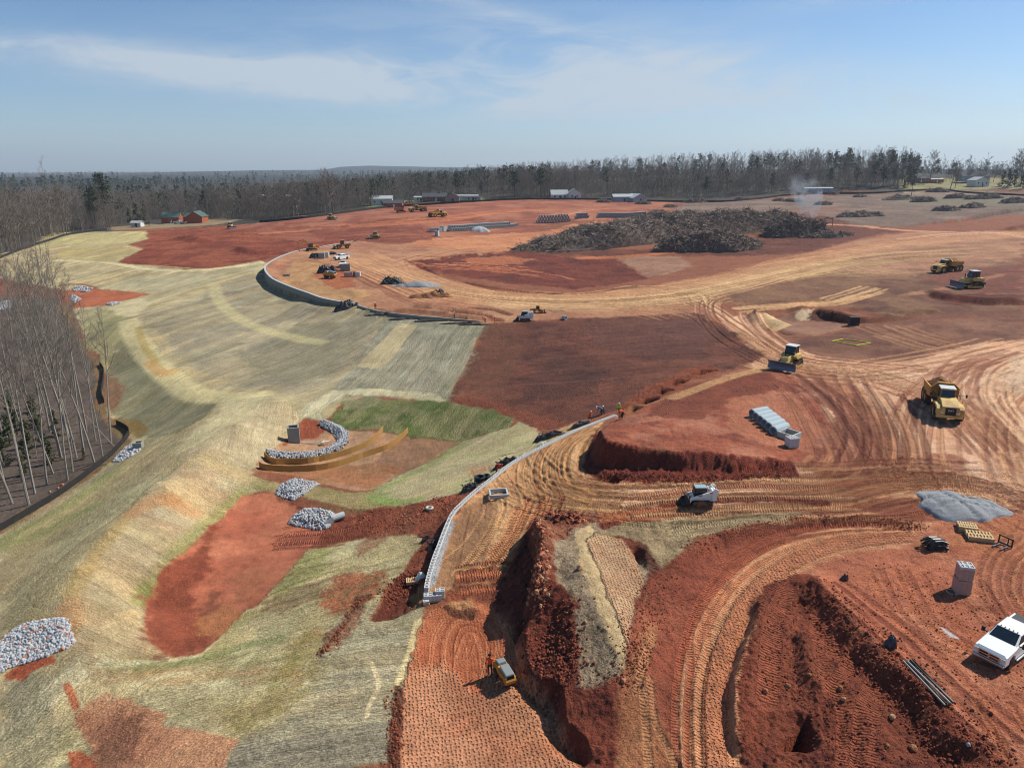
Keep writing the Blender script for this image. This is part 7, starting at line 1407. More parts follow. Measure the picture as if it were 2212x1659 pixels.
pipe_row((967, 499), (1117, 487), 2, 'first', 'long left row'); pipe_row((1160, 482), (1235, 477), 3, 'second', 'middle row'); pipe_row((1243, 473), (1272, 471.5), 2, 'third', 'short row'); pipe_row((1290, 471), (1395, 468), 2, 'fourth', 'far right row')
p = G(2, 2) if False else None
for i, (x, y, w, h, lab) in enumerate(((931, 500, 2.2, 1.4, "leftmost of the far concrete boxes beside the stored pipes"), (939, 500.5, 2.2, 1.7, "second of the far concrete boxes beside the stored pipes"), (949, 501, 2.0, 1.9, "third of the far concrete boxes beside the stored pipes"), (958, 499.5, 2.4, 2.4, "tallest of the far concrete boxes, touching the stored pipes"), (944, 510, 1.6, 2.4, "lone upright concrete box in front of the far boxes"))):
    o = open_box('precast_box', w, w, h, .2, CON); p = G(x, y); place(o, p[0], p[1], .3 * i); tag(o, lab, 'precast box')
# ------------------------------------------------------------------ walls
def wall3(L, key):
    return [at_z(a, b, c) + (c, d) for a, b, c, d in L]
fw_ = smooth_line([tuple(at_z(a, b, c)[:2]) + (c, d) for a, b, c, d in FAR_WALL], 8)
o = empty('retaining_wall', (fw_[0][0], fw_[0][1], fw_[0][2]), 0, "curved grey block retaining wall round the straw slope", 'retaining wall')
w_ = strip([(q[0] - o.location.x, q[1] - o.location.y, q[3] - .3 - o.location.z) for q in fw_], 0, .5, 'wall_face', COND, parent=o, top=[q[2] + .25 - o.location.z for q in fw_], sink=.1)
c_ = strip([(q[0] - o.location.x, q[1] - o.location.y, q[2] + .25 - o.location.z) for q in fw_], .1, .62, 'cap', CON, parent=o, sink=0)
lw_ = smooth_line([tuple(at_z(a, b, c)[:2]) + (c, d) for a, b, c, d in LOW_WALL], 6)
o = strip([(q[0], q[1], q[3] - .2) for q in lw_], 0, .4, 'low_wall', COND, "low grey course of blocks running along the top of the netted straw", 'low wall', top=[q[2] + .18 for q in lw_])
nw_ = smooth_line([tuple(at_z(a, b, c)[:2]) + (c, d) for a, b, c, d in NEAR_WALL], 8)
o = empty('block_wall', (nw_[0][0], nw_[0][1], nw_[0][2]), 0, "long pale wall of hollow concrete blocks curving through the middle of the site", 'block wall'); OL = Vector(o.location)
strip([(q[0] - OL.x, q[1] - OL.y, q[3] - .3 - OL.z) for q in nw_], 0, .36, 'lower_courses', CBL, parent=o, top=[q[2] + .0 - OL.z for q in nw_])
b = MB(); wk = walk3([(q[0], q[1], q[2]) for q in nw_], .45)
for a, c in zip(wk, wk[1:]):
    m_ = (a + c) / 2 - OL; an = math.atan2(c.y - a.y, c.x - a.x); M = Matrix.Translation(m_ + Vector((0, 0, .1))) @ Matrix.Rotation(an, 4, 'Z'); 
    b.box((0, .15, 0), (.43, .09, .2), 0, M); b.box((0, -.15, 0), (.43, .09, .2), 0, M); b.box((.16, 0, 0), (.1, .21, .2), 0, M); b.box((-.16, 0, 0), (.1, .21, .2), 0, M)
b.build('top_course', CBL, o, fix=False)
# blocks waiting at the wall's end
for i, (x, y, dz, rz, w, lab) in enumerate(((932, 1300, 0, .1, 1.5, "wide row of hollow blocks stacked below the wall's near end"), (948, 1294, 0, .1, .8, "taller block stack right of the wide row below the wall's near end"), (918, 1307, 0, .2, .5, "single block left of the stacks below the wall's near end"))):
    bb = block_cube(lab, w, .6 if i < 2 else .45, (.62, .85, .4)[i], courses=(2, 3, 1)[i]); p = G(x, y); place(bb, p[0], p[1] + .2, rz)
b = MB(); b.cyl((0, 0, 0), (.03, 0, 1.75), .022, 0, 5); o = b.build('stake', BARKD); p = G(902.5, 1309); place(o, p[0], p[1]); tag(o, "thin dark stake standing left of the blocks at the wall's end", 'stake')
def pallet_stack(label, w, d, n, cat='pallet stack'):
    o = empty('pallet_stack', (0, 0, 0), 0, label, cat)
    for k in range(n):
        b = MB(); z = k * .14
        for y in (-d * .45, 0, d * .45): b.box((0, y, z + .055), (w, .09, .09))
        for i in range(8): b.box((-w * .46 + i * w * .131, 0, z + .112), (.1, d, .022))
        b.build('pallet', WOOD, o)
    return o
p = G(889, 1258); place(pallet_stack("pale timber pallet with a red tool, left of the block wall's near end", 1.2, 1.0, 2), p[0], p[1] + .2, .2)
b = MB(); b.tube([(-.3, -.1, 0), (0, .05, .05), (.3, -.02, 0)], .04, 0, 6); b.box((.25, 0, .03), (.16, .1, .08)); o = b.build('red_tool', REDM); place(o, p[0] + .15, p[1] + .1, .3, z=hz(p[0], p[1]) + .32); tag(o, "red tool lying on the pallet by the wall's near end", 'tool')
rr = random.Random(2)
p = G(905, 1245); o = drape(p[0], p[1], .6, .4, .3, .3, 'white_bags', [WHITEH], 4, 10, .3); tag(o, "crumpled white bags beside the pallet at the wall's near end", 'bags')
def torus(name, Rr, r, turns, m, lab, cat, px, lay=True, sq=1.0, z=0):
    b = MB()
    for t in range(turns):
        b.tube([((Rr - t % 2 * r * .6) * math.cos(6.283 * k / 22) * sq, (Rr - t % 2 * r * .6) * math.sin(6.283 * k / 22), r + t * r * 1.6) for k in range(23)], r, 0, 8)
    o = b.build(name, m, smooth=True); p = G(*px); place(o, p[0], p[1]); return tag(o, lab, cat)
torus('tyre', .33, .13, 1, simple('whitened_tyre', (200, 196, 190), .8, .1), "pale whitened tyre lying on the red clay left of the block wall", 'tyre', (926, 1099))
torus('pipe_coil', .55, .13, 3, BLKP, "coil of black drain pipe on the straw beside the block wall", 'pipe coil', (1035, 1040)); torus('pipe_coil', .5, .12, 2, BLKP, "second black pipe coil, closer to the wall than the other", 'pipe coil', (1049, 1033), sq=.8)
def lump(px, rx, ry, h, rot, m, lab, cat, name='fabric_heap', seed=3, n=14, sticks=0, slen=(1, 2), mats=None, rough=.35, peaks=None):
    p = G(*px); o = drape(p[0], p[1], rx, ry, h, rot, name, mats or [m, BLKP], seed, n, rough, 1, peaks, sticks, slen, .05); return tag(o, lab, cat)
lump((1012, 1057), 1.2, .8, .5, .6, BLKP, "black fabric and pipe ends heaped on the bank below the wall", 'fabric', sticks=14)
lump((1088, 1004), 1.9, .7, .7, .5, BLKP, "black tarpaulin lying behind the wall beside the red-shirted person", 'fabric', sticks=6)
lump((1184, 946), 2.4, .7, .6, .35, BLKP, "bundle of black silt fabric beyond the block wall, middle", 'fabric', sticks=10)
lump((1248, 922), 2.0, .5, .4, .5, BLKP, "dark roll of fabric beyond the block wall near the crouching people", 'fabric')
lump((1168, 962), .7, .4, .3, .5, WHITEH, "small white sack beside the black fabric bundle", 'sack', 'sack')
lump((935, 1178), .8, .6, .4, .9, BLKP, "black bundle in the shade left of the block wall", 'fabric', sticks=5); lump((915, 1168), .6, .3, .25, .9, BLKP, "small black scraps on the clay left of the shaded bundle", 'fabric', sticks=4)
lump((748, 664), 3.4, 1.4, 1.2, .5, BLKP, "heap of black fabric hanging over the end of the curved wall", 'fabric', sticks=16, slen=(1, 3))
for i, (x, y) in enumerate(((822, 679), (870, 689), (925, 694), (985, 699), (1025, 702))):
    lump((x, y), 4.2, .5, .3, -.12 * 1, simple('grey_roll', (90, 88, 84), .9, .2) if i == 0 else bpy.data.materials['grey_roll'], ("first", "second", "third", "fourth", "fifth")[i] + " grey fabric roll from the left along the low wall", 'fabric roll', 'fabric_roll', i)
lump((846, 612), 3.6, 2.0, 1.5, .1, BLKP, "heap of black pipes and roots left of the far grey gravel", 'pipe heap', 'pipe_heap', sticks=60, slen=(3, 6))
lump((930, 641), 6, 2, 1.0, .1, DIRT, "brown soil heap with black fabric on top beside the far road", 'soil heap', 'soil_heap', sticks=10, mats=[DIRT, BLKP]); lump((944, 637), 2.2, 1, 1.1, 0, BLKP, "black fabric crumpled on the brown heap beside the far road", 'fabric', sticks=8)
lump((706, 588), 3.5, 2.2, 1.9, .2, BLKP, "dark heap of fabric and stakes among the stored blocks", 'fabric', sticks=30, slen=(2, 4)); lump((680, 556), 2.4, 1.5, 1.3, .2, BLKP, "black fabric heap left of the far grey cubes", 'fabric'); lump((716, 549), 2.5, 1.2, .8, .2, BLKP, "black pipes behind the far grey cubes", 'pipe heap', 'pipe_heap', sticks=16, slen=(2, 4))
for i, (x, y, w, d, h, rz, m, lab) in enumerate(((694, 558, 2.2, 2.0, 2.0, .1, COND, "bluish grey cube of blocks, left one of the pair behind the pickups"), (703, 556, 2.2, 2.0, 1.9, .1, CBL, "pale cube of blocks, right one of the pair behind the pickups"), (745, 585, 3.0, 2.0, 2.2, .15, COND, "dark lattice stack of blocks in front of the nearer far pickup"), (752, 598, 2.6, 1.6, 1.4, .05, PINKB, "brownish cube of blocks, front left of the round pad's store"), (763, 597, 1.6, 1.6, 1.4, .05, DIRT, "soil-stained cube of blocks in the middle of the front store"), (772, 597, 1.4, 1.8, 1.4, .05, CBL, "white-topped cube of blocks at the right end of the front store"), (617, 596, 2.0, 1.2, .6, .3, COND, "low grey stack of blocks near the curved wall"))):
    p = G(x, y); place(block_cube(lab, w, d, h, m, courses=4), p[0], p[1] + .6, rz)
# ------------------------------------------------------------------ the ponds' fittings
o = open_box('riser_box', 1.6, 1.5, 2.4, .2, COND); p = G(632, 955); place(o, p[0], p[1] + .5, .28, sink=.1); tag(o, "tall grey concrete riser box standing in the wet pond", 'riser box')
o = open_box('riser_box', 1.15, 1.1, 1.1, .16, COND); p = G(296, 969); place(o, p[0], p[1] + .3, .15, sink=.1); tag(o, "small concrete box on the white stone outlet at the wood's edge", 'riser box')
b = MB(); b.tube([(0, 0, .12), (2.6, -.25, .12)], .07, 0, 8); b.tube([(2.6, -.25, .12), (2.95, -.6, .14), (3.4, -.2, .14), (3.9, .1, .14)], .09, 0, 8); b.tube([(3.0, .3, .14), (2.95, -.65, .14)], .06, 0, 8); b.box((3.1, -.5, .18), (.7, .3, .12), rz=.3); o = b.build('skimmer', WHITEH); p = G(651, 956); place(o, p[0], p[1], heading((651, 956), (690, 958))); tag(o, "white pipe skimmer lying on the mud beside the tall riser box", 'skimmer')
def path_px(pts, step): return walk(pts, step)
outer = [(559, 1009), (569, 1014), (600, 1017), (622, 1018), (655, 1017), (690, 1014.5), (735, 1005), (792, 985), (838, 969), (870, 944), (880, 934)]
inner = [(570, 987), (587, 1001), (629, 1002), (659, 1001), (689, 996), (714, 991), (755, 979), (792, 963), (815, 944), (825, 931)]
strip(path_px(outer, .8), .85, .07, 'baffle', COIR, "outer tan coir baffle fence curving across the wet pond", 'baffle', posts=3.0, postm=COIR); strip(path_px(inner, .8), .85, .07, 'baffle', COIR, "inner tan coir baffle fence beside the white stone arc", 'baffle', posts=3.0, postm=COIR)
def riprap_line(px, width, n, r, label, seed=5, lift=.5):
    P = [Vector(q[:2]) for q in hits(smooth_line(px, 8))]; rr = random.Random(seed); m = MB()
    for k in range(n):
        t = rr.random() * (len(P) - 1.001); i = int(t); a = P[i].lerp(P[i + 1], t - i); d = (P[i + 1] - P[i]).normalized(); w = rr.gauss(0, .33); w = max(-1, min(1, w)); q = a + Vector((-d.y, d.x)) * w * width * .5; stone(m, q.x, q.y, hz(q.x, q.y) + lift * (1 - abs(w)) * rr.uniform(.5, 1.1) + .05, r * rr.uniform(.55, 1.4), rr, 0)
    return tag(m.build('riprap', [ROCK, ROCKR], fix=False), label, 'riprap', None, 'stuff')
riprap_line([(578, 981), (617, 986), (659, 986), (694.5, 981), (724.5, 968), (739.6, 950), (734.6, 935), (714.5, 923), (694.5, 915)], 2.3, 2200, .13, "arc of white stones round the tall riser box", lift=.65)
riprap([(594, 1065), (604, 1047), (629, 1035), (664, 1039), (689, 1045), (669, 1055), (654, 1067.5), (632, 1080), (604, 1072.5)], 1300, .13, "patch of white stones on the berm between the two ponds", 3, .35)
riprap([(620.6, 1130), (629, 1117.6), (654, 1101), (684.5, 1100), (714.5, 1106), (729.5, 1117.6), (714.5, 1132.6), (702, 1142.6), (679.5, 1142.6), (637, 1135)], 1500, .13, "patch of white stones in the red pond before the pipe end", 4, .4)
riprap([(-30, 1395), (0, 1378.5), (37.6, 1349.7), (75, 1339.6), (125, 1333), (143, 1336), (150, 1363.4), (160, 1386), (140, 1400), (95, 1416), (50, 1430), (15, 1441), (-20, 1455), (-50, 1450)], 3000, .13, "white stone apron at the lower left edge of the picture", 5, .15, .08)
riprap([(240.5, 994.7), (250.5, 982), (270.5, 964.6), (288, 955.9), (308, 959.6), (300.6, 972), (275.5, 987), (255.5, 996)], 550, .16, "white stones round the small concrete box by the woods", 6, .2)
for i, q in enumerate(([(155, 621), (180, 616), (200, 622), (190, 629), (160, 629)], [(148, 640), (160, 636), (174, 645), (160, 654)], [(228, 656), (250, 652), (262, 653), (240, 658)], [(-5, 652), (22, 648), (24, 664), (-5, 668)])):
    riprap(q, 130, .3, ("white stones above the small far pond", "white stones at the left of the small far pond", "thin strip of white stones below the small far pond", "white stones behind the bare trees at the left edge")[i], 10 + i, .2)
b = MB(); b.ring((0, 0, .35), (1.5, 0, .28), .38, .3, 0, 16); b.prism([(1.4, -.4), (2.4, -.75), (2.4, .75), (1.4, .4)], -.1, .02, 0, ax='z')
for s in (-1, 1): b.prism([(1.4, 0), (2.4, -.02), (2.4, .3), (1.4, .7)], s * .42, s * .5, 0)
o = b.build('pipe_end', CON); p = G(742, 1117); place(o, p[0], p[1], heading((748, 1115), (715, 1128))); tag(o, "flared concrete pipe end pouring onto the white stones", 'pipe end')
o = open_box('precast_box', 2.0, 1.7, .45, .18, CON); p = G(1075, 1070); place(o, p[0], p[1], .12); tag(o, "low open concrete box set in the tan ground behind the block wall", 'precast box')
# ------------------------------------------------------------------ stores on the right-hand pad
def gravel(px, rx, ry, h, rot, lab, m=GRV, peaks=None, seed=2, n=44, prof=1.0):
    p = G(*px); o = drape(p[0], p[1], rx, ry, h, rot, 'gravel_heap', [m, m], seed, n, .012, prof, peaks, 0, base=.02); o.data.polygons.foreach_set('use_smooth', [True] * len(o.data.polygons)); return tag(o, lab, 'gravel heap')
gravel((2070, 1097), 4.1, 3.0, .85, -.1, "low heap of blue-grey gravel on the right-hand pad", peaks=[(-.55, .05, 1.0), (-.1, -.3, 1.15), (.3, -.1, .7), (.8, .1, .25), (0, .6, .35)], prof=.9)
gravel((902, 617), 7.0, 3.0, 1.3, 0, "grey gravel heap beside the far black pipes", seed=5, peaks=[(0, 0, 1.1), (-.6, .1, .5), (.6, 0, .7)]); gravel((722, 548), 7, 2.2, .3, 0, "thin spread of grey gravel behind the far grey cubes", seed=8, n=24); gravel((1036, 499.5), 5.0, 3.5, 2.2, 0, "white gravel heap in front of the long row of pipes", ROCK, seed=9, n=24)
p = G(2090, 1151); place(pallet_stack("left stack of pale timber pallets near the grey gravel", 1.5, 1.2, 4), p[0], p[1] + .3, -.35); p = G(2117, 1168); place(pallet_stack("right stack of pale timber pallets, wider, near the grey gravel", 2.0, 1.4, 3), p[0], p[1] + .3, -.28)
b = MB(); b.box((0, .55, .4), (.08, .1, .8)); b.box((0, -.55, .4), (.08, .1, .8)); b.box((0, 0, .75), (.08, 1.2, .1)); b.box((0, 0, .12), (.08, 1.2, .12)); b.box((0, .2, .4), (.06, .08, .6)); o = empty('fork_attachment', (0, 0, 0), 0, "black pallet fork frame standing right of the timber pallets", 'fork frame'); b.build('frame', BLKM, o)
for s in (-1, 1): b = MB(); b.box((.6, s * .32, .05), (1.2, .12, .05)); b.build('tine', STL, o)
p = G(2168, 1180); place(o, p[0], p[1], heading((2168, 1180), (2150, 1188)))
def bundle(px, rz, lab, n, z=0):
    b = MB(); rr = random.Random(n)
    for k in range(n):
        lay = k % 5; row = k // 5; b.tube([(-.95 + .3 * rr.random(), (lay - 2) * .27 + rr.uniform(-.08, .08), .1 + row * .16), (-.4, (lay - 2) * .22 + rr.uniform(-.1, .1), .2 + row * .2 + rr.uniform(0, .16)), (.4, (lay - 2) * .2 + rr.uniform(-.1, .1), .18 + row * .2 + rr.uniform(0, .14)), (.95 - .3 * rr.random(), (lay - 2) * .26, .1 + row * .15)], .085, 0, 8)
    o = b.build('pipe_bundle', BLKP, smooth=True); p = G(*px); place(o, p[0], p[1], rz, z=(hz(p[0], p[1]) + z)); tag(o, lab, 'pipe bundle')
bundle((2018, 1186), -.15, "lower bundle of black corrugated pipe on the right-hand pad", 10); bundle((2014, 1186), .1, "upper bundle of black corrugated pipe resting on the lower one", 10, .42)
lump((1920, 1397), .55, .42, .75, .4, simple('black_bag', (34, 38, 50), .3, .2, 3, spec=.7), "large black bag at the crest of the right-hand pit", 'bag', 'bag', 6, 22, rough=.12); lump((1820, 1254), .42, .28, .35, .2, bpy.data.materials['black_bag'], "small black bag on the red pad above the pit", 'bag', 'bag', 9, 12, rough=.4)
A_, B_ = G(1956, 1431), G(2050, 1527); hd_ = math.atan2(B_[1] - A_[1], B_[0] - A_[0]); Ln = math.hypot(B_[0] - A_[0], B_[1] - A_[1]); cols = [PVC, BLKM, PVC, COND, BLKM, PVC, BLKM]
for k in range(7):
    b = MB(); b.ring((-Ln / 2 + .1 * (k % 3), 0, 0), (Ln / 2 - .12 * (k % 2), 0, 0), .06, .045, 0, 10); o = b.build('conduit', cols[k], smooth=True); off = (k - 3) * .12; cx_, cy_ = (A_[0] + B_[0]) / 2, (A_[1] + B_[1]) / 2
    zz = .09 + (.1 if k in (2, 4) else 0); o.location = (cx_ - math.sin(hd_) * off, cy_ + math.cos(hd_) * off, (hz(A_[0], A_[1]) + hz(B_[0], B_[1])) / 2 + zz + .05); o.rotation_euler = (0, -math.atan2(hz(B_[0], B_[1]) - hz(A_[0], A_[1]), Ln), hd_ + (k % 3 - 1) * .025)
    tag(o, ("dark" if cols[k] is BLKM else "pale") + " conduit in the loose bundle along the crest of the right-hand pit", 'conduit', 'bundle of ' + ("dark" if cols[k] is BLKM else "pale") + ' conduits')
fr = [G(1795.6, 740.5), G(1820.6, 735.4), G(1879.5, 744.2), G(1848, 749.8)]; o = empty('survey_frame', fr[0], 0, "yellow rectangular frame lying on the brown soil above the haul road", 'frame')
for a, c in zip(fr, fr[1:] + fr[:1]):
    b = MB(); b.tube([Vector(a) - Vector(fr[0]) + Vector((0, 0, .12)), Vector(c) - Vector(fr[0]) + Vector((0, 0, .12))], .09, 0, 6); b.build('frame_bar', YP, o)
o = empty('trench_box', (0, 0, 0), 0, "black trench box with white edges by the dark cut bank", 'trench box'); b = MB(); b.box((0, 0, .9), (1.9, 1.2, 1.8)); b.build('panel', BLKM, o); b = MB()
for z in (.05, 1.82):
    for k in range(5): b.box((-.76 + k * .38, -.62, z), (.22, .08, .07))
b.build('edge_strip', WHITEH, o); p = G(1845, 706); place(o, p[0], p[1] + .6, -.1)
p = G(1190 + 13, 671); o = pallet_stack("small pale timber board lying on the tan ground behind the slope", 3.0, 2.6, 1); place(o, p[0], p[1], .2)
b = MB(); b.ring((0, 0, .5), (.9, 0, .5), .5, .38, 0, 16); o = b.build('barrel', CON); p = G(1222, 692); place(o, p[0], p[1], 2.4); tag(o, "tipped pale barrel at the top edge of the dark tracked slope", 'barrel')
# boulders and rubble
CLODB = simple('dark_clay_clod', (122, 62, 46), .95, .3, 3)
for i, (x, y, r, m, lab) in enumerate(((1251, 1229, .55, SAND, "pale boulder on the ridge of grey soil"), (1344, 1473, .42, ROCKR, "pink boulder at the foot of the grey soil ridge"), (1650, 1496, .4, ROCKR, "pale pink boulder at the left rim of the dark hole in the pit"), (1745.7, 1460, .32, DIRT, "brown boulder on the track in the pit, upper"), (1699, 1484, .3, DIRT, "brown boulder near the left ridge of the pit"), (1818, 1513, .34, SAND, "pinkish boulder in the middle of the pit"), (1812, 1490, .3, DIRT, "boulder just above the pinkish one in the middle of the pit"), (1923.5, 1552, .38, SAND, "pale boulder on the right slope of the pit"), (1968.6, 1620, .42, DIRT, "round tan boulder near the bottom of the pit's right slope"), (2087.6, 1612, .3, ROCK, "whitish rock high on the pit's right slope"), (1913, 1613, .22, DIRT, "small stone at the pit's lower track"), (133, 1046, .4, ROCKR, "red boulder in the woods beside the silt fence, upper"), (124, 1053, .3, ROCKR, "red boulder in the woods beside the silt fence, lower"), (106, 1061, .28, SAND, "pale stone in the woods beside the silt fence"), (1262, 1345, .25, SAND, "small pale stone in the dark grey soil"), (1127, 1420, .3, CLODB, "dark clay lump on the shaded bank above the roller bench"))):
    mm = MB(); r *= .7; stone(mm, 0, 0, r * .3, r, random.Random(40 + i), 0); o = mm.build('boulder', m, bevel=.05); p = G(x, y); place(o, p[0], p[1]); tag(o, lab, 'boulder')
def rubble(px, width, n, r, label, mats, seed=9):
    P = [Vector(q[:2]) for q in hits(smooth_line(px, 6))]; rr = random.Random(seed); m = MB()
    for k in range(n):
        t = rr.random() * (len(P) - 1.001); i = int(t); a = P[i].lerp(P[i + 1], t - i); q = a + Vector((rr.gauss(0, width * .3), rr.gauss(0, width * .3))); stone(m, q.x, q.y, hz(q.x, q.y) + .02, r * rr.uniform(.3, 1.4) ** 1.5, rr, rr.randrange(len(mats)))
    return tag(m.build('rubble', mats, fix=False), label, 'rubble', None, 'stuff')
CLOD = simple('clay_clod', (150, 82, 58), .95, .3, 3)
rubble([(1158, 1118), (1166, 1160), (1166, 1210), (1160, 1258), (1172, 1300)], 1.3, 520, .13, "broken pale rock along the crest of the spoil heap", [SAND, ROCKR, CLOD, CLODB, CLOD]); rubble([(1190, 1112), (1225, 1118), (1250, 1128)], 1.2, 160, .18, "broken rock at the top of the spoil heap", [ROCKR, CLODB, CLOD])
rubble([(1200, 1320), (1215, 1400), (1225, 1460), (1160, 1440), (1180, 1380)], 3.0, 800, .085, "red clods on the dark side of the spoil heap", [CLOD, CLODB], 10)
rubble([(1760, 1275), (1840, 1370), (1930, 1460), (2040, 1580), (2130, 1640)], 4.0, 1300, .075, "clods and stones down the right slope of the pit", [CLOD, CLODB], 11); rubble([(1660, 1300), (1700, 1400), (1740, 1500), (1820, 1600), (1880, 1640)], 5.0, 1000, .055, "clods over the floor of the pit", [CLOD, CLODB], 12)
rubble([(1440, 1240), (1400, 1320), (1370, 1400), (1350, 1470)], 2.6, 800, .06, "clods between the grey ridge and the haul road", [CLOD, CLODB], 13); rubble([(1480, 1190), (1600, 1140), (1760, 1122), (1900, 1126), (1990, 1140)], 1.4, 700, .06, "clods along the top bank of the haul road", [CLOD, CLOD], 14)
rubble([(770, 1300), (745, 1345), (715, 1385), (690, 1410)], .8, 260, .07, "line of red clods across the straw", [CLOD], 15); rubble([(830, 1300), (860, 1270), (890, 1250)], 2.0, 420, .08, "clods in the dug hollow left of the wall's end", [CLOD, CLODB], 16)
rubble([(1300, 1028), (1400, 1034), (1550, 1034), (1690, 1022)], 1.4, 600, .075, "clods at the foot of the red bank", [CLOD, CLODB], 17); rubble([(760, 1120), (850, 1130), (920, 1100), (960, 1090)], 4, 700, .07, "small stones on the red bank below the wall", [ROCKR, CLODB, CLOD], 18); rubble([(1900, 1250), (2000, 1350), (2120, 1480), (2180, 1400), (2050, 1250)], 9, 1100, .05, "small pale stones scattered on the right-hand pad", [ROCKR, CLODB, CLOD], 19)
rubble([(845, 1500), (850, 1580), (850, 1650)], 1.0, 260, .07, "clods along the dark edge between straw and roller bench", [CLOD], 20)
mm = MB(); rr = random.Random(8)
for k in range(4): a = rr.uniform(-.5, .5); mm.cyl((rr.uniform(-1, 1), rr.uniform(-.6, .6), .15), (rr.uniform(2, 4), rr.uniform(-1, 1), .3 + .2 * k), .1, 0, 6, .05)
o = mm.build('fallen_logs', BARKD); p = G(178, 1012); place(o, p[0], p[1], .4); tag(o, "dark fallen logs on the ground inside the near woods", 'logs')
# ------------------------------------------------------------------ silt fences
strip(path_px([(-60, 1178), (0, 1143), (60, 1108), (120, 1072), (180, 1030), (236, 985), (262, 958), (278, 936), (270, 925), (250, 915)], 1.2), .8, .06, 'silt_fence', GEO, "black silt fence along the edge of the near woods, lower left", 'silt fence', posts=2.4, )
strip(path_px([(214, 786), (223, 800), (222, 822), (218, 850), (224, 868)], 1.5), .8, .06, 'silt_fence', GEO, "short black silt fence at the foot of the shaded straw slope", 'silt fence', posts=3)
strip(path_px([(-40, 585), (0, 556), (60, 533), (110, 517), (150, 505), (230, 495)], 4), 1.0, .1, 'silt_fence', GEO, "distant black silt fence at the upper left edge of the straw", 'silt fence', posts=8, wav=.06)
strip(path_px([(560, 480), (640, 473), (720, 463), (805, 452), (870, 446), (930, 442.5), (1010, 437.5), (1108, 432.5), (1200, 432), (1300, 433), (1380, 436), (1460, 438)], 5), 1.2, .12, 'silt_fence', GEO, "long black silt fence along the crest of the red hill", 'silt fence', posts=15, wav=.06)
strip(path_px([(1460, 438), (1560, 438), (1640, 432), (1700, 425), (1800, 421), (1900, 420), (1960, 416), (2030, 414), (2100, 421), (2220, 427)], 5), 1.2, .12, 'silt_fence', GEO, "long black silt fence below the wood and houses on the right", 'silt fence', posts=15, wav=.06)
# ------------------------------------------------------------------ brush heaps
STKD = simple('dark_branches', (104, 90, 82), .95, .3, .4)
a_, b_ = G(1112, 542), G(1725, 488); ang = math.atan2(b_[1] - a_[1], b_[0] - a_[0]); LL = math.hypot(b_[0] - a_[0], b_[1] - a_[1])
cx_, cy_ = (a_[0] + b_[0]) / 2 - math.sin(ang) * 3, (a_[1] + b_[1]) / 2 + math.cos(ang) * 3
o = drape(cx_, cy_, LL * .52, 17, 8.2, ang, 'brush_heap', [PILEM, STK_, STKD], 21, 90, .22, .62, [(-.9, 0, .35), (-.6, 0, .85), (-.3, .1, 1.0), (0, 0, .95), (.3, .1, 1.15), (.6, 0, 1.05), (.9, 0, .8)], 12000, (2.0, 8.0), .12); tag(o, "huge long heap of grey-brown stumps and branches across the middle distance", 'brush heap')
for px, rx, ry, h, rot, ns, lab in (((1545, 543), 21, 8, 6.0, .12, 2600, "middle-sized brush heap in front of the long one"), ((1718, 512), 15, 9, 7.0, .2, 1900, "dark brush heap with smoke at the right end of the long one"), ((1790, 515), 12, 4, 1.6, .1, 300, "low dark spread of charred brush right of the smoking heap")):
    p = G(*px); o = drape(p[0], p[1] + ry * .4, rx, ry, h, rot, 'brush_heap', [PILEM, STK_, STKD], int(px[0]), 46, .3, .7, [(-.5, 0, .9), (0, 0, 1.1), (.5, 0, .95)], ns, (2, 6), .11); tag(o, lab, 'brush heap')
for i, (x, y, w, lab) in enumerate(((1304, 438, 32, "far brush heap left of the two gable sheds"), (1390, 442, 34, "far brush heap in front of the second gable shed"), (1449, 449, 28, "far brush heap right of the gable sheds"), (1500, 439, 44, "low far brush heap at the left edge of the cleared field"), (1600, 432, 22, "small brush heap near the wood's edge, middle"), (1683, 436, 30, "brush heap near the wood's edge left of the smoke"), (1712, 438, 36, "brush heap in the smoke on the cleared field"), (1777, 445, 38, "brush heap on the cleared field right of the smoke"), (1728, 422, 28, "brush heap at the wood's edge behind the smoke"), (1800, 422, 28, "brush heap at the wood's edge right of the smoke"), (1856, 428, 24, "brush heap at the wood's edge, last before the road"), (1853, 470, 84, "long low brush heap in the middle of the cleared field"), (1945, 434, 70, "long brush line on the cleared field below the road"), (1995, 439, 50, "short brush line right of the long one below the road"), (2068, 431, 46, "brush heap with a pale trunk near the far road"), (2045, 458, 46, "brush heap with a white scrap on the right of the cleared field"), (2101, 452, 48, "brush heap right of the one with the white scrap"), (2188, 442, 50, "brush heap at the right frame edge of the cleared field"), (2120, 433, 60, "low brush line near the far road, right"), (2025, 418, 40, "brush line above the far road"))):
    p = G(x, y); r = math.hypot(p[0], p[1]); rx = w / FPX * r * .55; o = drape(p[0], p[1], rx, max(2.5, rx * .35), max(1.3, min(2.8, rx * .26)), rnd.uniform(-.2, .2), 'brush_heap', [PILEM, STK_], 60 + i, 16, .3, .8, None, 170, (1.5, 4.5), .1); tag(o, lab, 'brush heap', 'brush heaps over the cleared field')
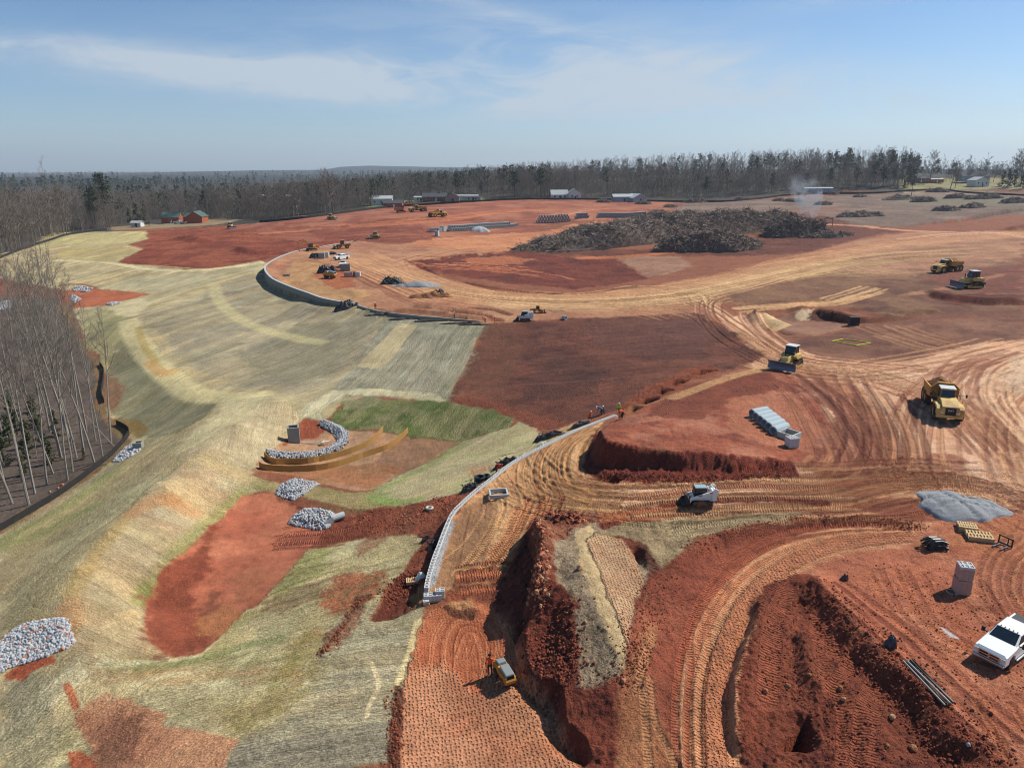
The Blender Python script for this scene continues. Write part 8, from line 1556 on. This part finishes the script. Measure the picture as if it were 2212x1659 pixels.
# ------------------------------------------------------------------ buildings
def house(lab, px, L, W_, Hw, Hr, wall, roof, rz=0.0, win=2, gable='x', z=None, cat='house', door=True, chim=False, name='house', dz=0.0):
    p = G(*px); o = empty(name, (p[0], p[1] + W_ / 2, hz(p[0], p[1] + W_ / 2) - .2 + dz), rz, lab, cat)
    b = MB(); b.box((0, 0, Hw / 2), (L, W_, Hw))
    if gable == 'x': b.prism([(-W_ / 2, Hw - .01), (W_ / 2, Hw - .01), (0, Hw + Hr)], -L / 2, L / 2, 0, ax='x')
    else: b.prism([(-L / 2, Hw - .01), (L / 2, Hw - .01), (0, Hw + Hr)], -W_ / 2, W_ / 2, 0)
    b.build('wall', wall, o); r = MB(); e = .4; t = .16
    if gable == 'x':
        for s in (-1, 1): r.prism([(s * (W_ / 2 + e), Hw - e * Hr / (W_ / 2)), (0, Hw + Hr + .04), (0, Hw + Hr + .04 + t), (s * (W_ / 2 + e), Hw - e * Hr / (W_ / 2) + t)], -L / 2 - e, L / 2 + e, 0, ax='x')
    else:
        for s in (-1, 1): r.prism([(s * (L / 2 + e), Hw - e * Hr / (L / 2)), (0, Hw + Hr + .04), (0, Hw + Hr + .04 + t), (s * (L / 2 + e), Hw - e * Hr / (L / 2) + t)], -W_ / 2 - e, W_ / 2 + e, 0)
    ro = r.build('roof', roof, o)
    if chim: c = MB(); c.box((L * .2, 0, Hw + Hr + .3), (.8, .8, 1.6)); c.build('chimney', BRK, ro)
    for k in range(win):
        x = -L / 2 + L * (k + .7) / (win + .4); f = MB(); f.box((x, -W_ / 2 - .03, Hw * .56), (1.3, .1, 1.4)); fo = f.build('window', SIDE, o); g = MB(); g.box((x, -W_ / 2 - .07, Hw * .56), (1.05, .1, 1.15)); g.build('pane', GLS, fo)
    if door: d = MB(); d.box((L * .05, -W_ / 2 - .04, 1.1), (1.1, .1, 2.1)); d.build('door', BLKM if wall is not BRK else WHT, o)
    return o
bn = house("brick barn with a green roof, left wing", (366, 481), 10, 9, 3.6, 2.6, BRK, GRNR, .1, 1, 'x', cat='barn', name='barn'); house("brick barn's right wing with its gable facing the site", (418, 481), 8.5, 12, 3.8, 2.8, BRK, GRNR, .1, 0, 'y', cat='barn', door=False, name='barn')
house("green-roofed link between the two brick barn wings", (392, 478), 9, 6, 3.2, 2.0, BRK, GRNR, .1, 0, 'x', cat='barn', name='barn')
house("small white shed left of the brick barn", (294, 488.5), 6, 3.4, 2.5, .9, SIDE, TIN, -.15, 1, 'x', cat='shed', name='shed')
o = pickup("white car parked between the barn wings"); p = G(386, 482); place(o, p[0], p[1], 3.0)
house("white long building behind the trees left of the hilltop excavator", (822, 443), 15, 9, 4.4, 1.8, SIDE, TIN, .1, 3, 'x', cat='building', name='building')
house("low dark-roofed brick building just left of the hilltop excavator", (848, 448), 12, 7, 3, 1.5, BRK, SHNG, .05, 2, 'x'); house("white trailer left of the dark-roofed house", (908, 434), 9, 5, 2.8, .5, SIDE, TIN, 0, 2, 'x', cat='trailer', name='trailer')
house("dark-roofed long house with brick front", (938, 435), 17, 9, 3.2, 2.4, BRK, SHNG, .05, 4, 'x', chim=True); house("pink gable-fronted part of the dark-roofed house", (976, 435.5), 10, 9, 3.2, 2.4, PINKS, SHNG, .05, 1, 'y')
house("long pale trailer right of the pink gable", (1008, 431.5), 16, 5, 2.8, .5, SIDE, TIN, .0, 4, 'x', cat='trailer', name='trailer'); house("low grey building behind the pale trailers", (1020, 433), 12, 5, 2.4, .6, BEIGE, SHNG, 0, 2, 'x', cat='building', name='building')
house("white warehouse roof showing among the trees, centre left", (592, 452), 32, 14, 8.0, .8, SIDE, TIN, .05, 3, 'x', cat='warehouse', name='warehouse', dz=2)
house("white house with a gable, left part, behind the hill fence", (1208, 430.5), 12, 8, 3.0, 3.0, SIDE, TIN, .1, 3, 'x'); house("white gable-fronted wing of the house behind the hill fence", (1240, 431.5), 9, 9, 3.8, 3.2, SIDE, TIN, .1, 2, 'y')
house("beige shed with a pale roof, left of the pair by the wood", (1345, 437), 14, 7, 3.4, 1.6, BLUEG, TIN, .12, 0, 'x', cat='shed', name='shed'); house("grey gable shed, right of the pair by the wood", (1375, 438), 12, 10, 2.8, 2.6, BLUEG, TIN, .5, 0, 'y', cat='shed', name='shed')
house("long white building low behind the smoke at the wood's edge", (1768, 420), 22, 6, 3.4, .6, BLUEG, TIN, 0, 4, 'x', cat='building', name='building')
house("brown low house left on the far hill", (1987, 398), 16, 8, 3.0, 1.8, BRK, SHNG, 0, 3, 'x'); house("house with a flat white roof on the far hill", (2022, 399), 12, 8, 2.8, .5, BRK, TIN, 0, 2, 'x')
house("large blue-grey house with a dark roof on the far hill", (2106, 398), 24, 10, 4.4, 3.6, BLUEG, SHNG, 0, 5, 'x', dz=1.0); house("white two-storey wing in front of the large blue-grey house", (2118, 407), 13, 9, 5.4, 2.4, SIDE, TIN, .2, 3, 'y')
# ------------------------------------------------------------------ smoke from the burning heap
p = G(1748, 487); bm = bmesh.new(); bmesh.ops.create_icosphere(bm, subdivisions=3, radius=1); mes = bpy.data.meshes.new('smoke')
for v in bm.verts: t = (v.co.z + 1) / 2; v.co = Vector((v.co.x * (3 + 9 * t) - 10 * t * t, v.co.y * (3 + 6 * t), t * 26))
bm.to_mesh(mes); bm.free(); so_ = bpy.data.objects.new('smoke', mes); COL.objects.link(so_); so_.location = (p[0], p[1], hz(p[0], p[1])); so_['kind'] = 'stuff'
ms_ = bpy.data.materials.new('smoke'); ms_.use_nodes = True; t = ms_.node_tree; t.nodes.clear(); g = N_(t); o_ = g.n('ShaderNodeOutputMaterial'); v_ = g.n('ShaderNodeVolumePrincipled'); v_.inputs['Color'].default_value = (.85, .88, .95, 1)
tcg = g.n('ShaderNodeTexCoord'); sg = g.n('ShaderNodeSeparateXYZ'); t.links.new(tcg.outputs['Generated'], sg.inputs[0]); nn_ = g.noise(tcg.outputs['Object'], .16, 5, .65, 1.0)
den_ = g.m('MULTIPLY', g.rng(nn_, .42, .75), g.m('MULTIPLY', g.rng(sg.outputs[2], 1.0, .1), .5)); t.links.new(den_, v_.inputs['Density']); t.links.new(v_.outputs[0], o_.inputs['Volume']); mes.materials.append(ms_)
# ------------------------------------------------------------------ air
HZ = MB(); HZ.box((0, 4800, 155), (24800, 15600, 330), 0)
hzo = HZ.build('haze', []); 
mh = bpy.data.materials.new('haze'); mh.use_nodes = True; t = mh.node_tree; t.nodes.clear(); o_ = t.nodes.new('ShaderNodeOutputMaterial'); v_ = t.nodes.new('ShaderNodeVolumePrincipled')
v_.inputs['Color'].default_value = (.74, .87, 1, 1); v_.inputs['Density'].default_value = 1.05e-4; v_.inputs['Anisotropy'].default_value = 0.2
t.links.new(v_.outputs[0], o_.inputs['Volume']); hzo.data.materials.clear(); hzo.data.materials.append(mh); hzo['kind'] = 'stuff'
